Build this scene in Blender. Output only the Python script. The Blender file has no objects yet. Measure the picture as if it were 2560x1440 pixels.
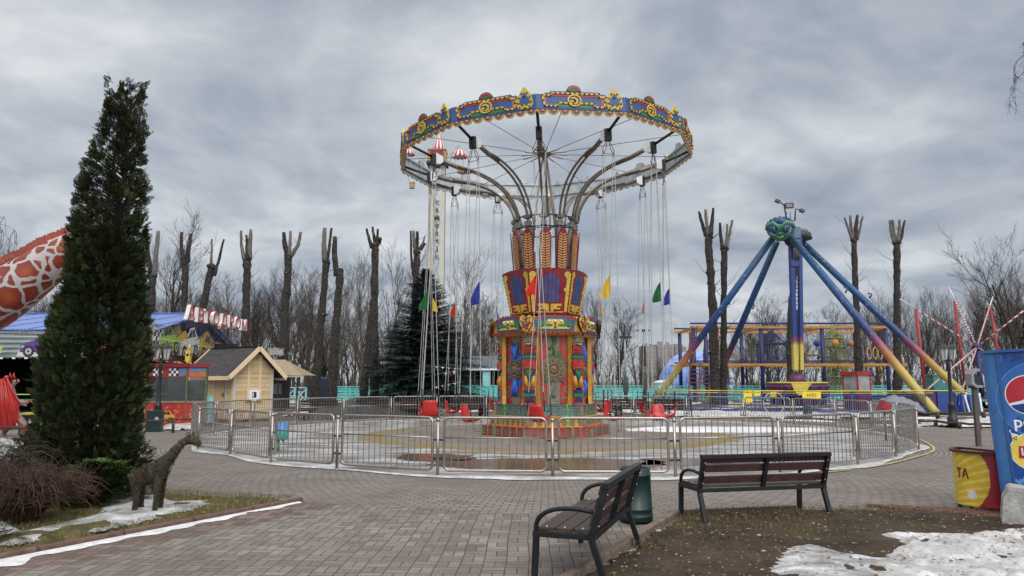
import bpy, math, random
from math import sin, cos, pi, radians, atan2, sqrt, hypot
from mathutils import Vector, Matrix
random.seed(7)
SC = bpy.context.scene
COL = SC.collection

# ------------------------------------------------------------------ camera
CAM_H = 1.62; FPX = 1849.0; PITCH = math.atan(234 / FPX)
cam = bpy.data.cameras.new("camera"); cam.sensor_width = 36; cam.lens = FPX / 2560 * 36
cam.clip_start = 0.05; cam.clip_end = 3000
camo = bpy.data.objects.new("camera", cam); COL.objects.link(camo)
camo.location = (0, 0, CAM_H); camo.rotation_euler = (pi / 2 + PITCH, 0, 0)
SC.camera = camo

def ray(px, py):
    x = (px - 1280) / FPX; y = (720 - py) / FPX
    return Vector((x, cos(PITCH) - y * sin(PITCH), sin(PITCH) + y * cos(PITCH)))
def G(px, py, z=0.0):                       # photo pixel -> point on the level z
    d = ray(px, py); t = (z - CAM_H) / d.z
    return Vector((d.x * t, d.y * t, z))
def A(px, py, Y):                           # photo pixel -> point at distance Y
    d = ray(px, py); t = Y / d.y
    return Vector((d.x * t, Y, CAM_H + d.z * t))

# ------------------------------------------------------------------ sky and sun
SUN_EL, SUN_AZ = radians(36), radians(163)   # azimuth clockwise from +Y
w = bpy.data.worlds.new("World"); SC.world = w; w.use_nodes = True
nt = w.node_tree; N = nt.nodes; L = nt.links; N.clear()
def nd(nt, t, **k):
    n = nt.nodes.new(t)
    for a, b in k.items(): setattr(n, a, b)
    return n
def mth(nt, op, a, b=None, c=None, clamp=False):
    n = nt.nodes.new('ShaderNodeMath'); n.operation = op; n.use_clamp = clamp
    for i, s in enumerate((a, b, c)):
        if s is None: continue
        if isinstance(s, (int, float)): n.inputs[i].default_value = s
        else: nt.links.new(s, n.inputs[i])
    return n.outputs[0]
def maprange(nt, s, a, b, c=0.0, d=1.0, smooth=True):
    n = nt.nodes.new('ShaderNodeMapRange'); n.interpolation_type = 'SMOOTHSTEP' if smooth else 'LINEAR'
    nt.links.new(s, n.inputs[0])
    for i, q in enumerate((a, b, c, d)): n.inputs[i + 1].default_value = q
    return n.outputs[0]
def comb(nt, x, y, z=0.0):
    n = nt.nodes.new('ShaderNodeCombineXYZ')
    for i, s in enumerate((x, y, z)):
        if isinstance(s, (int, float)): n.inputs[i].default_value = s
        else: nt.links.new(s, n.inputs[i])
    return n.outputs[0]
def noise(nt, vec, scale, detail=5, rough=0.55, dist=0.0):
    n = nt.nodes.new('ShaderNodeTexNoise')
    n.inputs['Scale'].default_value = scale; n.inputs['Detail'].default_value = detail
    n.inputs['Roughness'].default_value = rough; n.inputs['Distortion'].default_value = dist
    if vec is not None: nt.links.new(vec, n.inputs['Vector'])
    return n.outputs['Fac']
def mixc(nt, f, a, b, mode='MIX'):
    n = nt.nodes.new('ShaderNodeMix'); n.data_type = 'RGBA'; n.blend_type = mode; n.clamp_factor = True
    for s, i in ((f, 0), (a, 6), (b, 7)):
        if isinstance(s, (int, float)): n.inputs[i].default_value = s
        elif isinstance(s, tuple): n.inputs[i].default_value = (*s[:3], 1)
        else: nt.links.new(s, n.inputs[i])
    return n.outputs[2]
def ramp(nt, f, stops, interp='LINEAR'):
    n = nt.nodes.new('ShaderNodeValToRGB'); cr = n.color_ramp; cr.interpolation = interp
    while len(cr.elements) < len(stops): cr.elements.new(0.5)
    for e, (p, c) in zip(cr.elements, stops):
        e.position = p; e.color = (*c[:3], 1)
    nt.links.new(f, n.inputs[0]); return n.outputs[0]

sky = nd(nt, 'ShaderNodeTexSky', sky_type='NISHITA', sun_disc=False, sun_elevation=SUN_EL, sun_rotation=SUN_AZ)
tc = nd(nt, 'ShaderNodeTexCoord')
sep = nd(nt, 'ShaderNodeSeparateXYZ'); L.new(tc.outputs['Generated'], sep.inputs[0])
dx, dy, dz = sep.outputs
den = mth(nt, 'ADD', mth(nt, 'MAXIMUM', dz, 0.0), 0.24)
cx = mth(nt, 'DIVIDE', dx, den); cy = mth(nt, 'DIVIDE', dy, den)
pv = comb(nt, mth(nt, 'ADD', cx, 3.7), mth(nt, 'ADD', cy, 1.3), 0.0)
wn = nd(nt, 'ShaderNodeTexNoise'); wn.inputs['Scale'].default_value = 1.1; wn.inputs['Detail'].default_value = 3
L.new(pv, wn.inputs['Vector'])
wsub = nd(nt, 'ShaderNodeVectorMath', operation='SUBTRACT'); L.new(wn.outputs['Color'], wsub.inputs[0]); wsub.inputs[1].default_value = (.5, .5, .5)
wsc = nd(nt, 'ShaderNodeVectorMath', operation='SCALE'); L.new(wsub.outputs[0], wsc.inputs[0]); wsc.inputs['Scale'].default_value = 0.55
wad = nd(nt, 'ShaderNodeVectorMath', operation='ADD'); L.new(pv, wad.inputs[0]); L.new(wsc.outputs[0], wad.inputs[1])
n1 = noise(nt, wad.outputs[0], 1.6, 7, 0.55)
n2 = noise(nt, wad.outputs[0], 5.2, 6, 0.52)
f = mth(nt, 'ADD', mth(nt, 'MULTIPLY', n1, 0.68), mth(nt, 'MULTIPLY', n2, 0.34))
# brighter gaps in the overcast, at fixed compass directions
def gap(px, py, sx, sy, amt):
    global f
    d = ray(px, py).normalized(); az = atan2(d.x, d.y); el = math.asin(d.z)
    a = mth(nt, 'DIVIDE', mth(nt, 'SUBTRACT', mth(nt, 'ARCTAN2', dx, dy), az), sx)
    e = mth(nt, 'DIVIDE', mth(nt, 'SUBTRACT', mth(nt, 'ARCSINE', dz), el), sy)
    q = mth(nt, 'ADD', mth(nt, 'MULTIPLY', a, a), mth(nt, 'MULTIPLY', e, e))
    g = mth(nt, 'MULTIPLY', mth(nt, 'EXPONENT', mth(nt, 'MULTIPLY', q, -1.0)), amt)
    f = mth(nt, 'ADD', f, g)
for a in ((1250, 110, .24, .08, .13), (2050, 330, .18, .04, .14), (40, 170, .12, .06, .13), (1120, 210, .14, .05, .08), (300, 60, .2, .06, .06), (2340, 640, .06, .016, .10),
          (560, 420, .14, .03, .06), (2300, 120, .22, .10, -.08), (760, 330, .16, .10, -.035), (1700, 560, .35, .03, .05), (1800, 150, .2, .05, -.03), (300, 520, .3, .05, .05), (300, 330, .3, .12, .03)):
    gap(*a)
cloud = ramp(nt, f, [(0.37, (.325, .372, .46)), (0.46, (.425, .475, .555)), (0.56, (.56, .608, .668)), (0.70, (.80, .835, .87))])
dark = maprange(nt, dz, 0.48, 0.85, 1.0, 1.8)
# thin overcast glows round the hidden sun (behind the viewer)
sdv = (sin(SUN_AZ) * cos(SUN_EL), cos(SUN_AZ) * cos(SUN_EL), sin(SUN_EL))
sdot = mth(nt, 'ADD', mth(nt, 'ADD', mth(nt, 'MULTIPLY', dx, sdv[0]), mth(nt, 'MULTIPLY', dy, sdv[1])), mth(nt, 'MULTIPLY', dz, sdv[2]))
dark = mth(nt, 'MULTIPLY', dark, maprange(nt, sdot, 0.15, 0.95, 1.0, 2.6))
hz = maprange(nt, dz, -0.02, 0.12, 0.0, 1.0)
cloud = mixc(nt, hz, (.60, .64, .69), cloud)
cloud = mixc(nt, maprange(nt, dz, 0.5, 0.75), cloud, (.66, .635, .60))
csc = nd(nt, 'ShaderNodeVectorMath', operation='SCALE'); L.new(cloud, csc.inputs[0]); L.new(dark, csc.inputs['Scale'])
ssc = nd(nt, 'ShaderNodeVectorMath', operation='SCALE'); L.new(sky.outputs[0], ssc.inputs[0]); ssc.inputs['Scale'].default_value = 1.0
bg1 = nd(nt, 'ShaderNodeBackground'); L.new(ssc.outputs[0], bg1.inputs[0]); bg1.inputs[1].default_value = 0.06
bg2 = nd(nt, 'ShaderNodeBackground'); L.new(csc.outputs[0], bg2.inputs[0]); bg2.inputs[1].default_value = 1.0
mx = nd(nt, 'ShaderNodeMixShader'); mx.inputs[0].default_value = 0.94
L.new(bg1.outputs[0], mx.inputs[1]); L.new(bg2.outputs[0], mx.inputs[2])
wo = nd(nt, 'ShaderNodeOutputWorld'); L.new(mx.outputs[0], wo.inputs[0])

sl = bpy.data.lights.new("sun", 'SUN'); sl.energy = 1.25; sl.angle = radians(25); sl.color = (1, .96, .9)
so = bpy.data.objects.new("sun", sl); COL.objects.link(so)
sd = Vector((sin(SUN_AZ) * cos(SUN_EL), cos(SUN_AZ) * cos(SUN_EL), sin(SUN_EL)))
so.rotation_euler = sd.to_track_quat('Z', 'Y').to_euler(); so.location = (0, -10, 30)
SC.view_settings.view_transform = 'Standard'; SC.view_settings.look = 'None'
SC.view_settings.exposure = -0.1; SC.view_settings.gamma = 1.0; SC.view_settings.use_curve_mapping = False

# ------------------------------------------------------------------ materials
def S(h):
    h = h.lstrip('#'); o = []
    for i in (0, 2, 4):
        c = int(h[i:i + 2], 16) / 255
        o.append(c / 12.92 if c <= .04045 else ((c + .055) / 1.055) ** 2.4)
    return tuple(o)
MATS = {}
def new_mat(name):
    m = bpy.data.materials.new(name); m.use_nodes = True
    return m, m.node_tree, m.node_tree.nodes['Principled BSDF']
def M(name, col=None, rough=0.6, metal=0.0, var=0.18, scale=5.0, bump=0.0, bscale=40.0, spec=0.5, alpha=1.0, grime=0.0):
    if name in MATS: return MATS[name]
    if isinstance(col, str): col = S(col)
    m, nt, bs = new_mat(name)
    t = nd(nt, 'ShaderNodeTexCoord').outputs['Object']
    f = noise(nt, t, scale, 6, 0.6)
    lo = tuple(c * (1 - var) for c in col); hi = tuple(min(1, c * (1 + var)) for c in col)
    c = ramp(nt, f, [(0.3, lo), (0.7, hi)])
    if grime > 0:
        mp = nd(nt, 'ShaderNodeMapping'); mp.inputs['Scale'].default_value = (7, 7, .8); nt.links.new(t, mp.inputs[0])
        g = maprange(nt, noise(nt, mp.outputs[0], 2.2, 5, .65), .48, .72, 0, grime)
        c = mixc(nt, g, c, tuple(x * .35 + .01 for x in col))
    nt.links.new(c, bs.inputs['Base Color'])
    r = maprange(nt, f, .3, .7, max(0, rough - .08), min(1, rough + .08)); nt.links.new(r, bs.inputs['Roughness'])
    bs.inputs['Metallic'].default_value = metal
    bs.inputs['Specular IOR Level'].default_value = spec if rough < .75 else min(spec, .12)
    bs.inputs['Alpha'].default_value = alpha
    if bump > 0:
        b = nd(nt, 'ShaderNodeBump'); b.inputs['Strength'].default_value = bump; b.inputs['Distance'].default_value = .02
        nt.links.new(noise(nt, t, bscale, 5, .6), b.inputs['Height']); nt.links.new(b.outputs[0], bs.inputs['Normal'])
    MATS[name] = m; return m

# ------------------------------------------------------------------ mesh building
X, Yv, Z = Vector((1, 0, 0)), Vector((0, 1, 0)), Vector((0, 0, 1))
class Frame:
    def __init__(s, o, u, v):
        s.o = Vector(o); s.u = Vector(u).normalized(); s.v = Vector(v).normalized(); s.n = s.u.cross(s.v)
    def __call__(s, a, b, c=0.0): return s.o + s.u * a + s.v * b + s.n * c
class MB:
    def __init__(s): s.v = []; s.f = []; s.m = []; s.s = []
    def add(s, vs, fs, mi=0, smooth=False):
        k = len(s.v); s.v.extend(tuple(q) for q in vs)
        for f in fs: s.f.append(tuple(i + k for i in f)); s.m.append(mi); s.s.append(smooth)
    def box(s, c, d, mi=0, R=None):
        c = Vector(c); h = [x / 2 for x in d]; vs = []
        for z in (-1, 1):
            for y in (-1, 1):
                for x in (-1, 1):
                    p = Vector((x * h[0], y * h[1], z * h[2])); p = R @ p if R is not None else p
                    vs.append(c + p)
        s.add(vs, [(0, 2, 3, 1), (4, 5, 7, 6), (0, 1, 5, 4), (2, 6, 7, 3), (0, 4, 6, 2), (1, 3, 7, 5)], mi)
    def bar(s, p, q, wd, h, mi=0, up=Z):
        p, q = Vector(p), Vector(q); d = (q - p); ln = d.length; d.normalize(); up = Vector(up)
        if abs(d.dot(up)) > .99: up = Yv if abs(d.dot(Yv)) < .9 else X
        a = d.cross(up).normalized(); b = a.cross(d)
        s.box((p + q) / 2, (ln, wd, h), mi, Matrix((d, a, b)).transposed())
    def tube(s, pts, r, n=8, mi=0, closed=False, caps=True, smooth=True):
        pts = [Vector(p) for p in pts]; k = len(pts)
        rs = [r] * k if isinstance(r, (int, float)) else list(r)
        vs = []; prev = None
        for i, p in enumerate(pts):
            if closed: t = pts[(i + 1) % k] - pts[i - 1]
            else: t = pts[min(i + 1, k - 1)] - pts[max(i - 1, 0)]
            if t.length < 1e-9: t = Z.copy()
            t.normalize()
            if prev is None:
                a = t.cross(Z if abs(t.z) < .9 else X).normalized()
            else:
                a = prev - t * prev.dot(t)
                a = a.normalized() if a.length > 1e-6 else t.cross(Z if abs(t.z) < .9 else X).normalized()
            prev = a; b = t.cross(a)
            for j in range(n):
                th = 2 * pi * j / n; vs.append(p + (a * cos(th) + b * sin(th)) * rs[i])
        fs = []
        for i in range(k if closed else k - 1):
            i2 = (i + 1) % k
            for j in range(n):
                j2 = (j + 1) % n; fs.append((i * n + j, i * n + j2, i2 * n + j2, i2 * n + j))
        if caps and not closed and n > 2:
            fs.append(tuple(range(n - 1, -1, -1))); fs.append(tuple((k - 1) * n + j for j in range(n)))
        s.add(vs, fs, mi, smooth)
    def lathe(s, prof, n=16, mi=0, c=(0, 0, 0), smooth=True, ph=0.0, caps=True):
        c = Vector(c); vs = []; fs = []
        for r, z in prof:
            for j in range(n):
                th = 2 * pi * j / n + ph; vs.append(c + Vector((r * cos(th), r * sin(th), z)))
        for i in range(len(prof) - 1):
            for j in range(n):
                j2 = (j + 1) % n; fs.append((i * n + j, i * n + j2, (i + 1) * n + j2, (i + 1) * n + j))
        if caps: fs.append(tuple(range(n - 1, -1, -1))); fs.append(tuple((len(prof) - 1) * n + j for j in range(n)))
        s.add(vs, fs, mi, smooth)
    def prism(s, poly, fr, z0, z1, mi=0, side=None, back=None):
        ar = sum(poly[i][0] * poly[(i + 1) % len(poly)][1] - poly[(i + 1) % len(poly)][0] * poly[i][1] for i in range(len(poly)))
        if ar < 0: poly = poly[::-1]
        n = len(poly); side = mi if side is None else side; back = side if back is None else back
        vs = [fr(a, b, z1) for a, b in poly]; s.add(vs, [tuple(range(n))], mi)
        vs = [fr(a, b, z0) for a, b in poly]; s.add(vs, [tuple(range(n - 1, -1, -1))], back)
        vs = [fr(a, b, z0) for a, b in poly] + [fr(a, b, z1) for a, b in poly]
        s.add(vs, [(i, (i + 1) % n, n + (i + 1) % n, n + i) for i in range(n)], side)
    def strip(s, pts, wd, fr, z0, z1, mi=0, closed=False):       # mitred ribbon following a 2-D polyline
        k = len(pts); Lp = []; Rp = []
        for i, (a, b) in enumerate(pts):
            p0 = pts[i - 1] if (i > 0 or closed) else pts[i]; p1 = pts[(i + 1) % k] if (i < k - 1 or closed) else pts[i]
            def nrm(u, v):
                d = hypot(v[0] - u[0], v[1] - u[1]) or 1; return (-(v[1] - u[1]) / d, (v[0] - u[0]) / d)
            n0 = nrm(p0, (a, b)) if p0 != (a, b) else nrm((a, b), p1); n1 = nrm((a, b), p1) if p1 != (a, b) else n0
            m = (n0[0] + n1[0], n0[1] + n1[1]); l = hypot(*m) or 1; m = (m[0] / l, m[1] / l)
            q = wd / 2 / max(.35, m[0] * n0[0] + m[1] * n0[1])
            Lp.append((a + m[0] * q, b + m[1] * q)); Rp.append((a - m[0] * q, b - m[1] * q))
        for i in range(k if closed else k - 1):
            j = (i + 1) % k; s.prism([Lp[i], Rp[i], Rp[j], Lp[j]], fr, z0, z1, mi)
    def ring(s, c, ro, ri, fr, z0, z1, mi=0, n=24):
        s.strip([(c[0] + (ro + ri) / 2 * cos(2 * pi * i / n), c[1] + (ro + ri) / 2 * sin(2 * pi * i / n)) for i in range(n)], ro - ri, fr, z0, z1, mi, True)
    def sphere(s, c, r, mi=0, n=8, m=6, sc=(1, 1, 1)):
        c = Vector(c); vs = []; fs = []
        for i in range(m + 1):
            ph = pi * i / m
            for j in range(n):
                th = 2 * pi * j / n
                vs.append(c + Vector((r * sc[0] * sin(ph) * cos(th), r * sc[1] * sin(ph) * sin(th), r * sc[2] * cos(ph))))
        for i in range(m):
            for j in range(n):
                j2 = (j + 1) % n; fs.append((i * n + j, (i + 1) * n + j, (i + 1) * n + j2, i * n + j2))
        s.add(vs, fs, mi, True)
    def text(s, body, size, fr, depth=0.01, mi=0, side=None, align='CENTER', mirror=False, sx=1.0, off=0.0):
        vs, fs = text_vf(body, size, depth, align)
        out = [fr((-1 if mirror else 1) * x * sx, y, z + depth + off) for x, y, z in vs]
        if mirror: fs = [f[::-1] for f in fs]
        zs = [v[2] for v in vs]
        k = len(s.v); s.v.extend(tuple(q) for q in out)
        for f in fs:
            flat = max(zs[i] for i in f) - min(zs[i] for i in f) < 1e-5
            s.f.append(tuple(i + k for i in f)); s.m.append(mi if flat or side is None else side); s.s.append(False)
    def build(s, name, mats, parent=None, world=True, bevel=0.0):
        me = bpy.data.meshes.new(name); vs = s.v
        if parent is not None and world:
            inv = (Matrix.Translation(parent.location) @ parent.rotation_euler.to_matrix().to_4x4()).inverted()
            vs = [tuple(inv @ Vector(p)) for p in vs]
        me.from_pydata(vs, [], s.f); me.update()
        if not isinstance(mats, (list, tuple)): mats = [mats]
        for m in mats: me.materials.append(m)
        me.polygons.foreach_set('material_index', [min(i, len(mats) - 1) for i in s.m])
        me.polygons.foreach_set('use_smooth', s.s)
        o = bpy.data.objects.new(name, me); COL.objects.link(o)
        if parent is not None: o.parent = parent
        if bevel:
            b = o.modifiers.new('bevel', 'BEVEL'); b.width = bevel; b.segments = 2; b.limit_method = 'ANGLE'
        return o
_tx = {}
def text_vf(body, size, depth, align='CENTER'):
    key = (body, size, depth, align)
    if key in _tx: return _tx[key]
    cu = bpy.data.curves.new('t', 'FONT'); cu.body = body; cu.size = size; cu.extrude = depth; cu.align_x = align; cu.resolution_u = 3
    cu.offset = size * .015
    ob = bpy.data.objects.new('t', cu); COL.objects.link(ob)
    dg = bpy.context.evaluated_depsgraph_get(); dg.update()
    me = bpy.data.meshes.new_from_object(ob.evaluated_get(dg))
    r = ([tuple(v.co) for v in me.vertices], [tuple(p.vertices) for p in me.polygons])
    bpy.data.objects.remove(ob); bpy.data.curves.remove(cu); bpy.data.meshes.remove(me)
    _tx[key] = r; return r
def build_pieces(mb, name, mats, parent=None, world=True, bevel=0.0):   # one object for each separate piece
    par = list(range(len(mb.v)))
    def find(i):
        while par[i] != i: par[i] = par[par[i]]; i = par[i]
        return i
    for f in mb.f:
        for q in f[1:]: par[find(q)] = find(f[0])
    groups = {}
    for k, f in enumerate(mb.f): groups.setdefault(find(f[0]), []).append(k)
    out = []
    for ks_ in groups.values():
        b = MB(); mp_ = {}
        for k in ks_:
            for i in mb.f[k]:
                if i not in mp_: mp_[i] = len(b.v); b.v.append(mb.v[i])
            b.f.append(tuple(mp_[i] for i in mb.f[k])); b.m.append(mb.m[k]); b.s.append(mb.s[k])
        out.append(b.build(name, mats, parent, world, bevel))
    return out
def tag(o, label=None, cat=None, group=None, kind=None):
    if label: o['label'] = label
    if cat: o['category'] = cat
    if group: o['group'] = group
    if kind: o['kind'] = kind
    return o
def thing(name, label, cat, loc=(0, 0, 0), rz=0.0, group=None):
    o = bpy.data.objects.new(name, None); COL.objects.link(o)
    o.location = loc; o.rotation_euler = (0, 0, rz); o.empty_display_size = .2
    return tag(o, label, cat, group)
def copy_tree(o, loc=None, rz=None, label=None, group=None, parent=None):
    c = o.copy(); COL.objects.link(c)
    if parent is not None: c.parent = parent
    if loc is not None: c.location = loc
    if rz is not None: c.rotation_euler = (0, 0, rz)
    if label: c['label'] = label
    if group: c['group'] = group
    for ch in [q for q in bpy.data.objects if q.parent == o]: copy_tree(ch, parent=c)
    return c
def circ(cx, cy, r, n=20, a0=0.0, a1=2 * pi, sy=1.0):
    full = abs(a1 - a0 - 2 * pi) < 1e-6; k = n if full else n + 1
    return [(cx + r * cos(a0 + (a1 - a0) * i / n), cy + r * sy * sin(a0 + (a1 - a0) * i / n)) for i in range(k)]
def bez(p0, p1, p2, p3, n=10):
    p0, p1, p2, p3 = map(Vector, (p0, p1, p2, p3)); o = []
    for i in range(n + 1):
        t = i / n; o.append(p0 * (1 - t) ** 3 + p1 * 3 * t * (1 - t) ** 2 + p2 * 3 * t * t * (1 - t) + p3 * t ** 3)
    return o
def rnd(a, b): return random.uniform(a, b)
def lerp(a, b, t): return a + (b - a) * t
# ------------------------------------------------------------------ ground
RC = (1.05, 23.2)                    # axis of the carousel
FENCE = [(-8.95, 21.0), (-7.5, 18), (-6.2, 16.6), (-4.78, 14.98), (-3.24, 13.98), (-1.28, 13.0), (.69, 12.83), (2.76, 12.78), (4.74, 13.38),
         (6.7, 14.63), (8.21, 16.14), (9.6, 17.8), (10.6, 19.8), (11.3, 21.9), (11.5, 24.0), (11.2, 26.0), (10.5, 28.0), (9.2, 29.8), (7.3, 31.3), (5.2, 32.0),
         (3.1, 32.2), (1.0, 32.2), (-1.1, 32.1), (-3.2, 31.9), (-5.0, 31.0), (-6.6, 29.4), (-7.9, 27.6), (-8.8, 25.4), (-9.2, 23.2)]
def sheet(name, poly, z, mat):
    b = MB(); b.add([(x, y, z) for x, y in poly], [tuple(range(len(poly)))] if sum(poly[i][0] * poly[(i + 1) % len(poly)][1] - poly[(i + 1) % len(poly)][0] * poly[i][1] for i in range(len(poly))) > 0 else [tuple(range(len(poly) - 1, -1, -1))])
    return tag(b.build(name, mat), kind='structure')

# far soil, brown leaves and snow remains
m, nt, bs = new_mat('soil_with_snow')
t = nd(nt, 'ShaderNodeTexCoord').outputs['Object']
c = ramp(nt, noise(nt, t, 1.4, 8, .65), [(.3, (.035, .027, .02)), (.5, (.065, .05, .038)), (.7, (.10, .085, .06))])
sn = maprange(nt, noise(nt, t, .22, 6, .6), .52, .58)
c = mixc(nt, sn, c, (.62, .64, .67)); nt.links.new(c, bs.inputs['Base Color']); bs.inputs['Roughness'].default_value = .9
b_ = nd(nt, 'ShaderNodeBump'); b_.inputs['Strength'].default_value = .5; nt.links.new(noise(nt, t, 3, 6), b_.inputs['Height']); nt.links.new(b_.outputs[0], bs.inputs['Normal'])
sheet('ground', [(-900, -300), (900, -300), (900, 1500), (-900, 1500)], -0.02, m)

# concentric block paving round the carousel
def paving_common(nt, bs, c, joint, t):
    big = noise(nt, t, .55, 6, .6)
    c = mixc(nt, maprange(nt, big, .35, .7, 0, .5), c, (.12, .10, .09), 'MIX')
    st = maprange(nt, noise(nt, t, 2.3, 6, .7), .55, .75, 0, .45); c = mixc(nt, st, c, (.25, .235, .22))
    fine = maprange(nt, noise(nt, t, 60, 4, .7), .3, .7, .78, 1.2)
    sc = nd(nt, 'ShaderNodeVectorMath', operation='SCALE'); nt.links.new(c, sc.inputs[0]); nt.links.new(fine, sc.inputs['Scale'])
    nt.links.new(sc.outputs[0], bs.inputs['Base Color'])
    wet = maprange(nt, noise(nt, t, .9, 5, .6), .56, .66); c2_ = mixc(nt, mth(nt, 'MULTIPLY', wet, .35), sc.outputs[0], (.06, .052, .047)); nt.links.new(c2_, bs.inputs['Base Color'])
    nt.links.new(mth(nt, 'SUBTRACT', maprange(nt, big, .3, .7, .65, .85), mth(nt, 'MULTIPLY', wet, .22)), bs.inputs['Roughness']); bs.inputs['Specular IOR Level'].default_value = .28
    b = nd(nt, 'ShaderNodeBump'); b.inputs['Strength'].default_value = .6; b.inputs['Distance'].default_value = .012
    h = mth(nt, 'ADD', mth(nt, 'MULTIPLY', joint, -1.0), mth(nt, 'MULTIPLY', noise(nt, t, 25, 3), .5))
    nt.links.new(h, b.inputs['Height']); nt.links.new(b.outputs[0], bs.inputs['Normal'])
m, nt, bs = new_mat('round_paving')
t = nd(nt, 'ShaderNodeTexCoord').outputs['Object']
sp = nd(nt, 'ShaderNodeSeparateXYZ'); nt.links.new(t, sp.inputs[0])
ddx = mth(nt, 'SUBTRACT', sp.outputs[0], RC[0]); ddy = mth(nt, 'SUBTRACT', sp.outputs[1], 22.4)
r_ = mth(nt, 'SQRT', mth(nt, 'ADD', mth(nt, 'MULTIPLY', ddx, ddx), mth(nt, 'MULTIPLY', ddy, ddy)))
r_ = mth(nt, 'ADD', r_, mth(nt, 'MULTIPLY', noise(nt, t, .6, 2), .16))
an = mth(nt, 'MULTIPLY', mth(nt, 'ARCTAN2', ddy, ddx), 12.0)
br = nd(nt, 'ShaderNodeTexBrick'); nt.links.new(comb(nt, an, r_), br.inputs['Vector'])
for k, q in (('Color1', (.232, .210, .195)), ('Color2', (.175, .155, .142)), ('Mortar', (.055, .046, .04))): br.inputs[k].default_value = (*q, 1)
for k, q in (('Scale', 1), ('Mortar Size', .010), ('Mortar Smooth', .2), ('Bias', -.1), ('Brick Width', .2), ('Row Height', .105)): br.inputs[k].default_value = q
paving_common(nt, bs, br.outputs['Color'], br.outputs['Fac'], t)
pav = [(-30, -6), (30, -6), (30, 14), (24, 22), (19.5, 25.3), (16.5, 26.3), (14.5, 26.6), (13, 30), (10, 33.5), (5, 34.3), (-2, 34.2), (-8, 32.5), (-11.5, 29.8), (-14, 26.2), (-18, 24.6), (-40, 23.5), (-40, -6)]
sheet('pavement', pav, 0.0, m)

# basket-weave paving in the foreground
m, nt, bs = new_mat('basket_paving')
t = nd(nt, 'ShaderNodeTexCoord').outputs['Object']
wv = noise(nt, t, .8, 2)
mp = nd(nt, 'ShaderNodeMapping'); mp.inputs['Rotation'].default_value = (0, 0, radians(1.5)); nt.links.new(t, mp.inputs[0])
sp = nd(nt, 'ShaderNodeSeparateXYZ'); nt.links.new(mp.outputs[0], sp.inputs[0])
CS = .205
u = mth(nt, 'ADD', mth(nt, 'DIVIDE', sp.outputs[0], CS), mth(nt, 'MULTIPLY', wv, .35)); v = mth(nt, 'ADD', mth(nt, 'DIVIDE', sp.outputs[1], CS), mth(nt, 'MULTIPLY', wv, .35))
iu, iv = mth(nt, 'FLOOR', u), mth(nt, 'FLOOR', v); fu, fv = mth(nt, 'FRACT', u), mth(nt, 'FRACT', v)
par = mth(nt, 'FLOORED_MODULO', mth(nt, 'ADD', iu, iv), 2.0); ipar = mth(nt, 'SUBTRACT', 1.0, par)
lng = mth(nt, 'ADD', mth(nt, 'MULTIPLY', fu, ipar), mth(nt, 'MULTIPLY', fv, par)); sh = mth(nt, 'ADD', mth(nt, 'MULTIPLY', fv, ipar), mth(nt, 'MULTIPLY', fu, par))
s2 = mth(nt, 'MULTIPLY', sh, 2.0); sid = mth(nt, 'FLOOR', s2); sf = mth(nt, 'FRACT', s2)
e1 = mth(nt, 'MULTIPLY', mth(nt, 'MINIMUM', lng, mth(nt, 'SUBTRACT', 1.0, lng)), CS); e2 = mth(nt, 'MULTIPLY', mth(nt, 'MINIMUM', sf, mth(nt, 'SUBTRACT', 1.0, sf)), CS / 2)
ed = mth(nt, 'MINIMUM', e1, e2); jt = maprange(nt, ed, .0025, .0065, 1.0, 0.0)
wnn = nd(nt, 'ShaderNodeTexWhiteNoise', noise_dimensions='3D'); nt.links.new(comb(nt, iu, iv, mth(nt, 'ADD', sid, mth(nt, 'MULTIPLY', par, 3.0))), wnn.inputs[0])
grey = ramp(nt, wnn.outputs[0], [(0, (.145, .128, .117)), (.45, (.188, .169, .156)), (.8, (.215, .194, .18)), (1, (.25, .226, .21))])
red = ramp(nt, wnn.outputs[0], [(0, (.095, .064, .054)), (.5, (.145, .100, .086)), (1, (.195, .142, .124))])
# red border course along the kerb of the planting bed, and some odd reddish stones
spw = nd(nt, 'ShaderNodeSeparateXYZ'); nt.links.new(t, spw.inputs[0])
kd = mth(nt, 'SUBTRACT', mth(nt, 'MULTIPLY', mth(nt, 'ADD', spw.outputs[0], 2.9), .878), mth(nt, 'MULTIPLY', mth(nt, 'SUBTRACT', spw.outputs[1], 10.32), .478))
kd = mth(nt, 'ADD', kd, mth(nt, 'MULTIPLY', wnn.outputs[0], .12))
rm = maprange(nt, kd, .72, .82, .9, 0.0)
rm2 = mth(nt, 'MULTIPLY', maprange(nt, noise(nt, t, .7, 3), .5, .65), .5)
c = mixc(nt, mth(nt, 'MAXIMUM', rm, rm2), grey, red); c = mixc(nt, jt, c, (.045, .037, .032))
paving_common(nt, bs, c, jt, t)
sheet('paved_path', [(-2.9, 10.32), (.57, 9.3), (2.04, 9.28), (1.0, 7.25), (.4, 6.07), (-2.9, -6), (-30, -6), (-6.5, 3.7)], 0.004, m)
MATS['red_paving'] = M('red_paving', (.13, .075, .06), .75, var=.3, scale=9, bump=.3)

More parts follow.
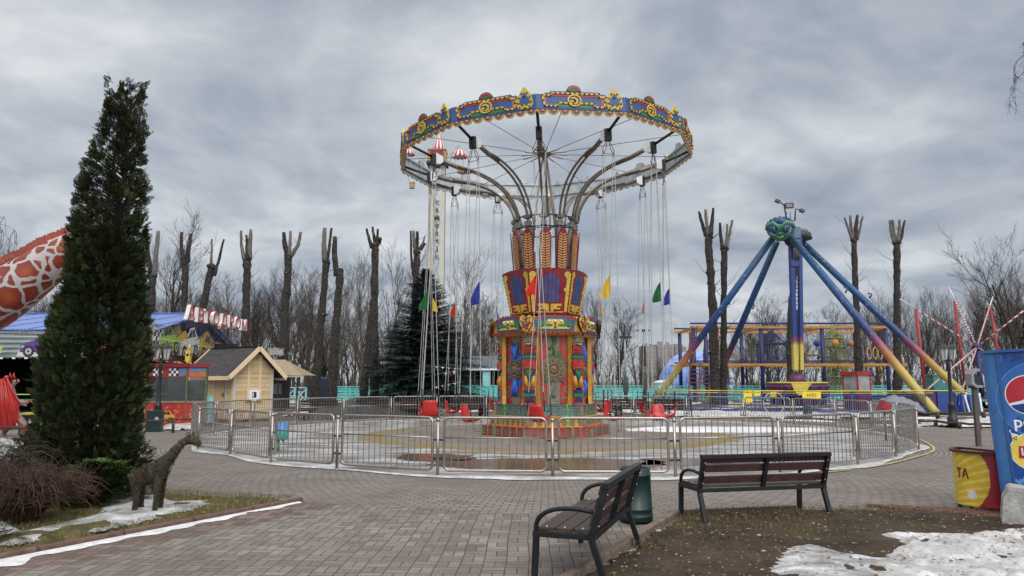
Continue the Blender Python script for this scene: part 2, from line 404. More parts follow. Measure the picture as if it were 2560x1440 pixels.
# the yard inside the fence: paving, dead grass ring, wet ice and snow
m, nt, bs = new_mat('icy_yard')
t = nd(nt, 'ShaderNodeTexCoord').outputs['Object']
sp = nd(nt, 'ShaderNodeSeparateXYZ'); nt.links.new(t, sp.inputs[0])
ddx = mth(nt, 'SUBTRACT', sp.outputs[0], RC[0]); ddy = mth(nt, 'SUBTRACT', sp.outputs[1], RC[1])
rr = mth(nt, 'SQRT', mth(nt, 'ADD', mth(nt, 'MULTIPLY', ddx, ddx), mth(nt, 'MULTIPLY', ddy, ddy)))
nz = noise(nt, t, .8, 6, .6); rj = mth(nt, 'ADD', rr, mth(nt, 'MULTIPLY', mth(nt, 'SUBTRACT', nz, .5), 1.1))
stone = ramp(nt, noise(nt, t, 3.5, 7, .65), [(.3, (.13, .112, .098)), (.7, (.23, .20, .178))])
grass = ramp(nt, noise(nt, t, 14, 6, .75), [(.3, (.08, .065, .025)), (.5, (.19, .145, .06)), (.7, (.30, .23, .10))])
mp = nd(nt, 'ShaderNodeMapping'); mp.inputs['Scale'].default_value = (.5, 1.6, 1); nt.links.new(t, mp.inputs[0])
iz = noise(nt, mp.outputs[0], 1.3, 8, .65)
ice = ramp(nt, iz, [(.36, (.11, .10, .092)), (.47, (.20, .19, .18)), (.56, (.36, .36, .365)), (.74, (.66, .67, .69))])
g1 = maprange(nt, rj, 4.9, 5.05); g2 = maprange(nt, rj, 5.65, 5.8)
c = mixc(nt, g1, stone, grass); c = mixc(nt, g2, c, ice)
# melted bare paving across the front, snow lying on the far right
bare = mth(nt, 'MULTIPLY', maprange(nt, noise(nt, t, .45, 4, .5), .54, .60), maprange(nt, ddy, 1.0, 3.5, 0, .8))
c = mixc(nt, bare, c, stone)
sx = mth(nt, 'DIVIDE', mth(nt, 'SUBTRACT', sp.outputs[0], 7.2), 3.6); sy = mth(nt, 'DIVIDE', mth(nt, 'SUBTRACT', sp.outputs[1], 25.6), 1.6)
sq = mth(nt, 'ADD', mth(nt, 'ADD', mth(nt, 'MULTIPLY', sx, sx), mth(nt, 'MULTIPLY', sy, sy)), mth(nt, 'MULTIPLY', mth(nt, 'SUBTRACT', nz, .5), 1.6))
c = mixc(nt, maprange(nt, sq, .9, 1.05, 1, 0), c, (.75, .76, .78))
nt.links.new(c, bs.inputs['Base Color'])
ro = mixc(nt, g2, (.85,) * 3, (.38,) * 3); rs_ = nd(nt, 'ShaderNodeSeparateColor'); nt.links.new(ro, rs_.inputs[0])
nt.links.new(mth(nt, 'ADD', rs_.outputs[0], mth(nt, 'MULTIPLY', mth(nt, 'SUBTRACT', iz, .5), .9)), bs.inputs['Roughness'])
b_ = nd(nt, 'ShaderNodeBump'); b_.inputs['Strength'].default_value = .35; b_.inputs['Distance'].default_value = .04; nt.links.new(noise(nt, t, 6, 6), b_.inputs['Height']); nt.links.new(b_.outputs[0], bs.inputs['Normal'])
fc = (sum(p[0] for p in FENCE) / len(FENCE), sum(p[1] for p in FENCE) / len(FENCE))
def smooth_loop(pts, n=6):
    o = []; k = len(pts)
    for i in range(k):
        p0, p1, p2, p3 = (Vector(pts[(i + j - 1) % k]) for j in range(4))
        for q in range(n):
            s = q / n
            o.append(tuple(.5 * ((2 * p1) + (p2 - p0) * s + (2 * p0 - 5 * p1 + 4 * p2 - p3) * s * s + (3 * p1 - p0 - 3 * p2 + p3) * s ** 3)))
    return o
FL = smooth_loop(FENCE)
sheet('carousel_yard', [(fc[0] + (x - fc[0]) * 1.0, fc[1] + (y - fc[1]) * 1.0) for x, y in FL], 0.008, m)

# rim of old snow under the fence, ragged on both edges
M_snow = None
m, nt, bs = new_mat('old_snow'); M_snow = m
t = nd(nt, 'ShaderNodeTexCoord').outputs['Object']
n3 = noise(nt, t, 2.5, 9, .7)
c = ramp(nt, n3, [(.3, (.26, .25, .24)), (.47, (.42, .42, .425)), (.62, (.62, .63, .65)), (.85, (.76, .77, .79))])
sp2 = maprange(nt, noise(nt, t, 26, 6, .75), .56, .66, 0, .85); c = mixc(nt, sp2, c, (.07, .05, .035)); c = mixc(nt, maprange(nt, noise(nt, t, 1.1, 6, .65), .48, .62, 0, .45), c, (.30, .29, .28))
nt.links.new(c, bs.inputs['Base Color']); bs.inputs['Roughness'].default_value = .55
bs.inputs['Subsurface Weight'].default_value = .15; bs.inputs['Subsurface Radius'].default_value = (.03, .03, .04)
b_ = nd(nt, 'ShaderNodeBump'); b_.inputs['Strength'].default_value = .6; b_.inputs['Distance'].default_value = .05; nt.links.new(noise(nt, t, 9, 7, .65), b_.inputs['Height']); nt.links.new(b_.outputs[0], bs.inputs['Normal'])
from mathutils import noise as mn
b = MB(); k = len(FL); vs = []; fs = []
for i, (x, y) in enumerate(FL):
    d = Vector((x - fc[0], y - fc[1])).normalized()
    wo_ = .02 + .42 * max(0, mn.noise(Vector((x * .5, y * .5, 1))) + .32); wi = .02 + .32 * max(0, mn.noise(Vector((x * .4, y * .4, 7))) + .2)
    if i < 34: wo_ *= .55
    if 44 < i < 80: wo_ = min(wo_, .24)
    vs += [(x + d.x * wo_, y + d.y * wo_, .012), (x + d.x * wo_ * .6, y + d.y * wo_ * .6, .03), (x - d.x * wi * .6, y - d.y * wi * .6, .03), (x - d.x * wi, y - d.y * wi, .012)]
for i in range(k):
    j = (i + 1) % k
    for q in range(3): fs.append((i * 4 + q, i * 4 + q + 1, j * 4 + q + 1, j * 4 + q))
b.add(vs, [f[::-1] for f in fs], 0, True); tag(b.build('snow', M_snow), kind='structure')
M('yellow_kerb', (.42, .34, .16), .8, var=.35, scale=6)
b = MB()
for i in range(44, 80):
    x, y = FL[i]; x2, y2 = FL[i + 1]; d = Vector((x - fc[0], y - fc[1])).normalized(); d2 = Vector((x2 - fc[0], y2 - fc[1])).normalized()
    if random.random() < .04: continue
    b.add([(x + d.x * .27, y + d.y * .27, .02), (x + d.x * .33, y + d.y * .33, .02), (x2 + d2.x * .33, y2 + d2.y * .33, .02), (x2 + d2.x * .27, y2 + d2.y * .27, .02)], [(0, 1, 2, 3)])
tag(b.build('pavement_edging', MATS['yellow_kerb']), kind='structure')

# melt water standing behind the near fence
m, nt, bs = new_mat('melt_water')
t = nd(nt, 'ShaderNodeTexCoord').outputs['Object']
c = ramp(nt, noise(nt, t, .8, 4), [(.35, (.075, .052, .033)), (.65, (.135, .10, .066))]); nt.links.new(c, bs.inputs['Base Color'])
bs.inputs['Roughness'].default_value = .17; bs.inputs['Specular IOR Level'].default_value = .4
b_ = nd(nt, 'ShaderNodeBump'); b_.inputs['Strength'].default_value = .05; nt.links.new(noise(nt, t, 5, 3), b_.inputs['Height']); nt.links.new(b_.outputs[0], bs.inputs['Normal'])
def blob(cx, cy, rx, ry, n=40, j=.25, sd=0):
    return [(cx + rx * cos(2 * pi * i / n) * (1 + j * mn.noise(Vector((cos(2 * pi * i / n) * 1.5, sin(2 * pi * i / n) * 1.5, sd)))), cy + ry * sin(2 * pi * i / n) * (1 + j * mn.noise(Vector((cos(2 * pi * i / n) * 2, sin(2 * pi * i / n) * 2, sd + 9))))) for i in range(n)]
sheet('puddle_water', blob(.7, 14.9, 2.5, 1.05, 60, .55, 3), .014, m)
sheet('puddle_water', blob(3.6, 15.3, 1.3, .8, 60, .6, 5), .014, m)
sheet('puddle_water', blob(-1.7, 16.2, 1.0, .7, 60, .6, 8), .014, m)

# planting bed on the left with kerb
def bumpy(name, poly, z0, amp, mat, step=.12, fall=.35, seed=0, kind='structure', freq=1.2, fine=.25):
    """soft mound inside a polygon, falling to its rim"""
    P = [Vector(p) for p in poly]; n = len(P)
    def inside(x, y):
        c = False; j = n - 1
        for i in range(n):
            if (P[i].y > y) != (P[j].y > y) and x < (P[j].x - P[i].x) * (y - P[i].y) / (P[j].y - P[i].y) + P[i].x: c = not c
            j = i
        return c
    def dist(x, y):
        q = Vector((x, y)); best = 1e9
        for i in range(n):
            a, c = P[i], P[(i + 1) % n]; ab = c - a; tt = max(0, min(1, (q - a).dot(ab) / max(ab.length_squared, 1e-9)))
            best = min(best, (a + ab * tt - q).length)
        return best
    x0, x1 = min(p.x for p in P), max(p.x for p in P); y0, y1 = min(p.y for p in P), max(p.y for p in P)
    nx, ny = int((x1 - x0) / step) + 2, int((y1 - y0) / step) + 2; idx = {}; b = MB(); vs = []
    for i in range(nx):
        for j in range(ny):
            x = x0 + i * step; y = y0 + j * step
            jx = x + step * .35 * mn.noise(Vector((x * 7, y * 7, seed))); jy = y + step * .35 * mn.noise(Vector((x * 7, y * 7, seed + 5)))
            if inside(jx, jy):
                d = min(1, dist(jx, jy) / fall); d = d * d * (3 - 2 * d)
                h = .55 + .45 * mn.noise(Vector((x * freq, y * freq, seed))) + fine * mn.noise(Vector((x * freq * 4, y * freq * 4, seed)))
                idx[i, j] = len(vs); vs.append((jx, jy, z0 + amp * d * max(.05, h)))
    fs = [(idx[i, j], idx[i + 1, j], idx[i + 1, j + 1], idx[i, j + 1]) for i in range(nx) for j in range(ny) if all(q in idx for q in ((i, j), (i + 1, j), (i + 1, j + 1), (i, j + 1)))]
    b.add(vs, fs, 0, True); return tag(b.build(name, mat), kind=kind)
m, nt, bs = new_mat('bed_soil')
t = nd(nt, 'ShaderNodeTexCoord').outputs['Object']
c = ramp(nt, noise(nt, t, 5, 8, .7), [(.3, (.05, .045, .022)), (.5, (.10, .09, .042)), (.7, (.17, .14, .075))]); nt.links.new(c, bs.inputs['Base Color']); bs.inputs['Roughness'].default_value = .95
b_ = nd(nt, 'ShaderNodeBump'); b_.inputs['Strength'].default_value = .8; b_.inputs['Distance'].default_value = .03; nt.links.new(noise(nt, t, 30, 6, .7), b_.inputs['Height']); nt.links.new(b_.outputs[0], bs.inputs['Normal'])
BED = [(-2.98, 10.3), (-4.75, 7.03), (-6.6, 3.6), (-18, 3.6), (-20, 19.5), (-11.6, 19.3), (-8.6, 16.2), (-6.3, 12.4), (-5.2, 11.0), (-4.2, 10.75), (-3.3, 10.5)]
bs.inputs['Specular IOR Level'].default_value = .1
bumpy('planting_bed', BED, .012, .10, m, .085, .3)
kerbm = M('red_kerb', (.14, .085, .072), .8, var=.3, scale=8, bump=.25)
b = MB(); P0, P1 = Vector((-2.86, 10.36, 0)), Vector((-6.6, 3.48, 0)); n = 9
for i in range(n):
    a, c_ = P0.lerp(P1, i / n + .002), P0.lerp(P1, (i + 1) / n - .002); b.bar(a + Z * .012, c_ + Z * .012, .07, .10)
tag(b.build('kerb', kerbm, bevel=.012), kind='structure')
# strip of snow along the kerb
b = MB(); vs = []; fs = []; d = (P1 - P0).normalized(); nrm = Vector((-d.y, d.x, 0)); n = 160
for i in range(n + 1):
    q = P0.lerp(P1, .015 + .985 * i / n); s = i / n
    wd = (.10 + .16 * min(1, s * 4)) * (.75 + .9 * mn.noise(Vector((s * 26, 2, 0)))) + .03 * mn.noise(Vector((s * 120, 1, 0)))
    if .105 < s < .125: wd *= .1
    wd *= .62 + .5 * max(-.6, min(1, 1.6 * mn.noise(Vector((s * 9, 5, 3))) + .5)); wd = max(.012, wd); vs += [q + nrm * .043 + Z * .02, q + nrm * (.043 + wd * .6) + Z * .022, q + nrm * (.043 + wd) + Z * .009]
for i in range(n):
    for q in range(2): fs.append((i * 3 + q, i * 3 + q + 1, i * 3 + q + 4, i * 3 + q + 3))
b.add(vs, fs, 0, True); ks = b.build('snow', M('clean_snow', (.60, .61, .63), .6, var=.22, scale=9, bump=.5), None); tag(ks, kind='structure')
m, nt, bs = new_mat('bed_ice')
t = nd(nt, 'ShaderNodeTexCoord').outputs['Object']
c = ramp(nt, noise(nt, t, 3.2, 9, .7), [(.32, (.10, .095, .09)), (.45, (.27, .27, .265)), (.56, (.46, .47, .48)), (.68, (.74, .75, .77))]); nt.links.new(c, bs.inputs['Base Color'])
nt.links.new(maprange(nt, noise(nt, t, 3, 4), .3, .7, .15, .55), bs.inputs['Roughness'])
b_ = nd(nt, 'ShaderNodeBump'); b_.inputs['Strength'].default_value = .6; b_.inputs['Distance'].default_value = .04; nt.links.new(noise(nt, t, 8, 7), b_.inputs['Height']); nt.links.new(b_.outputs[0], bs.inputs['Normal'])
def gp(*px): return [tuple(G(x, y)[:2]) for x, y in px]
bumpy('ice', gp((160, 1350), (250, 1345), (360, 1320), (470, 1292), (540, 1275), (525, 1262), (430, 1262), (330, 1262), (250, 1275), (230, 1300), (40, 1345), (0, 1365), (-60, 1390), (60, 1378)), .06, .06, m, .05, .25, 3)
bumpy('snow', gp((245, 1300), (300, 1296), (370, 1290), (430, 1268), (400, 1255), (330, 1240), (290, 1238), (262, 1262)), .085, .07, M_snow, .04, .22, 4, fine=.5)
bumpy('snow', gp((-120, 1180), (90, 1165), (100, 1120), (60, 1103), (-200, 1100)), .03, .25, M_snow, .2, .8, 6)
bumpy('snow', gp((-120, 1350), (20, 1330), (70, 1342), (20, 1360), (-100, 1395)), .05, .16, M_snow, .06, .2, 7)
bumpy('snow', gp((-150, 1300), (30, 1230), (35, 1190), (-150, 1200)), .05, .2, M_snow, .08, .3, 8)

# trodden earth on the right with kerb, snow and leaf litter
m, nt, bs = new_mat('trodden_earth')
t = nd(nt, 'ShaderNodeTexCoord').outputs['Object']
bs.inputs['Specular IOR Level'].default_value = .15
c = ramp(nt, mth(nt, 'ADD', mth(nt, 'MULTIPLY', noise(nt, t, 2.6, 9, .75), .6), mth(nt, 'MULTIPLY', noise(nt, t, 38, 6, .8), .4)), [(.34, (.022, .016, .012)), (.46, (.055, .040, .030)), (.58, (.085, .064, .048)), (.7, (.13, .10, .078))])
c = mixc(nt, maprange(nt, noise(nt, t, .55, 5, .6), .46, .62, 0, .65), c, (.028, .020, .015)); gz = maprange(nt, noise(nt, t, .9, 5), .5, .66, 0, .7); c = mixc(nt, gz, c, (.07, .06, .032))
nt.links.new(c, bs.inputs['Base Color']); nt.links.new(maprange(nt, noise(nt, t, 2, 4), .3, .7, .55, .95), bs.inputs['Roughness'])
b_ = nd(nt, 'ShaderNodeBump'); b_.inputs['Strength'].default_value = .9; b_.inputs['Distance'].default_value = .04; nt.links.new(noise(nt, t, 14, 8, .7), b_.inputs['Height']); nt.links.new(b_.outputs[0], bs.inputs['Normal'])
DIRT = [(2.05, 9.28), (1.0, 7.25), (.4, 6.07), (-1.5, 2.4), (-2, -2), (14, -2), (14, 6.0), (7.0, 8.2), (6.0, 8.75), (5.2, 9.45), (4.9, 9.82), (3.7, 9.55)]
bumpy('earth', DIRT, .01, .09, m, .12, .25, 9)
b = MB(); P0, P1 = Vector((2.02, 9.3, 0)), Vector((-1.4, 2.65, 0)); n = 9
for i in range(n):
    a, c_ = P0.lerp(P1, i / n + .003), P0.lerp(P1, (i + 1) / n - .003); b.bar(a + Z * .035, c_ + Z * .03, .085, .085)
b.bar((2.08, 9.31, .03), (3.6, 9.62, .03), .07, .07)
tag(b.build('kerb', M('worn_kerb', (.17, .125, .105), .85, var=.3, scale=7, bump=.3), bevel=.012), kind='structure')
# red block apron by the drinks stand
b = MB()
for i in range(9):
    for j in range(12):
        x = 4.75 + j * .21 + (i % 2) * .1; y = 9.92 - i * .105 - (x - 4.75) * .30
        if y < 9.75 - (x - 4.75) * .75: continue
        b.box((x, y, .012 + rnd(0, .006)), (.2, .098, .03), 0, Matrix.Rotation(radians(-16), 3, 'Z'))
tag(b.build('brick_apron', MATS['red_paving']), kind='structure')
bumpy('snow', gp((2100, 1425), (2140, 1405), (2180, 1395), (2185, 1372), (2150, 1345), (2200, 1338), (2330, 1345), (2400, 1340), (2520, 1328), (2650, 1320), (2900, 1330), (2900, 1600), (2150, 1600), (2090, 1480)), .03, .12, M_snow, .03, .4, 11, freq=2.2, fine=.32)
bumpy('ice', gp((1900, 1460), (1965, 1380), (2030, 1372), (2130, 1400), (2230, 1410), (2300, 1470), (2100, 1560)), .05, .07, MATS.setdefault('bi', bpy.data.materials['bed_ice']), .06, .2, 13)
for q in (((1560, 1385), (1590, 1383), (1605, 1388), (1585, 1392)), ((1525, 1382), (1545, 1376), (1540, 1386)), ((1635, 1334), (1652, 1330), (1655, 1337))):
    bumpy('snow', gp(*q), .03, .03, M_snow, .012, .03, 14)
b = MB(); leafm = [M('leaf_tan', (.22, .16, .09), .8), M('leaf_pale', (.34, .28, .2), .8), M('leaf_brown', (.09, .055, .03), .8)]
for i in range(5200):
    x, y = rnd(.4, 7.0), rnd(5.3, 9.7)
    if x < (y - 5.3) * .52 + .1 or (x > 4.9 and y > 9.4 - (x - 4.9) * .6): continue
    s = rnd(.006, .02) * (1.6 if random.random() < .15 else 1); a = rnd(0, 6.3); z = .085 + .02 * random.random()
    q = Matrix.Rotation(a, 3, 'Z') @ Matrix.Rotation(rnd(-.5, .5), 3, 'X')
    b.add([Vector((x, y, z)) + q @ Vector(p) for p in ((-s, 0, 0), (0, -s * .5, s * .2), (s, 0, 0), (0, s * .5, s * .2))], [(0, 1, 2, 3)], random.choice((0, 0, 1, 2, 2)))
tag(b.build('leaf_litter', leafm), 'dry leaf scraps scattered over the trodden earth', 'leaf litter', kind='stuff')
b = MB()
for i in range(3600):
    cxg, cyg = random.choice(((2.6, 9.0), (3.4, 9.2), (1.7, 8.2), (1.3, 7.3), (4.4, 9.3), (2.2, 8.7), (3.0, 8.2)))
    x, y = random.gauss(cxg, .35), random.gauss(cyg, .16)
    if x < (y - 5.3) * .52 + .14 or y > 9.32 + (x - 2.05) * .16: continue
    h = rnd(.012, .05); b.add([(x - .003, y, .07), (x + .003, y, .07), (x + rnd(-.03, .03), y + rnd(-.03, .03), .07 + h)], [(0, 1, 2)], random.choice((0, 0, 1)))
tag(b.build('dead_grass', [M('dead_grass', (.13, .10, .05), .85), M('dead_grass_dark', (.07, .06, .03), .85)]), 'thin dead grass on the trodden earth near the benches', 'grass', kind='stuff')
# grass of the bed
b = MB(); gm = [M('grass_olive', (.11, .105, .04), .8), M('grass_straw', (.24, .19, .09), .8), M('grass_dull', (.07, .078, .03), .8)]
def bedpt():
    while True:
        x, y = rnd(-6.2, -2.9), rnd(6.3, 11.1)
        if (x + 2.95) * .878 - (y - 10.3) * .478 < -.05 and y < 10.55 + (-x - 3.4) * .28: return x, y
for i in range(16000):
    x, y = bedpt(); h = rnd(.015, .05); a = rnd(0, 6.3); w_ = .004; z = .06
    b.add([(x - w_ * cos(a), y - w_ * sin(a), z), (x + w_ * cos(a), y + w_ * sin(a), z), (x + rnd(-.03, .03), y + rnd(-.03, .03), z + h)], [(0, 1, 2)], random.choice((0, 0, 1, 1, 2)))
tag(b.build('grass', gm), 'short olive winter grass growing in the pointed planting bed', 'grass', kind='stuff')
# ------------------------------------------------------------------ swing carousel
P_red = M('paint_red', (.36, .028, .022), .42, var=.25, grime=.5); P_dred = M('paint_dark_red', (.20, .012, .02), .45, var=.25, grime=.5)
P_yel = M('paint_yellow', (.55, .38, .05), .45, var=.2, grime=.3); P_och = M('paint_ochre', (.52, .27, .02), .45, var=.22, grime=.5)
P_blu = M('paint_blue', (.025, .075, .22), .45, var=.25, grime=.3); P_nav = M('paint_navy', (.018, .025, .11), .45, var=.2)
P_grn = M('paint_green', (.02, .16, .05), .45, var=.25); P_tea = M('paint_teal', (.045, .15, .155), .5, var=.25, grime=.4)
P_tau = M('taupe', (.19, .15, .095), .55, var=.3, scale=12, bump=.3); P_brz = M('bronze', (.22, .155, .08), .42, metal=.35, var=.35, scale=14, bump=.3)
P_alu = M('bare_aluminium', (.40, .42, .43), .45, metal=.25, var=.3, scale=4, grime=.75)
P_stl = M('carousel_steel', (.17, .145, .12), .42, metal=.55, var=.3, scale=6); P_blk = M('black_paint', (.012, .012, .014), .45, var=.3)
P_wht = M('white_paint', (.72, .73, .74), .45, var=.08, grime=.15); P_bro = M('lamp_dark_red', (.12, .008, .008), .2, var=.2); P_bgr = M('lamp_dark_green', (.008, .06, .025), .2)
P_pur = M('paint_purple', (.10, .05, .14), .5, var=.3); P_chn = M('galvanised_chain', (.50, .49, .46), .4, metal=.4, var=.2, scale=30)
P_lea = M('leaf_relief', (.03, .11, .045), .45, var=.4, scale=14, bump=.2); P_bul = M('bulb_white', (.70, .66, .55), .2)
P_sky = M('paint_bright_blue', (.035, .11, .5), .45, var=.25)
car = thing('swing_carousel', 'tall chain swing carousel with blue and yellow crown ring on a carved drum', 'carousel', (RC[0], RC[1], 0.012))
TILT = Matrix.Rotation(radians(-1.7), 3, 'Y'); PIV = Vector((0, 0, 8.7))
def tilted(o, a):
    o.rotation_euler = (TILT @ Matrix.Rotation(a, 3, 'Z')).to_euler(); o.location = PIV - TILT @ PIV
def part(mb, name, mats, parent=car, a=0.0, loc=None, **k):
    o = mb.build(name, mats, parent, world=False, **k); o.rotation_euler = (0, 0, a)
    if loc: o.location = loc
    return o
def dup_part(o, parent, a):
    c = o.copy(); COL.objects.link(c); c.parent = parent; c.rotation_euler = (0, 0, a)
    for ch in [q for q in bpy.data.objects if q.parent == o]:
        d = ch.copy(); COL.objects.link(d); d.parent = c
    return c
TH = radians(8.5)                     # turn of the drum
def hexp(R, z, ph): return [Vector((R * sin(ph + radians(30 + 60 * i)), -R * cos(ph + radians(30 + 60 * i)), z)) for i in range(6)]
def hexbody(mb, prof, ph, mi=0, n=6):
    vs = []; fs = []
    for R, z in prof: vs += hexp(R, z, ph)
    for i in range(len(prof) - 1):
        for j in range(6): fs.append((i * 6 + j, i * 6 + (j + 1) % 6, (i + 1) * 6 + (j + 1) % 6, (i + 1) * 6 + j))
    fs.append((5, 4, 3, 2, 1, 0)); fs.append(tuple(len(vs) - 6 + j for j in range(6))); mb.add(vs, fs, mi)
def glyph(b, fr, cx, cy, s, z0, mi, k):
    # invented stepped relief marks
    random.seed(k); wv = s * .5
    for i in range(3):
        y = cy - s * .45 + i * s * .42; x0 = cx - wv * rnd(.5, 1); x1 = cx + wv * rnd(.5, 1)
        b.prism([(x0, y), (x1, y), (x1, y + s * .14), (x0, y + s * .14)], fr, z0, z0 + .025, mi)
    for sx in (-1, 1):
        x = cx + sx * wv * rnd(.25, .5); b.prism([(x - s * .07, cy - s * .5), (x + s * .07, cy - s * .5), (x + s * .07, cy + s * .5), (x - s * .07, cy + s * .5)], fr, z0, z0 + .022, mi)
def flame(b, fr, cx, cy, s, z0, mi):
    b.strip([(cx, cy - s * .6), (cx + s * .12, cy - s * .3), (cx - s * .05, cy), (cx + s * .14, cy + s * .25), (cx, cy + s * .6)], s * .13, fr, z0, z0 + .012, mi)
    b.strip([(cx + s * .05, cy - s * .2), (cx + s * .25, cy), (cx + s * .18, cy + s * .3)], s * .08, fr, z0, z0 + .012, mi)
M('flame_green', (.05, .5, .08), .5)
for nm, R0, R1, z0, z1, mt, ng in (('plinth', 2.0, 1.97, 0.0, .30, P_red, 9), ('plinth', 1.74, 1.70, .30, .60, P_och, 7), ('plinth', 1.60, 1.56, .60, .93, P_tea, 6)):
    b = MB(); hexbody(b, [(R0, z0), (R1, z1 - .03), (R1 + .03, z1 - .03), (R1 + .03, z1)], TH)
    for f in range(6):
        ph = TH + radians(60 * f); ap = R0 * cos(pi / 6); fr = Frame((ap * sin(ph), -ap * cos(ph), (z0 + z1) / 2 - .01), (cos(ph), sin(ph), 0), (0, 0, 1))
        for i in range(ng):
            glyph(b, fr, (i - (ng - 1) / 2) * R0 * .97 / ng, 0, (z1 - z0) * .62, -.012, 1, f * 20 + i + int(z0 * 100))
        flame(b, fr, R0 * .21 * (-1) ** f, 0, (z1 - z0) * .95, -.01, 2); b.box(fr(R0 * .5, 0, -.035), (.10, .10, z1 - z0 - .06), 1)
    part(b, nm, [mt, P_tau, MATS['flame_green']])
random.seed(11)
b = MB(); hexbody(b, [(1.33, .93), (1.33, 3.02)], TH); part(b, 'drum', [P_dred])
def side_panel(blue):
    b = MB(); ap = 1.33 * cos(pi / 6) + .015; fr = Frame((0, -ap, 1.97), (1, 0, 0), (0, 0, 1))
    b.prism([(-.5, -1.03), (.5, -1.03), (.5, 1.03), (-.5, 1.03)], fr, -.01, .01, 0)
    b.prism([(-.19, -1.03), (.19, -1.03), (.19, 1.03), (-.19, 1.03)], fr, .01, .02, 1)
    for sx in (-1, 1):
        for yy, sg in ((-.68, 1), (.75, -1)):
            x = sx * .33
            b.strip([(x - .1 * sx, yy - .16 * sg), (x + .1 * sx, yy - .16 * sg), (x + .12 * sx, yy), (x, yy + .02), (x, yy + .14 * sg), (x + .12 * sx, yy + .16 * sg)], .035, fr, .01, .022, 1)
        b.strip([(sx * .23, -.92), (sx * .3, -.8), (sx * .24, -.66)], .03, fr, .01, .022, 1)
    lm = 4 if blue else 3
    for i in range(30):
        up = i < 18; a = radians(rnd(15, 165)) if up else radians(rnd(205, 335)); r0 = .26; ln = rnd(.2, .34) * (1 if up else .9)
        c0 = (r0 * cos(a), r0 * sin(a)); d = (cos(a + rnd(-.3, .3)), sin(a + rnd(-.3, .3)))
        e = (c0[0] + d[0] * ln, c0[1] + d[1] * ln); wv = .035; z = rnd(.03, .07)
        if abs(e[0]) > .47: continue
        b.prism([c0, ((c0[0] + e[0]) / 2 - d[1] * wv, (c0[1] + e[1]) / 2 + d[0] * wv), e, ((c0[0] + e[0]) / 2 + d[1] * wv, (c0[1] + e[1]) / 2 - d[0] * wv)], fr, .02, z, lm)
    if blue:
        for s, h in ((1, .85), (-1, .9)):
            b.tube([fr(.0, s * .3, .05), fr(.04, s * .45, .09), fr(.02, s * .6, .09), fr(-.03, s * h * .9, .05)], [.06, .075, .06, .02], 8, 4)
            for q in (-.1, .08): b.tube([fr(q, s * .45, .06), fr(q * 1.2, s * .65, .07), fr(q * 1.6, s * .82, .04)], [.04, .045, .012], 6, 4)
    else:
        b.tube([fr(0, .4, .05), fr(.03, .55, .06), fr(-.03, .7, .06), fr(.02, .9, .05)], .025, 6, lm)
        for q in range(7): b.sphere(fr(rnd(-.12, .12), rnd(.62, .95), .05), rnd(.03, .05), lm, 6, 4)
        b.tube([fr(.1, -.33, .05), fr(.06, -.5, .06), fr(-.06, -.72, .06), fr(.03, -.82, .05)], [.02, .022, .025, .04], 6, 5)
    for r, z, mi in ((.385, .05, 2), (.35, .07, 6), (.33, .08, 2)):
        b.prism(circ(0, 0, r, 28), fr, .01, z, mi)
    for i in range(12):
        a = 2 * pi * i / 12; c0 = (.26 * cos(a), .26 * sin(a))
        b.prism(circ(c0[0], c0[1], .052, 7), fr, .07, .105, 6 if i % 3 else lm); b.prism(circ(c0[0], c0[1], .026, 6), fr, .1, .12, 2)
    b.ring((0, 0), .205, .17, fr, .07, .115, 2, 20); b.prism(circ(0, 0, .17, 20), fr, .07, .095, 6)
    b.sphere(fr(0, -.01, .09), .12, 7, 10, 6, (1, .45, 1)); b.sphere(fr(0, -.0, .14), .035, 2, 6, 4)
    for sx in (-1, 1): b.sphere(fr(sx * .05, .04, .135), .022, 2, 6, 4)
    b.strip([(-.08, -.06), (0, -.09), (.08, -.06)], .02, fr, .1, .15, 2)
    return part(b, 'side_panel', [P_red, P_tau, P_brz, P_lea, P_sky, M('paint_steel_blue', (.09, .15, .25), .5), M('bronze_dark', (.10, .075, .04), .5, metal=.3), M('bronze_face', (.2, .11, .06), .5)])  # second, darker bronze on the medallion's ring, bosses and centre disc
spa = side_panel(False); spa.rotation_euler[2] = TH
spb = side_panel(True); spb.rotation_euler[2] = TH - radians(60)
for k in (1, 2, 3, 4): dup_part(spb if k % 2 else spa, car, TH + radians(60 * k + (0 if k != 5 else 0)))
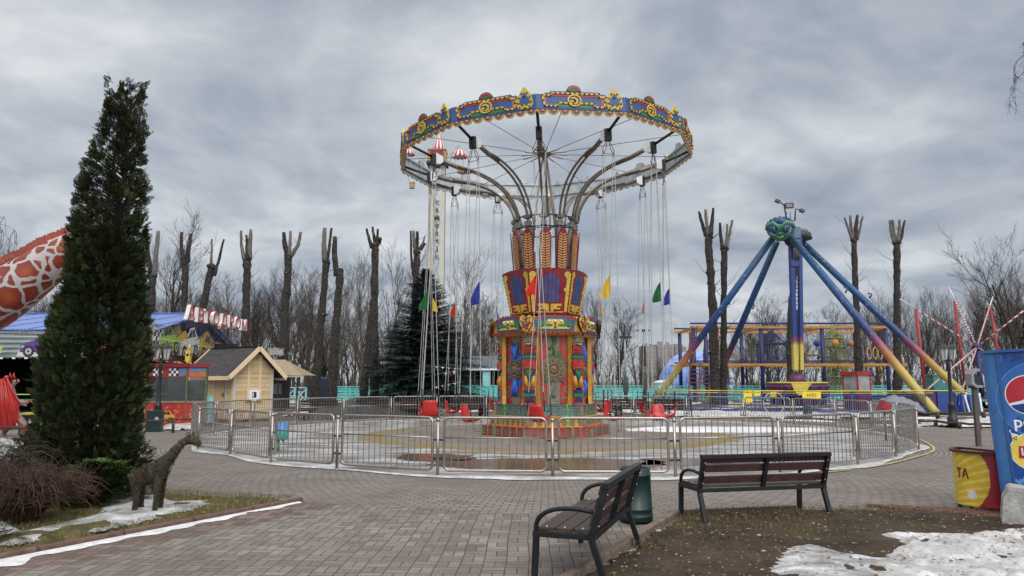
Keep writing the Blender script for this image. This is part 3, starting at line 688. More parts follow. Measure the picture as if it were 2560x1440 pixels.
def totem():
    b = MB(); fr = Frame((0, -1.40, 1.97), (1, 0, 0), (0, 0, 1))
    b.prism([(-.30, -1.05), (.30, -1.05), (.27, -.9), (.25, -.8), (.25, 1.04), (-.25, 1.04), (-.25, -.8), (-.27, -.9)], fr, -.12, .0, 0)
    for sx in (-1, 1): b.prism([(sx * .235, -1.0), (sx * .25, -1.0), (sx * .25, 1.0), (sx * .235, 1.0)], fr, 0, .012, 6)
    def blk(y0, y1, wv, d, mi): b.prism([(-wv, y0), (wv, y0), (wv, y1), (-wv, y1)], fr, -.02, d, mi)
    # carved mask
    blk(.70, 1.03, .19, .07, 5); b.sphere(fr(0, .84, .06), .15, 5, 12, 8, (.95, .5, 1.0))
    b.prism([(-.19, .93), (.19, .93), (.17, 1.03), (-.17, 1.03)], fr, .06, .13, 5)
    for sx in (-1, 1):
        b.ring((sx * .07, .86), .05, .032, fr, .1, .145, 7, 10); b.prism(circ(sx * .07, .86, .03, 8), fr, .1, .128, 8)
    b.prism([(-.022, .87), (.022, .87), (.045, .79), (-.045, .79)], fr, .1, .17, 5); b.strip([(-.07, .745), (0, .76), (.07, .745), (0, .728)], .022, fr, .1, .15, 7, True)
    blk(.46, .69, .2, .07, 1); b.strip([(-.17, .62), (-.06, .57), (.06, .57), (.17, .62)], .03, fr, .07, .1, 1); b.strip([(-.14, .52), (.14, .52)], .03, fr, .07, .1, 1)
    blk(.40, .45, .2, .06, 4); blk(.32, .40, .23, .09, 2)
    for i in range(7): b.sphere(fr(-.15 + .05 * i, .36, .09), .016, 2, 5, 3)
    blk(.22, .31, .19, .06, 1); blk(.0, .22, .21, .1, 1); blk(.03, .19, .23, .05, 1)
    for yy in (.05, .11, .17): b.strip([(-.15, yy), (.15, yy)], .02, fr, .1, .12, 3)
    b.prism([(-.2, -.03), (.2, -.03), (0, -.36)], fr, -.02, .07, 4); b.prism([(-.15, -.03), (.15, -.03), (0, -.25)], fr, .07, .09, 2)
    for sx in (-1, 1):
        b.tube([fr(sx * .12, -.2, .03), fr(sx * .11, -.38, .06), fr(sx * .09, -.55, .03)], [.05, .065, .05], 8, 0)
        b.strip([(sx * .2, -.1), (sx * .22, -.35), (sx * .18, -.55)], .03, fr, 0, .04, 3)
    blk(-.60, -.56, .2, .09, 3); b.prism(circ(0, -.70, .17, 12, 0, pi), fr, 0, .09, 4); blk(-.70, -.60, .19, .05, 1)
    blk(-.80, -.71, .19, .1, 2); blk(-.98, -.81, .19, .06, 1); b.prism(circ(0, -.97, .15, 12, 0, pi), fr, 0, .09, 4); blk(-1.03, -.98, .21, .13, 3)
    return part(b, 'totem_pillar', [P_och, P_red, P_grn, M('paint_coral', (.5, .07, .05), .45, var=.2), P_nav, P_brz, P_tau, M('mask_pale', (.42, .36, .27), .5), P_blk])
to = totem(); to.rotation_euler[2] = TH + radians(30)
for k in range(1, 6): dup_part(to, car, TH + radians(30 + 60 * k))
# cornice with panels and hearts
b = MB(); hexbody(b, [(1.50, 2.96), (1.62, 3.0), (1.66, 3.06), (1.66, 3.46), (1.6, 3.52)], TH); part(b, 'cornice', [P_och])
b = MB(); ap = 1.66 * cos(pi / 6); fr = Frame((0, -ap, 3.26), (1, 0, 0), (0, 0, 1)); W = 1.66
b.prism([(-W / 2, -.24), (W / 2, -.24), (W / 2, -.18), (-W / 2, -.18)], fr, -.05, .05, 1)
b.prism([(-.56, -.17), (.56, -.17), (.62, .16), (.38, .16), (.38, .24), (-.38, .24), (-.38, .16), (-.62, .16)], fr, -.02, .03, 0)
b.prism([(-.66, .16), (-.40, .16), (-.40, .25), (-.36, .25), (-.36, .30), (-.66, .22)], fr, -.04, .02, 1); b.prism([(.66, .16), (.40, .16), (.40, .25), (.36, .25), (.36, .30), (.66, .22)], fr, -.04, .02, 1)
b.prism([(-.36, .25), (.36, .25), (.36, .30), (-.36, .30)], fr, -.04, .025, 1)
b.prism([(-.48, -.13), (.48, -.13), (.53, .11), (.32, .11), (.32, .19), (-.32, .19), (-.32, .11), (-.53, .11)], fr, .03, .04, 2)
for q in ([(-.44, -.11), (-.06, -.11), (-.06, 0), (-.09, 0), (-.09, -.05), (-.38, -.05), (-.38, .02), (-.44, .02)], [(.44, -.11), (.06, -.11), (.06, 0), (.09, 0), (.09, -.05), (.38, -.05), (.38, .02), (.44, .02)], [(-.26, .03), (.26, .03), (.26, .13), (.2, .17), (-.2, .17), (-.26, .13)], [(-.07, -.11), (.07, -.11), (.07, .03), (-.07, .03)]):
    b.prism(q, fr, .04, .055, 3)
for x, y, mi in ((-.19, .12, 4), (0, .12, 4), (.19, .12, 4), (0, .05, 5), (0, -.05, 6), (-.40, -.02, 5), (.40, -.02, 5)): b.sphere(fr(x, y, .07), .038, mi, 8, 6)
for i in range(12):
    b.sphere(fr(-.7 + 1.4 * i / 11, -.21, .06), .022, 5 if i % 2 else 7, 6, 4); b.sphere(fr(-.62 + 1.24 * i / 11, .31 if abs(i - 5.5) < 3.5 else .22, .02), .022, 5, 6, 4)
cp = part(b, 'cornice_panel', [P_blu, P_red, P_grn, P_yel, P_bul, P_bro, P_bgr, P_nav], a=TH)
for k in range(1, 6): dup_part(cp, car, TH + radians(60 * k))
def heart(s): return [(s * .62 * (16 * sin(t) ** 3) / 16, s * (13 * cos(t) - 5 * cos(2 * t) - 2 * cos(3 * t) - cos(4 * t)) / 16) for t in (2 * pi * i / 32 for i in range(32))]
b = MB(); fr = Frame((0, -1.72, 3.30), (1, 0, 0), (0, 0, 1)); b.prism(heart(.33), fr, -.06, .03, 0, 4, 4); b.prism([(x, y - .01) for x, y in heart(.21)], fr, .03, .05, 1)
b.prism([(x, y + .02) for x, y in circ(0, -.01, .06, 10)], fr, .05, .08, 2)
for x, y in heart(.265)[::3]: b.sphere(fr(x, y, .04), .024, 3, 6, 4)
for sx in (-1, 1): b.prism(circ(sx * .07, .08, .03, 8), fr, .05, .065, 0)
hh = part(b, 'heart_ornament', [P_yel, P_red, P_tau, P_bgr, P_blk], a=TH + radians(30))
for k in range(1, 6): dup_part(hh, car, TH + radians(30 + 60 * k))
# neck and flaring bowl
b = MB(); b.lathe([(.75, 3.5), (.75, 3.75)], 12, 0)
for i in range(18):
    a = 2 * pi * i / 18; b.bar((.98 * cos(a), .98 * sin(a), 3.48), (1.02 * cos(a + .1), 1.02 * sin(a + .1), 3.72), .03, .03, 1)
part(b, 'neck', [P_blk, P_dred])
TB = radians(5); zb, zt, Rb, Rt = 3.64, 4.96, 1.08, 1.36
sl_ = hypot((Rt - Rb) * cos(pi / 6), zt - zb)
b = MB(); fr = Frame((0, -Rb * cos(pi / 6), zb), (1, 0, 0), (0, -(Rt - Rb) * cos(pi / 6), zt - zb))
b.prism([(-Rb / 2, 0), (Rb / 2, 0), (Rt / 2, sl_), (.28, sl_ + .05), (-.28, sl_ + .05), (-Rt / 2, sl_)], fr, -.05, 0, 0, 0, 6)
for i in range(5):
    x = (i - 2) * .125; h = sl_ * (.88, .96, 1.0, .96, .88)[i] - .06
    b.prism([(x * .86 - .038, .36), (x * .86 + .038, .36), (x + .042, h - .06)] + circ(x, h - .06, .042, 6, 0, pi) + [(x - .042, h - .06)], fr, 0, .012, 1)
for sx in (-1, 1):
    b.prism([(sx * (Rb / 2 - .10), .06), (sx * (Rb / 2 - .02), .06), (sx * (Rt / 2 - .04), sl_ - .12), (sx * (Rt / 2 - .16), sl_ - .12)], fr, 0, .015, 2)
    b.prism(circ(sx * (Rt / 2 - .15), sl_ - .15, .10, 12), fr, 0, .017, 2); b.prism(circ(sx * (Rt / 2 - .20), sl_ * .55, .06, 10), fr, 0, .017, 2)
    b.prism([(sx * .03, .09), (sx * .12, .09), (sx * .12, .14), (sx * .32, .14), (sx * .32, .19), (sx * .2, .19), (sx * .24, .24), (sx * .36, .24), (sx * .36, .31), (sx * .06, .31), (sx * .03, .28)], fr, 0, .014, 2)
    for i in range(11):
        t_ = (i + .5) / 11; b.sphere(fr(sx * lerp(Rb / 2, Rt / 2, t_), t_ * sl_, .0), .026, 3, 6, 4)
b.prism([(-.4, .045), (.4, .045), (.41, .075), (-.41, .075)], fr, 0, .014, 2)
bp = part(b, 'bowl_panel', [P_dred, P_blu, P_yel, P_bro, P_red, P_red, P_alu], a=TB)
for k in range(1, 6): dup_part(bp, car, TB + radians(60 * k))
# feathers, columns, collar
AR = [radians(-5 + 30 * k) for k in range(12)]
b = MB(); fr = Frame((0, -.98, 4.8), (1, 0, 0), (0, -.13, 1.5))
prof = [(.13, 0), (.175, .55), (.19, 1.1), (.175, 1.28), (.10, 1.44), (0, 1.52)]
b.prism([(x, y) for x, y in prof] + [(-x, y) for x, y in prof[-2::-1]], fr, -.03, 0, 0)
for i in range(15):
    y = .16 + i * .078; wv = .145 if y < 1.15 else .145 - (y - 1.15) * .5
    for sx in (-1, 1):
        if wv > .03: b.prism([(sx * .014, y), (sx * wv, y + .05), (sx * wv, y + .088), (sx * .014, y + .042)], fr, 0, .008, 1); b.prism([(sx * .014, y - .012), (sx * wv, y + .038), (sx * wv, y + .05), (sx * .014, y)], fr, 0, .006, 2)
fe = part(b, 'feather', [P_dred, M('feather_gold', (.58, .33, .09), .5, var=.15), P_blk], a=AR[0] + radians(3))
for a in AR[1:]: dup_part(fe, car, a + radians(3))
b = MB(); b.tube([(0, -.72, 4.3), (0, -.98, 6.62)], .052, 8, 0); b.box((0, -.97, 6.45), (.2, .16, .14), 0); b.box((0, -1.0, 6.66), (.25, .15, .09), 1); b.box((.05, -.9, 5.9), (.06, .08, .5), 0); b.box((-.06, -.86, 5.5), (.05, .07, .7), 0)
cl = part(b, 'column', [M('dirty_white', (.21, .20, .18), .6, var=.35, scale=9, grime=.9), P_stl], a=AR[0])
for a in AR[1:]: dup_part(cl, car, a)
b = MB()
for z, r in ((6.36, .95), (6.70, 1.0)): b.tube([(r * sin(a), -r * cos(a), z) for a in AR], .022, 6, 0, True)
part(b, 'collar', [P_blk])
b = MB(); b.lathe([(.5, 4.0), (.45, 6.3)], 12, 0)
M('mast_dark', (.1, .1, .1), .6)
for i in range(4): a = pi / 4 + i * pi / 2; b.tube([(.5 * cos(a), .5 * sin(a), 4.6), (.07 * cos(a), .07 * sin(a), 8.85)], .032, 6, 1)
b.lathe([(.14, 8.82), (.2, 8.86), (.2, 8.94), (.08, 8.98)], 12, 1)
b2 = MB()
for i in range(4): a = pi / 4 + i * pi / 2; b2.tube([(.62 * cos(a), .62 * sin(a), 4.6), (.5 * cos(a), .5 * sin(a), 6.5), (.07 * cos(a), .07 * sin(a), 8.85)], .032, 6, 0)
b2.lathe([(.14, 8.82), (.2, 8.86), (.2, 8.94), (.08, 8.98)], 12, 0)
part(b2, 'hub', [P_stl])
b = MB(); b.tube([(0, -.15, 8.9), (0, -.75, 8.86)], .02, 5, 0); b.tube([(0, -.75, 8.88), (0, -4.5, 8.78)], .011, 4, 0)
ca = part(b, 'cable', [P_stl], a=AR[0] + radians(9))
tilted(ca, AR[0] + radians(9))
for a in AR[1:]: tilted(dup_part(ca, car, 0), a + radians(9))
# the twelve arms
b = MB(); pts = bez((0, -1.0, 6.62), (0, -1.10, 7.55), (0, -1.85, 8.02), (0, -3.0, 8.19), 14)
for sx in (-.075, .075): b.tube([p + X * sx for p in pts], .036, 8, 0)
b.tube([(0, -2.55, 8.1), (0, -3.05, 8.19), (0, -3.62, 8.37)], .07, 10, 0)
b.tube([(0, -3.8, 8.42), (0, -4.58, 8.74)], .042, 8, 1)
am = part(b, 'arm', [P_stl, P_blk], a=AR[0])
b = MB(); fr = Frame((0, 0, 0), (0, -1, 0), (0, 0, 1))
b.prism([(3.5, 8.27), (3.5, 8.44), (3.72, 8.54), (3.72, 8.2), (3.6, 8.2)], fr, -.09, .09, 0); b.prism([(3.722, 8.50), (3.84, 8.50), (3.84, 8.17), (3.722, 8.15)], fr, -.085, .085, 1)
hd = part(b, 'arm_head', [P_wht, P_blk], am)
b = MB()
for sx in (-1, 1):
    b.tube([(sx * .04, -3.76, 8.12), (sx * .07, -3.76, 7.95), (sx * .17, -3.76, 7.80)], .012, 5, 0); b.tube([(sx * .08, -3.76, 8.12), (sx * .19, -3.76, 7.9), (sx * .17, -3.76, 7.80)], .012, 5, 0); b.tube(circ(0, 0, .03, 8) and [(sx * .17 + .025 * cos(t), -3.76, 7.77 + .035 * sin(t)) for t in (2 * pi * i / 8 for i in range(8))], .008, 4, 0, True)
b.tube([(-.17, -3.76, 7.8), (.17, -3.76, 7.8)], .01, 5, 0)
part(b, 'hanger', [P_stl], am)
tilted(am, AR[0])
for a in AR[1:]: tilted(dup_part(am, car, 0), a)
# crown ring
W = 2 * 4.70 * sin(pi / 12); ap = 4.70 * cos(pi / 12); Z0 = 8.68
fr = Frame((0, -ap, Z0), (1, 0, 0), (0, 0, 1)); fr.v = fr.v * .88; h = W / 2; uc = -.20
b = MB(); out = [(-h, 0), (h, 0), (h, .44), (.66, .44), (.66, .50), (.52, .50), (.52, .56), (-.82, .56), (-.82, .50), (-.98, .50), (-.98, .45), (-h, .45)]
b.prism(out, fr, -.05, 0, 0, 0, 1)
b.prism(circ(uc, .55, .205, 14, 0, pi), fr, -.05, .012, 8, 8, 1); b.prism(circ(uc, .57, .17, 12, 0, pi), fr, .012, .02, 2)
for a in (20, 55, 90, 125, 160): b.prism(circ(uc + .14 * cos(radians(a)), .58 + .11 * sin(radians(a)), .045, 7), fr, .02, .032, 3)
b.prism([(uc - .66, .40), (uc + .66, .40), (uc + .66, .46), (uc - .66, .46)], fr, 0, .01, 3); b.prism([(-1.05, .36), (-.86, .36), (-.86, .42), (-1.05, .42)], fr, 0, .01, 3); b.prism([(.47, .36), (.62, .36), (.62, .42), (.47, .42)], fr, 0, .01, 3)
b.prism([(-1.02, .11), (-.96, .11), (-.96, .36), (-1.02, .36)], fr, 0, .01, 9); b.prism([(.55, .11), (.60, .11), (.60, .36), (.55, .36)], fr, 0, .01, 9)
b.prism([(uc - .50, .05), (uc + .50, .05), (uc + .46, .16), (uc - .46, .16)], fr, 0, .01, 2)
frame_top = [(-1.06, .41), (-.84, .41), (-.84, .49), (.48, .49), (.48, .41), (.67, .41), (.62, .09), (.36, .09), (.34, .19), (uc - .44 + .0, .19), (uc - .46, .09), (-1.0, .09)]
b.strip(frame_top, .05, fr, .01, .03, 4, True)
def along(pl, st):
    o = []; k = len(pl)
    for i in range(k):
        p, q = Vector(pl[i]), Vector(pl[(i + 1) % k]); n = max(1, int(round((q - p).length / st)))
        o += [tuple(p.lerp(q, j / n)) for j in range(n)]
    return o
for x, y in along(frame_top, .135): b.sphere(fr(x, y, .035), .026, 5, 6, 4)
b.ring((uc, .27), .19, .15, fr, .02, .05, 4, 22); b.prism(circ(uc, .27, .15, 16), fr, .01, .02, 0)
b.strip([(uc - .09, .33), (uc, .36), (uc + .08, .3), (uc + .07, .2), (uc - .02, .16)], .05, fr, .02, .045, 4); b.strip([(uc - .12, .24), (uc + .02, .25)], .05, fr, .02, .045, 4); b.sphere(fr(uc + .01, .27, .05), .035, 5, 6, 4)
pn = part(b, 'crown_panel', [P_blu, P_alu, P_grn, P_red, P_yel, P_bro, P_bgr, P_tau, M('paint_deep_teal', (.02, .07, .085), .5, var=.3), M('paint_salmon', (.42, .1, .06), .5)], a=0)
b = MB(); sc_ = .90
SQ = (.86, .86); sp_ = [(x * SQ[0], y * SQ[1]) for x, y in [(0, .86), (.13, .68), (.24, .44), (.27, .22), (.2, .08), (.1, .05), (.0, .12)]]
spo = [(x + sc_, y - .02) for x, y in sp_] + [(-x + sc_, y - .02) for x, y in sp_[-2:0:-1]]
b.prism(spo, fr, -.04, .03, 0, 0, 2)
spi = [(x * SQ[0], y * SQ[1]) for x, y in [(0, .66), (.09, .52), (.155, .38), (.17, .24), (.12, .22), (.06, .26), (0, .2)]]
b.prism([(x + sc_, y - .02) for x, y in spi] + [(-x + sc_, y - .02) for x, y in spi[-2:0:-1]], fr, .03, .04, 1)
for x, y in ((.09, .62), (.17, .46), (.21, .28), (.16, .12), (.07, .2)):
    for sx in (-1, 1): b.sphere(fr(sc_ + sx * x * .86, y * .86 - .02, .045), .026, 3, 6, 4)
b.sphere(fr(sc_, .40, .05), .03, 3, 6, 4)
sd_ = part(b, 'spade_ornament', [P_yel, P_blu, P_alu, P_bgr], pn)
b = MB()
for i in range(8):
    x = -h + W * (i + .5) / 8; r = W / 16
    b.prism(circ(x, -.02, r * .98, 10, pi, 2 * pi), fr, -.045, -.005, 0, 0, 3); b.prism(circ(x, -.02, r * .82, 10, pi, 2 * pi), fr, -.005, .003, 1); b.prism(circ(x, -.025, r * .6, 9, pi, 2 * pi), fr, .003, .01, 2); b.sphere(fr(x, -.06, .01), .035, 4, 7, 5)
sf = part(b, 'scallop_fringe', [P_yel, P_tau, M('scallop_red', (.26, .05, .03), .5), P_alu, M('lamp_pink', (.5, .3, .26), .2)], pn)
b = MB(); b.bar((-h, -ap + .09, Z0 + .02), (h, -ap + .09, Z0 + .02), .05, .05, 0); b.bar((-h, -ap + .09, Z0 + .42), (h, -ap + .09, Z0 + .42), .04, .04, 0); b.bar((0, -ap + .09, Z0), (0, -ap + .09, Z0 + .5), .04, .04, 0)
part(b, 'back_frame', [P_alu], pn)
tilted(pn, AR[0] + pi / 12)
for a in AR[1:]: tilted(dup_part(pn, car, 0), a + pi / 12)

# hanging seats: each one swings by itself
F_g, F_y, F_r, F_b = M('flag_green', (.02, .11, .035), .8), M('flag_yellow', (.60, .40, .03), .8), M('flag_red', (.55, .03, .02), .8), M('flag_blue', (.03, .045, .24), .8)
P_seat = M('red_plastic_seat', (.46, .022, .022), .32, var=.12, scale=3)
SEATS = [(-5, 'r', 150, 'red', 1.0), (-35, 'b', 60, 'blue', 1.1), (-65, 'g', 185, 'green', 1.1), (-95, 'y', 20, 'yellow', .8), (-125, 'r', 80, 'red', .8), (-155, 'b', 110, 'blue', .85),
         (175, None, 0, None, 1), (145, 'y', -60, 'yellow', .75), (115, 'r', 100, 'red', .9), (85, 'b', -100, 'blue', .9), (55, 'g', 5, 'green', 1.0), (25, 'y', 70, 'yellow', 1.1)]
SL = {-5: 'red swing seat hanging right in front of the carousel drum, red flag on its chain', -35: 'red swing seat left of the drum under the largest blue flag', -65: 'red swing seat furthest left, nearer one under the green flag', -95: 'red swing seat behind the leftmost one, under a small yellow flag before the spruce',
      -125: 'red swing seat under the small red flag in front of the spruce', -155: 'red swing seat close beside the left edge of the drum under a dark blue flag', 175: 'red swing seat hanging hidden behind the carousel drum',
      145: 'red swing seat behind the right edge of the drum under the small yellow flag', 115: 'red swing seat at the back right under the narrow red flag', 85: 'red swing seat furthest right under the torn blue flag', 55: 'red swing seat on the right under the dark green flag', 25: 'red swing seat in front of the drum\'s right edge under the large yellow flag'}
for ang, fl, yaw, cn, fs_ in SEATS:
    a = radians(ang); c0 = Vector((RC[0] + 3.76 * sin(a), RC[1] - 3.76 * cos(a), 0)); tx = Vector((cos(a), sin(a), 0)); random.seed(ang + 500)
    zz = .62 + rnd(-.04, .05); sw = thing('chain_swing', SL[ang], 'swing seat', (c0.x, c0.y, zz), 0, 'swing seats hanging from the carousel arms')
    R = Matrix.Rotation(radians(yaw), 3, 'Z') @ Matrix.Rotation(rnd(-.12, .12), 3, 'X'); T = lambda x, y, z: c0 + Z * zz + R @ Vector((x, y, z))
    b = MB(); prof = [(-.24, .06), (-.2, -.0), (-.05, -.05), (.10, -.04), (.17, .02), (.21, .18), (.24, .34), (.25, .40)]; vs = []; fs = []; n = 9
    for i, (y, z) in enumerate(prof):
        for j in range(n):
            s = -1 + 2 * j / (n - 1); cup = .07 * s ** 4 if i < 5 else 0; wv = .23 if i < 5 else .23 - .02 * (i - 4)
            vs.append(T(s * wv, y - (.06 * s * s if i >= 5 else 0), z + cup))
    for i in range(len(prof) - 1):
        for j in range(n - 1): fs.append((i * n + j, i * n + j + 1, (i + 1) * n + j + 1, (i + 1) * n + j))
    b.add(vs, fs, 0, True); o = b.build('seat', [P_seat], sw); so_ = o.modifiers.new('shell', 'SOLIDIFY'); so_.thickness = .014
    b = MB(); b.tube([T(-.24, .1, .06), T(-.26, -.06, .2), T(-.25, -.22, .2), T(.25, -.22, .2), T(.26, -.06, .2), T(.24, .1, .06)], .011, 6, 0)
    b.tube([T(-.22, -.2, -.02), T(-.2, -.24, -.3), T(.2, -.24, -.3), T(.22, -.2, -.02)], .009, 6, 0)
    b.build('safety_bar', [P_stl], sw)
    for sx in (-1, 1):
        top = Vector((RC[0], RC[1], 0)) + (PIV + TILT @ (Vector((c0.x - RC[0], c0.y - RC[1], 7.79 - 8.7)) + tx * (.17 * sx))); ends = []
        for y in (-.17, .2):
            e = T(.25 * sx, y, .1 if y < 0 else .25); up = top + Vector((0, 0, 0)) + (R @ Vector((0, y * .12, 0)))
            m = e.lerp(up, .07); b = MB(); b.tube([e, m], .016, 6, 1)
            k = 36
            b.tube([m.lerp(up, i / k) for i in range(k + 1)], [.0088 if i % 2 else .0112 for i in range(k + 1)], 4, 0, smooth=False)
            b.build('chain', [P_chn, P_blk], sw); ends.append((e, up))
    if fl:
        e, up = ends[1] if ang in (-5, 25, 55, 85) else ends[0]; f0 = e.lerp(up, .52); f1 = e.lerp(up, .52 - .082 * fs_); b = MB(); vs = []; n = 7
        dr = Vector((-1 if ang not in (-95, -155) else .8, .1, 0)) * (.30 * fs_ if ang not in (-155, 115) else .10)
        if ang == 145: dr = Vector((.12, -.1, 0))
        for i in range(n):
            for j in range(n):
                s, q = i / (n - 1), j / (n - 1); edge = f0.lerp(f1, s); ww = (.1 + .9 * s ** .8) if s < .75 else (.88 - .25 * (s - .75))
                vs.append(edge + dr * q * ww + Vector((0, .04 * sin(q * 7 + s * 3), -.04 * q)))
        b.add(vs, [(i * n + j, i * n + j + 1, (i + 1) * n + j + 1, (i + 1) * n + j) for i in range(n - 1) for j in range(n - 1)], 0, True)
        if ang in (85, 55): b.tube([f1, f1 + Vector((-.12, 0, .03)), f1 + Vector((-.3, .02, .0))], .006, 4, 0)
        b.build('flag', [{'g': F_g, 'y': F_y, 'r': F_r, 'b': F_b}[fl]], sw)
random.seed(21)

# ------------------------------------------------------------------ steel fence round the carousel
P_ss = M('stainless_steel', (.36, .33, .30), .3, metal=.9, var=.15, scale=12)
fen = thing('steel_fence', 'waist high stainless steel bar fence ringing the carousel yard', 'fence', (FENCE[5][0], FENCE[5][1], 0.012))
nF = len(FENCE)
for i in range(nF):
    p, q = Vector((*FENCE[i], .0)), Vector((*FENCE[(i + 1) % nF], .0)); d = q - p; ln = d.length; d.normalize()
    b = MB(); b.tube([p, p + Z * .955], .027, 10, 0); b.lathe([(.05, 0.0), (.05, .02)], 10, 0, p); b.sphere(p + Z * .965, .038, 0, 10, 8)
    for s, dd in ((1, d), (-1, (Vector((*FENCE[i - 1], 0)) - p).normalized())):
        for z in (.30, .62): b.bar(p + Z * z, p + dd * .13 + Z * z, .02, .03, 1)
    b.build('post', [P_ss, P_blk], fen)
    a, e = p + d * .11, q - d * .11; L_ = ln - .22; r = .09; fr = Frame(a, d, Z); z0, z1 = .11, 1.0
    if L_ < .3: continue
    b = MB(); loop = []
    for cx_, cz_, a0 in ((L_ - r, z0 + r, -90), (L_ - r, z1 - r, 0), (r, z1 - r, 90), (r, z0 + r, 180)):
        for t in range(5): loop.append(fr(cx_ + r * cos(radians(a0 + t * 22.5)), cz_ + r * sin(radians(a0 + t * 22.5))))
    b.tube(loop, .0235, 8, 0, True); b.tube([fr(0, .66), fr(L_, .66)], .013, 6, 0)
    nb = int(L_ / .118)
    for k in range(1, nb): x = L_ * k / nb; b.tube([fr(x, z0), fr(x, z1)], .0085, 5, 0, caps=False)
    b.build('panel', [P_ss], fen)
b = MB(); c = A(2210, 1018, 20.6); b.box(c, (.28, .2, .3), 0, Matrix.Rotation(.5, 3, 'Y')); b.box(c + Vector((.02, -.11, .02)), (.2, .02, .2), 1, Matrix.Rotation(.5, 3, 'Y'))
rb = b.build('control_box', [P_dred, P_red], bevel=.02); tag(rb, 'small dark red box fixed tilted to the fence rail on the right', 'box')
b2 = MB(); b2.tube([c, Vector((c.x, c.y, .02))], .03, 8, 0); o = b2.build('stand', [P_stl]); o.parent = rb
# ------------------------------------------------------------------ vegetation
def bark(name, c0, c1, sc=9, bump=.9):
    m, nt, bs = new_mat(name); t = nd(nt, 'ShaderNodeTexCoord').outputs['Object']
    mp = nd(nt, 'ShaderNodeMapping'); mp.inputs['Scale'].default_value = (1, 1, .45); nt.links.new(t, mp.inputs[0])
    v = nd(nt, 'ShaderNodeTexVoronoi', feature='DISTANCE_TO_EDGE'); v.inputs['Scale'].default_value = sc; nt.links.new(mp.outputs[0], v.inputs['Vector'])
    n = noise(nt, t, 4, 7, .7); e = maprange(nt, v.outputs['Distance'], .0, .16)
    f = mth(nt, 'MULTIPLY', e, n); c = ramp(nt, f, [(.05, tuple(x * .4 for x in c0)), (.3, c0), (.6, c1)])
    nt.links.new(c, bs.inputs['Base Color']); bs.inputs['Roughness'].default_value = .92
    b = nd(nt, 'ShaderNodeBump'); b.inputs['Strength'].default_value = bump; b.inputs['Distance'].default_value = .05; nt.links.new(f, b.inputs['Height']); nt.links.new(b.outputs[0], bs.inputs['Normal'])
    MATS[name] = m; return m
B_pop = bark('poplar_bark', (.026, .022, .019), (.066, .057, .049), 9, 1.0)
B_dark = M('dark_twigs', (.036, .030, .026), .9, var=.35, scale=2); B_brown = M('brown_twigs', (.068, .052, .043), .9, var=.35, scale=2); B_pale = M('pale_twigs', (.092, .078, .064), .9, var=.35, scale=2)
M('cut_wood', (.42, .36, .27), .8, var=.25, scale=12); M('stub_grey', (.13, .115, .10), .85, var=.3, scale=6)

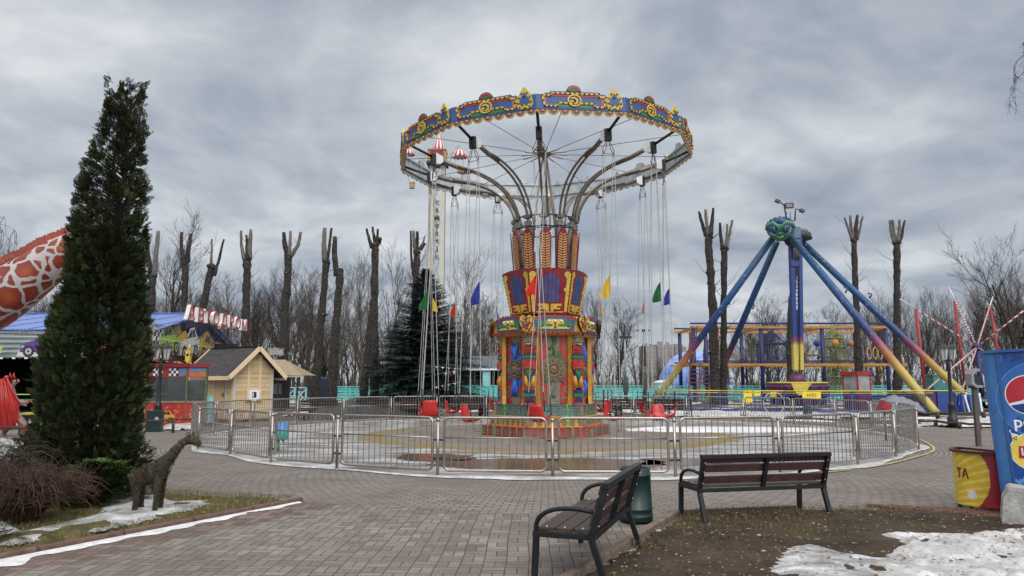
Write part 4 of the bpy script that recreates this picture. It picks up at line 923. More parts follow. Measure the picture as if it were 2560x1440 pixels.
def pollard(px_path, Y, stubs, label, knobs=6, group='pollarded poplar trunks standing in a row', second=None):
    """px_path: (px, py, width px) down to the foot; stubs: lists of (px, py, width px)"""
    base = px_path[0]; k = Y / FPX
    p0 = A(base[0], base[1], Y); p0.z = 0
    t = thing('pollarded_tree', label, 'tree', (p0.x, p0.y, 0), 0, group)
    def rough(path, n, jit, knob=0):
        pts = []; rs = []
        P3 = [A(x, y, Y) for x, y, _ in path]; W = [w_ * k / 2 * .70 for *_, w_ in path]
        P3[0].z = min(P3[0].z, 0.0) if path is px_path or path is second else P3[0].z
        for i in range(len(P3) - 1):
            m = max(2, int((P3[i + 1] - P3[i]).length / .35))
            for j in range(m):
                s = j / m; pts.append(P3[i].lerp(P3[i + 1], s)); rs.append(lerp(W[i], W[i + 1], s) * rnd(1 - jit, 1 + jit))
        pts.append(P3[-1]); rs.append(W[-1])
        for i in range(len(pts)): pts[i] = pts[i] + Vector((rnd(-1, 1), rnd(-1, 1), 0)) * rs[i] * .12; 
        for q in range(knob // 2):
            i = random.randrange(len(pts) // 4, len(pts)); rs[i] *= rnd(1.08, 1.22)
        return pts, rs
    b = MB()
    for path in ([px_path] + ([second] if second else [])):
        pts, rs = rough(path, 10, .13, knobs); rs[0] *= 1.25
        b.tube(pts, rs, 10, 0)
        for q in range(int(knobs * 2)):
            i = random.randrange(len(pts) // 5, len(pts)); a = rnd(0, 6.3)
            c = pts[i] + Vector((cos(a), sin(a), 0)) * rs[i] * .9; b.sphere(c, rs[i] * rnd(.22, .4), 0, 6, 5, (1, 1, rnd(.7, 1.4)))
            if random.random() < .35: b.sphere(c + Vector((cos(a) * .5, -abs(sin(a)) - .3, .1)).normalized() * rs[i] * .42, rs[i] * .12, 1, 6, 4, (1, .5, 1))
        top = pts[-1]; b.sphere(top, rs[-1] * 1.02, 0, 10, 6, (1.1, 1.1, .8))
        for q in range(6): a = rnd(0, 6.3); b.sphere(top + Vector((cos(a), sin(a), rnd(-.8, .2))) * rs[-1] * .8, rs[-1] * rnd(.35, .6), 0, 7, 5)
    b.build('trunk', [B_pop, MATS['cut_wood']], t)
    b = MB()
    for q in range(random.randrange(4, 9)):
        i = random.randrange(len(pts) // 3, len(pts)); d = Vector((random.choice((-1, 1)) * rnd(.5, 1), rnd(-.5, .3), rnd(.1, .9))).normalized(); ln = rnd(.5, 1.6); p_ = pts[i] + d * rs[i] * .8
        e_ = p_ + d * ln * .5 + Z * .1; b.tube([p_, e_, p_ + d * ln + Z * ln * .35], [.02, .013, .005], 4, 0, caps=False)
        if random.random() < .5: b.tube([e_, e_ + Vector((d.x * .1, rnd(-.3, .3), .45))], [.009, .004], 3, 0, caps=False)
    build_pieces(b, 'twig', [B_dark], t)
    for s in stubs:
        pts = [A(x, y, Y + rnd(-.15, .15)) for x, y, _ in s]; fine = []; rr = []
        for i in range(len(pts) - 1):
            for j in range(4): fine.append(pts[i].lerp(pts[i + 1], j / 4) + Vector((rnd(-1, 1), rnd(-1, 1), 0)) * .02); rr.append(lerp(s[i][2], s[i + 1][2], j / 4) * k / 2 * rnd(.92, 1.1))
        fine.append(pts[-1]); rr.append(s[-1][2] * k / 2); b = MB(); b.tube(fine, rr, 8, 0)
        if random.random() < .5:
            i = len(fine) // 2; q = fine[i]; d = Vector((rnd(-1, 1), rnd(-.3, .3), rnd(.2, .8))); b.tube([q, q + d * .5, q + d * rnd(.8, 1.5) + Z * .3], [.022, .012, .005], 4, 0)
        b.build('cut_limb', [MATS['stub_grey'] if random.random() < .4 else B_pop], t)
    return t
g1 = 'pollarded poplar trunks left of the carousel'; g2 = 'pollarded poplar trunks right of the carousel'
pollard([(385, 985, 30), (378, 760, 26), (382, 690, 26)], 50, [[(378, 690, 14), (368, 620, 9), (366, 570, 7)], [(386, 690, 14), (390, 630, 11), (396, 578, 9)]], 'pollarded trunk half hidden by the right edge of the tall thuja', 5, g1)
pollard([(462, 990, 26), (461, 760, 22), (464, 655, 24)], 52, [[(458, 655, 13), (453, 610, 8), (454, 580, 7)], [(468, 655, 14), (472, 615, 11), (477, 585, 9)]], 'pollarded trunk with two stubs rising behind the first red letter of the sign', 5, g1)
pollard([(488, 990, 30), (508, 765, 27), (529, 665, 22)], 53, [[(527, 665, 8), (529, 635, 6), (530, 598, 5)], [(536, 690, 9), (548, 645, 7), (560, 598, 5)]], 'leaning pollarded trunk with pale cut top behind the red letter sign', 4, g1)
pollard([(612, 990, 30), (614, 790, 26), (618, 650, 25)], 54, [[(612, 650, 12), (603, 615, 7), (603, 576, 6)], [(619, 650, 13), (617, 610, 7), (616, 588, 6)], [(623, 650, 14), (625, 610, 12), (627, 574, 7)]], 'pollarded trunk with three stubs rising above the dark pediment\'s right end', 6, g1)
pollard([(700, 1005, 38), (712, 800, 27), (722, 645, 24)], 50, [[(718, 645, 14), (712, 610, 12), (709, 580, 8)], [(722, 640, 10), (725, 610, 8), (726, 578, 6)], [(728, 640, 12), (745, 612, 9), (752, 580, 7)]], 'pollarded trunk just right of the wooden hut with a wide fork', 7, g1)
pollard([(787, 1008, 36), (803, 800, 24), (815, 655, 25)], 50, [[(812, 655, 14), (810, 610, 12), (812, 570, 9)], [(818, 655, 10), (823, 615, 7), (829, 570, 6)]], 'pollarded trunk paired with the bent stump, thin twin stubs on top', 7, g1)
pollard([(828, 1008, 40), (838, 830, 29), (851, 676, 24)], 49, [[(842, 690, 15), (836, 640, 14), (837, 592, 11)]], 'pollarded trunk with sawn shoulder and one bent stub beside it', 6, g1)
pollard([(936, 1010, 38), (935, 800, 27), (938, 612, 24)], 49, [[(930, 620, 11), (921, 590, 7), (916, 572, 6)], [(938, 610, 9), (934, 585, 7), (931, 568, 6)], [(941, 610, 9), (944, 590, 7), (945, 572, 5)], [(946, 612, 12), (948, 600, 11), (951, 597, 10)]], 'thick double pollarded trunk between the two pale bare trees', 8, g1, second=[(905, 1010, 36), (918, 900, 26), (929, 780, 18)])
pollard([(1030, 1000, 34), (1037, 800, 26), (1042, 630, 24)], 58, [[(1034, 690, 8), (1028, 640, 6), (1027, 577, 5)], [(1038, 630, 10), (1035, 600, 8), (1034, 577, 7)], [(1042, 630, 10), (1043, 600, 8), (1044, 578, 7)], [(1050, 625, 12), (1058, 612, 11), (1061, 608, 10)], [(1055, 620, 5), (1062, 590, 4)]], 'pollarded trunk rising behind the top of the dark spruce', 6, g1)
pollard([(1788, 1010, 36), (1783, 800, 29), (1771, 590, 26)], 50, [[(1766, 590, 12), (1756, 560, 9), (1747, 529, 6)], [(1770, 590, 10), (1767, 560, 8), (1764, 524, 7)], [(1775, 590, 14), (1780, 560, 10), (1783, 520, 6)]], 'tallest pollarded trunk left of the blue ride legs', 8, g2)
pollard([(1808, 1010, 30), (1809, 800, 22), (1811, 620, 22)], 51, [[(1806, 620, 11), (1801, 585, 8), (1800, 557, 6)], [(1813, 620, 8), (1817, 590, 6), (1818, 560, 5)], [(1816, 620, 9), (1823, 590, 7), (1831, 550, 6)]], 'slimmer pollarded trunk close beside the tallest one', 7, g2)
pollard([(1978, 1005, 28), (1975, 800, 22), (1985, 690, 20), (2000, 620, 19)], 56, [[(2000, 625, 14), (2004, 600, 12), (2008, 585, 10)]], 'pollarded trunk half hidden behind the pendulum arm', 5, g2)
pollard([(2150, 1005, 32), (2147, 900, 26), (2138, 720, 20), (2135, 600, 20)], 53, [[(2131, 600, 10), (2120, 570, 6), (2111, 543, 5)], [(2134, 598, 9), (2128, 565, 7), (2125, 538, 6)], [(2138, 598, 13), (2140, 565, 11), (2144, 537, 6)], [(2142, 600, 9), (2150, 570, 6), (2157, 541, 5)]], 'pollarded trunk with four spread stubs behind the green net tower', 7, g2)
pollard([(2244, 1010, 34), (2243, 800, 24), (2242, 608, 22)], 53, [[(2235, 608, 10), (2227, 575, 7), (2225, 550, 6)], [(2241, 606, 9), (2234, 575, 6), (2231, 549, 6)], [(2245, 606, 11), (2248, 575, 7), (2249, 549, 6)], [(2248, 608, 10), (2256, 580, 7), (2262, 551, 5)]], 'rightmost pollarded trunk with four short stubs', 7, g2)

# bare trees of the wood beyond
def bare_tree_mesh(seed, H, spread, up, r0, levels=4, lean=0.0, first=.25, nb=9, tw=.010, droop=0.0):
    random.seed(seed); T = MB(); C = MB()
    def grow(p, d, ln, r, lv):
        n = 5 if lv < 2 else 3; pts = [p]; rs = [r]; q = p.copy(); dd = d.copy()
        for i in range(n):
            dd = (dd + Vector((rnd(-1, 1), rnd(-1, 1), rnd(-.5, .8))) * (.13 if lv == 0 else .22) + Z * up * (.12 if lv else .05) - Z * droop * lv * .08).normalized()
            q = q + dd * (ln / n); pts.append(q.copy()); rs.append(max(tw * .5, r * (1 - .78 * (i + 1) / n)))
        (T if lv == 0 else C).tube(pts, rs, 8 if lv == 0 else (5 if lv == 1 else 3), 0, caps=False)
        if lv >= levels: return
        k = nb if lv == 0 else (6 if lv == 1 else 5)
        for j in range(k):
            s = lerp(first if lv == 0 else .2, 1.0, (j + rnd(.2, .9)) / k); x = s * n; i0 = min(n - 1, int(x)); pp = pts[i0].lerp(pts[i0 + 1], x - i0); rr = lerp(rs[i0], rs[i0 + 1], x - i0)
            ax = (pts[i0 + 1] - pts[i0]).normalized(); az = rnd(0, 6.3) if lv else j * 2.4 + rnd(-.4, .4)
            sd = ax.cross(X if abs(ax.x) < .8 else Yv).normalized(); sd = Matrix.Rotation(az, 3, ax) @ sd
            ang = rnd(.35, .8) * spread; nd_ = (ax * cos(ang) + sd * sin(ang)).normalized()
            l2 = ln * rnd(.38, .62) * (1.15 - .5 * s if lv == 0 else 1)
            grow(pp, nd_, l2, max(tw, rr * rnd(.5, .72)), lv + 1)
    grow(Vector((0, 0, 0)), Vector((lean, 0, 1)).normalized(), H * .82, r0, 0)
    def me(b, nm, mat):
        o = b.build(nm, mat); return o
    return T, C
TREE_KIND = [bare_tree_mesh(3, 12, 1.0, .9, .20, 4, .05, .22, 9), bare_tree_mesh(5, 13, .72, 1.3, .17, 4, -.04, .15, 11), bare_tree_mesh(8, 11, 1.2, .5, .24, 4, .1, .25, 9), bare_tree_mesh(13, 12.5, .85, 1.0, .18, 4, 0, .12, 12), bare_tree_mesh(17, 10, 1.15, .7, .19, 4, -.08, .2, 10)]
PROTO = {}
def bare_tree(kind, mat, loc, rz, s, label, group):
    key = (kind, mat.name)
    t = thing('bare_tree', label, 'tree', loc, rz, group); t.scale = (s, s, s)
    if key not in PROTO:
        T, C = TREE_KIND[kind]; PROTO[key] = (T.build('trunk', mat, t, world=False), C.build('crown', mat, t, world=False))
    else:
        for q in PROTO[key]: c = q.copy(); COL.objects.link(c); c.parent = t
    return t
random.seed(31)
ga, gb, gc = 'bare trees of the wood left of the carousel', 'bare trees of the wood right of the carousel', 'bare trees in the deep wood'
def topz(px, py, Y): return A(px, py, Y).z
for (px, py, Y, kd, mt, lb) in (
    (432, 560, 62, 0, B_dark, 'dark wide branching bare tree behind the dark pediment next to the thuja'),
    (905, 655, 72, 1, B_pale, 'pale upright bare tree left of the thick double trunk'),
    (975, 650, 70, 3, B_pale, 'pale upright bare tree right of the thick double trunk'),
    (1165, 655, 74, 3, B_pale, 'pale bare tree standing between the tower ride and the carousel drum'),
    (1225, 740, 85, 4, B_brown, 'low brown bare tree beside the carousel drum behind the grey roof'),
    (1550, 752, 85, 2, B_dark, 'dark broad bare tree just right of the carousel drum'),
    (1870, 800, 80, 2, B_dark, 'small dark bare tree seen between the blue ride legs'),
    (1915, 745, 95, 4, B_dark, 'bare tree with a round open crown seen left of the pendulum arm'),
    (2090, 762, 92, 2, B_dark, 'flat topped bare tree seen right of the pendulum arm'),
    (2190, 735, 85, 0, B_brown, 'brown bare tree between the two right hand pollarded trunks'),
    (2310, 740, 80, 1, B_brown, 'brown slender bare tree behind the striped trampoline poles'),
    (2545, 610, 52, 0, B_dark, 'large bare tree at the right edge above the blue drinks stand'),
    (700, 690, 85, 0, B_brown, 'brown bare tree right behind the fork trunk beside the hut'),
    (770, 690, 80, 4, B_brown, 'brown bare tree behind the thin twin stub trunk'),
    (15, 640, 75, 1, B_pale, 'pale bare tree above the giraffe neck at the left edge')):
    z = topz(px, py, Y); p = A(px, 900, Y); bare_tree(kd, mt, (p.x, Y, 0), rnd(0, 6.3), z / (12, 13, 11, 12.5, 10)[kd] / 1.08, lb, ga if px < 1300 else gb)
def hgt(px):   # top of the wood as seen in the photo
    for x0, x1, y0, y1 in ((-400, 100, 770, 700), (100, 500, 700, 730), (500, 760, 715, 690), (760, 900, 700, 760), (900, 1250, 740, 800), (1250, 1500, 790, 775), (1500, 1600, 800, 850), (1600, 1720, 868, 868), (1720, 1900, 850, 810), (1900, 2150, 800, 810), (2150, 2400, 790, 780), (2400, 2560, 760, 690), (2560, 2960, 690, 700)):
        if x0 <= px < x1: return lerp(y0, y1, (px - x0) / (x1 - x0))
    return 780
la = 'brown leafless tree in the wood behind the pollarded trunks, left of the carousel'; lb_ = 'brown leafless tree in the wood behind the rope park, right of the carousel'
for Y, st in ((78, 95), (96, 76), (118, 60), (140, 48)):
    px = -330 + rnd(0, 50)
    while px < 2900:
        q = px + rnd(-18, 18); z = topz(q, hgt(q) + rnd(-10, 70), Y + rnd(-4, 4))
        if z > 3: bare_tree(random.randrange(5), random.choice((B_brown, B_brown, B_dark, B_pale)), (A(q, 900, Y).x, Y + rnd(-4, 4), 0), rnd(0, 6.3), z / 13.2, la if q < 1360 else lb_, ga if q < 1360 else gb)
        px += st * rnd(.8, 1.25)
# undergrowth and far trunks closing the view: nobody could count these
b = MB(); random.seed(5)
for i in range(4600):
    Y = rnd(84, 175); px = rnd(-500, 3050); top = topz(px, hgt(px) + (rnd(15, 50) if 1590 < px < 1720 else rnd(60, 150)), Y); p = A(px, 900, Y); x = p.x
    if top < 1.2: continue
    h = top * rnd(.5, 1.0); pts = [Vector((x, Y, rnd(0, h * .5)))]; d = Vector((rnd(-.5, .5), rnd(-.3, .3), 1))
    if random.random() < .10: pts[0].z = 0; d = Vector((rnd(-.12, .12), 0, 1)); r = rnd(.06, .16)
    else: r = rnd(.025, .06)
    L_ = h - pts[0].z
    for q in range(3): d = (d + Vector((rnd(-.25, .25), rnd(-.2, .2), 0))).normalized(); pts.append(pts[-1] + d * L_ / 3)
    b.tube(pts, [r, r * .8, r * .55, .01], 3, random.choice((0, 0, 1, 2)), caps=False)
for i in range(3600):
    Y = rnd(66, 120); px = rnd(-500, 3050); p = A(px, 900, Y)
    if 1100 < px < 1300 and Y < 80: continue
    q = Vector((p.x, Y, 0)); a = rnd(0, 6.3); d = Vector((cos(a) * .6, sin(a) * .6, 1)); h = rnd(.8, 2.6)
    b.tube([q, q + d * h * .5, q + d * h + Vector((cos(a) * .3, sin(a) * .3, -.2))], [.025, .018, .008], 3, random.choice((0, 1, 1, 2)), caps=False)
tag(b.build('distant_woods', [B_brown, B_dark, B_pale]), 'tangle of brown leafless undergrowth and far trunks closing the park view', 'wood', kind='stuff')

# evergreen spruce
def needles(b, p, d, ln, wd, mi, up=Z):
    d = d.normalized(); sd = d.cross(up).normalized() if abs(d.dot(up)) < .95 else X; n = sd.cross(d)
    k = max(3, int(ln / .11))
    for i in range(k):
        s = i / k; q = p + d * ln * s; w_ = wd * (1 - .7 * s)
        for sx in (-1, 1):
            e = q + (sd * sx * w_ + d * w_ * .8 - Z * rnd(.0, .25) * w_ + n * rnd(-.2, .3) * w_)
            b.add([q - d * .03, q + d * .05, e], [(0, 1, 2)], mi)
    e = p + d * ln; b.add([e - sd * .03, e + sd * .03, e + d * .14], [(0, 1, 2)], mi)
def spruce(name, label, loc, H, R, mats, seed, group=None, nw=30, dens=1.0):
    random.seed(seed); t = thing(name, label, 'tree', loc, rnd(0, 6), group)
    b = MB(); b.tube([(0, 0, 0), (0, 0, H * .5), (0, 0, H)], [H * .018, H * .012, .015], 8, 0); b.build('trunk', [B_dark], t, world=False)
    b = MB()
    for i in range(nw):
        s = i / (nw - 1); z = H * (.05 + .93 * s); rr = R * (1 - s) ** .82 * rnd(.85, 1.1) + .12; k = max(4, int((12 - 6 * s) * dens))
        for j in range(k):
            a = 2 * pi * j / k + rnd(-.3, .3) + i; ln = rr * rnd(.75, 1.12); dz = lerp(-.22, .55, s ** 1.5); d = Vector((cos(a), sin(a), dz)).normalized(); p = Vector((0, 0, z + rnd(-.12, .12)))
            n = max(3, int(ln / .24))
            b.tube([p, p + d * ln * .6, p + d * ln + Z * .06], [.02, .012, .005], 3, 0, caps=False)
            for q in range(n):
                u_ = (q + .6) / n; c = p + d * ln * u_
                for sx in (-1, 1):
                    sdv = Vector((-sin(a), cos(a), 0)) * sx; dd = (d * .9 + sdv * rnd(.5, .9) - Z * rnd(.0, .3)).normalized(); needles(b, c, dd, ln * .36 * (1.15 - u_) + .22, .19, random.choice((0, 0, 1, 2)))
            needles(b, p + d * ln * .55, d + Z * .1, ln * .48, .17, random.choice((0, 1, 2)))
    b.build('crown', mats, t, world=False); return t
SP = [M('spruce_dark', (.022, .040, .036), .8), M('spruce_mid', (.036, .062, .055), .8), M('spruce_blue', (.05, .078, .072), .8)]
p = A(1062, 900, 47); spruce('spruce_tree', 'dark blue green spruce left of the carousel behind the swing chains', (p.x, 47, 0), topz(1066, 675, 47), 4.5, SP, 3, nw=44, dens=1.7)
p = A(2590, 900, 40); spruce('spruce_tree', 'dark spruce cut by the right edge above the drinks stand', (p.x, 40, 0), 5.4, 1.6, SP, 9)
def columnar(loc, h, r, label):
    t = thing('columnar_shrub', label, 'shrub', loc); b = MB()
    for i in range(1100):
        s = rnd(0, 1); a = rnd(0, 6.3); rr = r * (1 - s ** 3) * rnd(.6, 1.05); c = Vector((cos(a) * rr, sin(a) * rr, .1 + s * h)); needles(b, c, Vector((cos(a) * .5, sin(a) * .5, 1)), .3, .07, random.choice((0, 1, 1)))
    b.build('foliage', [M('thuja_dark', (.015, .022, .009), .8, var=.3), M('thuja_mid', (.030, .042, .016), .8, var=.3)], t, world=False)
    b = MB(); b.tube([(0, 0, 0), (0, 0, h * .8)], .05, 6); b.build('stem', [B_dark], t, world=False)
p = A(800, 900, 58); columnar((p.x, 58, 0), 3.6, .75, 'narrow green columnar evergreen between two pollarded trunks')

# big thuja by the camera
def spray(b, p, d, up, s, mi):
    d = d.normalized(); sd = d.cross(up); sd = sd.normalized() if sd.length > .05 else X.copy(); n = sd.cross(d); k = 6
    b.add([p - sd * .006 * s * 5, p + d * s, p + sd * .006 * s * 5], [(0, 1, 2)], mi)
    for i in range(k):
        u_ = .15 + .72 * i / k; q = p + d * s * u_; l = s * .5 * (1.15 - u_)
        for sx in (-1, 1):
            e = q + (d * .75 + sd * sx * .75 + n * rnd(-.25, .25)).normalized() * l
            m = q.lerp(e, .55); wv = s * .05; nn = (e - q).cross(n).normalized()
            b.add([q, m + nn * wv, e, m - nn * wv], [(0, 1, 2, 3)], mi)
TJ = [M('thuja_dark', (.015, .022, .009), .8), MATS['thuja_mid'], M('thuja_olive', (.056, .069, .025), .8, var=.3), M('thuja_brown', (.05, .042, .021), .8, var=.3)]
random.seed(77)
TB_ = Vector((-5.89, 10.6, 0)); th = thing('thuja_tree', 'tall dark green thuja with a forked tip in the bed on the left', 'tree', TB_)
zt = A(268, 212, 10.6).z
b = MB()
for (dx_, zz, x1) in ((-.1, zt, .05), (.12, zt * .985, .37)):
    b.tube([TB_ + Vector((dx_, 0, 0)), TB_ + Vector((dx_ * 1.4, .03, zz * .5)), TB_ + Vector((lerp(dx_, x1, .8), 0, zz * .82)), TB_ + Vector((x1, 0, zz - .12))], [.10, .05, .02, .005], 7)
def prof(z):  # silhouette half-widths left and right of the axis
    P = [(0, .42, .28), (.26, .50, .32), (.8, .66, .48), (1.36, .70, .52), (1.92, .64, .51), (2.5, .55, .50), (3.08, .43, .47), (3.67, .43, .43), (4.26, .40, .42), (4.87, .24, .37), (5.3, .12, .34), (5.5, .07, .33), (5.75, .05, .35), (6.2, .03, .36)]
    for (z0, a0, b0), (z1, a1, b1) in zip(P, P[1:]):
        if z <= z1: s = (z - z0) / (z1 - z0); return lerp(a0, a1, s), lerp(b0, b1, s)
    return .02, .05
kz = zt / 6.0
f_ = MB(); nS = 0; twigs = MB()
while nS < 16500:
    z = zt * rnd(.015, 1) ** 1.0; zz = z / kz; lw, rw = prof(zz); a = rnd(0, 2 * pi)
    rx = rw if cos(a) > 0 else lw; ry = (lw + rw) / 2; dens = mn.noise(Vector((cos(a) * 2, sin(a) * 2, zz * 1.4)))
    if z > 3.0 and (random.random() < .10 + (z - 3.0) * .20 or mn.noise(Vector((cos(a) * 2.2, sin(a) * 2.2, zz * 2.6 + 9))) > .34 - (z - 3) * .12): nS += 1; continue
    rad = (1 + .20 * dens + .10 * mn.noise(Vector((cos(a) * 5, sin(a) * 5, zz * 3.4)))) * (rnd(.72, 1.06) if random.random() < .8 else rnd(.3, .8))
    c = TB_ + Vector((cos(a) * rx * rad, sin(a) * ry * rad, z)); d = Vector((cos(a), sin(a), rnd(.2, 1.5)))
    mi = 0 if random.random() < .36 else (1 if random.random() < .62 else (2 if random.random() < .72 else 3))
    spray(f_, c, d, Vector((rnd(-1, 1), rnd(-1, 1), .6)), rnd(.09, .20) * (1 if z < 3.5 else .85), mi); nS += 1
    if z > 3.0 and random.random() < .22: twigs.tube([TB_ + Vector((lerp(0, .2, z / zt), 0, z - .25)), c], [.012, .004], 3, 0, caps=False)
for x1, zz in ((.05, zt), (.37, zt * .985)):
    for i in range(120):
        s = random.random(); c = TB_ + Vector((x1 - .02 + rnd(-1, 1) * .13 * s, rnd(-1, 1) * .12 * s, zz - s * .75)); spray(f_, c, Vector((c.x - TB_.x - x1, c.y - TB_.y, .18 + .3 * (1 - s))), Vector((rnd(-1, 1), rnd(-1, 1), .3)), rnd(.06, .13), random.choice((0, 1, 3)))
b.v and twigs.v and b.add(twigs.v, twigs.f, 0)
b.build('trunk', [B_dark], th); f_.build('crown', TJ, th)

# shrubs at its foot
random.seed(15)
def twig_bush(label, c, n, h, r, mat, name='twig_shrub'):
    t = thing(name, label, 'shrub', c); b = MB()
    for i in range(n):
        a = rnd(0, 6.3); o = Vector((cos(a), sin(a), 0)); p = Vector(c) + o * rnd(0, .3) * r; ln = h * rnd(.6, 1.15); out_ = r * rnd(.4, 1.15)
        q1 = p + o * out_ * .35 + Z * ln * .7; q2 = p + o * out_ * .8 + Z * ln * rnd(.72, .98); q3 = p + o * out_ * 1.15 + Z * ln * rnd(.3, .75) + Vector((rnd(-.1, .1), rnd(-.1, .1), 0))
        pts = bez(p, q1, q2, q3, 6); b.tube(pts, [.006, .0055, .005, .0045, .004, .003, .002], 3, random.choice((0, 0, 1)), caps=False)
        for k in range(3):
            i0 = random.randrange(2, 6); d = Vector((rnd(-1, 1), rnd(-1, 1), rnd(-.2, .9))).normalized() * rnd(.08, .22); b.tube([pts[i0], pts[i0] + d * .6, pts[i0] + d + Z * .02], [.003, .0025, .0015], 3, random.choice((0, 1)), caps=False)
    b.build('twigs', mat, t); return t
RT = [M('red_brown_twig', (.075, .036, .028), .8, var=.3), M('grey_brown_twig', (.075, .055, .045), .8, var=.3)]
twig_bush('bushy bare shrub of reddish brown arching twigs at the lower left', (-5.5, 8.55, .05), 620, .70, .56, RT)
twig_bush('loose grey brown twiggy shrub behind the reddish one at the left edge', (-6.75, 9.5, .05), 320, .95, .75, [RT[1], B_dark])
def leafy(name, label, c, n, rx, ry, h, mats, s0, flat=False):
    t = thing(name, label, 'shrub', c); b = MB(); w_ = MB()
    for i in range(n):
        a = rnd(0, 6.3); r = sqrt(random.random()); z = rnd(0, 1); k = sqrt(max(0, 1 - z * z)); p = Vector(c) + Vector((cos(a) * rx * r * k, sin(a) * ry * r * k, z * h)); d = Vector((cos(a), sin(a), .25 if flat else rnd(.1, 1.2)))
        spray(b, p, d, Z if flat else Vector((rnd(-.6, .6), rnd(-.6, .6), 1)), s0 * rnd(.7, 1.3), random.randrange(len(mats)))
        if i % 12 == 0: w_.tube([Vector(c), p], [.008, .003], 3, 0, caps=False)
    w_.build('stems', [B_dark], t); b.build('foliage', mats, t); return t
JN = [M('juniper_green', (.045, .085, .022), .8, var=.3), M('juniper_dark', (.02, .038, .014), .8, var=.3), M('juniper_lime', (.08, .12, .03), .8, var=.3)]
leafy('juniper_shrub', 'low spreading bright green juniper at the foot of the thuja', (-5.3, 9.75, .06), 460, .5, .4, .52, JN, .2, True)
leafy('yew_shrub', 'dark green low bush left of the thuja beside the snow', (-7.0, 11.2, .08), 700, .65, .5, .75, [TJ[0], TJ[0], TJ[1]], .13)
leafy('yew_shrub', 'dark evergreen shrub filling in behind the topiary animal', (-5.2, 10.35, .06), 360, .36, .3, .7, [TJ[0], TJ[1]], .14)
leafy('juniper_shrub', 'small flat green juniper creeping over the snow at the lower left corner', (-5.3, 7.55, .08), 160, .45, .25, .14, [JN[1], TJ[1]], .12, True)

# birch twigs hanging in from trees outside the frame
def birch(label, root, ends, mat, droop, seed, tw=.004):
    random.seed(seed); t = thing('birch_tree', label, 'tree', (root[0], root[1], 0)); b = MB(); b.tube([(root[0], root[1], 0), Vector(root) - Z * 1.5, Vector(root)], [.16, .1, .06], 8); b.build('trunk', [M('birch_bark', (.45, .43, .4), .8, var=.4, scale=6)], t)
    c = MB()
    for e in ends:
        R0 = Vector(root); e = Vector(e); m = R0.lerp(e, .5) + Z * .3; pts = bez(R0, m, e + Z * .15, e, 8); c.tube(pts, [.03, .02, .012, .009, .007, .006, .005, .004, tw], 4, 0, caps=False)
        for i in range(5):
            k = random.randrange(4, 9); p = pts[k]; d = Vector((rnd(-.35, .25), rnd(-.3, .3), 0)); ln = rnd(.3, .9) * droop; q = [p, p + d * ln * .5 - Z * ln * .25, p + d * ln * .9 - Z * ln]
            c.tube(q, [tw, tw * .8, tw * .5], 3, 0, caps=False)
            for s in range(5):
                u_ = rnd(.2, 1); z = q[1].lerp(q[2], u_); c.tube([z, z + Vector((rnd(-.1, .1), rnd(-.1, .1), rnd(-.15, .05)))], [tw * .8, tw * .4], 3, 0, caps=False)
    c.build('crown', mat, t); return t
birch('bare birch whose thin hanging twigs enter at the upper right', A(2860, 40, 11), [A(2720, 120, 10), A(2700, 260, 10.5), A(2960, 150, 11), A(3020, 60, 12), A(2900, -120, 11), A(2800, -90, 10.5), A(2980, -60, 12), A(2880, 240, 12), A(2760, 20, 12), A(2535, 165, 9), A(2530, 215, 9.2), A(2550, 120, 8.9), A(2570, 190, 9.1), A(2575, 270, 9)], B_dark, .55, 4, .0028)
birch('distant weeping birch at the left edge above the giraffe', A(-25, 560, 40), [A(12, 545, 40), A(40, 580, 40), A(30, 610, 40), A(5, 575, 40.5), A(-10, 540, 40), A(-40, 540, 40)], B_pale, 2.2, 6, .014)
# ------------------------------------------------------------------ pendulum ride
def grad(name, stops, z0, z1, jit=.12, rough=.45):
    m, nt, bs = new_mat(name); g = nd(nt, 'ShaderNodeNewGeometry'); s = nd(nt, 'ShaderNodeSeparateXYZ'); nt.links.new(g.outputs['Position'], s.inputs[0])
    f = maprange(nt, s.outputs[2], z0, z1, 0, 1, False); f = mth(nt, 'ADD', f, mth(nt, 'MULTIPLY', mth(nt, 'SUBTRACT', noise(nt, g.outputs['Position'], 1.6, 5, .6), .5), jit))
    c = ramp(nt, f, stops); d = maprange(nt, noise(nt, g.outputs['Position'], 5, 4), .62, .66, 0, .45)
    c = mixc(nt, d, c, (.4, .33, .22)) if name == 'leg_paint' else c
    nt.links.new(c, bs.inputs['Base Color']); bs.inputs['Roughness'].default_value = rough; MATS[name] = m; return m
R_leg = grad('leg_paint', [(0, (.42, .36, .10)), (.22, (.42, .30, .07)), (.30, (.36, .13, .05)), (.37, (.20, .04, .10)), (.43, (.018, .035, .13)), (.7, (.010, .062, .19)), (1, (.009, .055, .115))], 0, 10)
R_blue = M('ride_blue', (.014, .045, .20), .4, var=.2); R_yel = M('ride_yellow', (.58, .46, .07), .5, var=.15, grime=.3); R_pur = M('ride_purple', (.10, .022, .085), .5, var=.4, scale=4)
R_face = M('face_green', (.06, .17, .12), .5, var=.35, scale=3); R_navy = M('rope_navy', (.012, .016, .10), .5, var=.2); R_org = M('rope_orange', (.44, .20, .035), .55, var=.25, scale=3, grime=.3)
pen = thing('pendulum_ride', 'pendulum ride on four long blue legs fading to yellow with a green mask on top', 'pendulum ride', (16.5, 44, 0))
apA, apB = Vector((16.0, 43.3, 10.5)), Vector((18.0, 46.2, 10.9))
R1, L1, R2, L2 = G(2342, 1036), Vector((9.3, 50, 0)), Vector((26.6, 42.5, 0)), Vector((14.9, 57, 0))
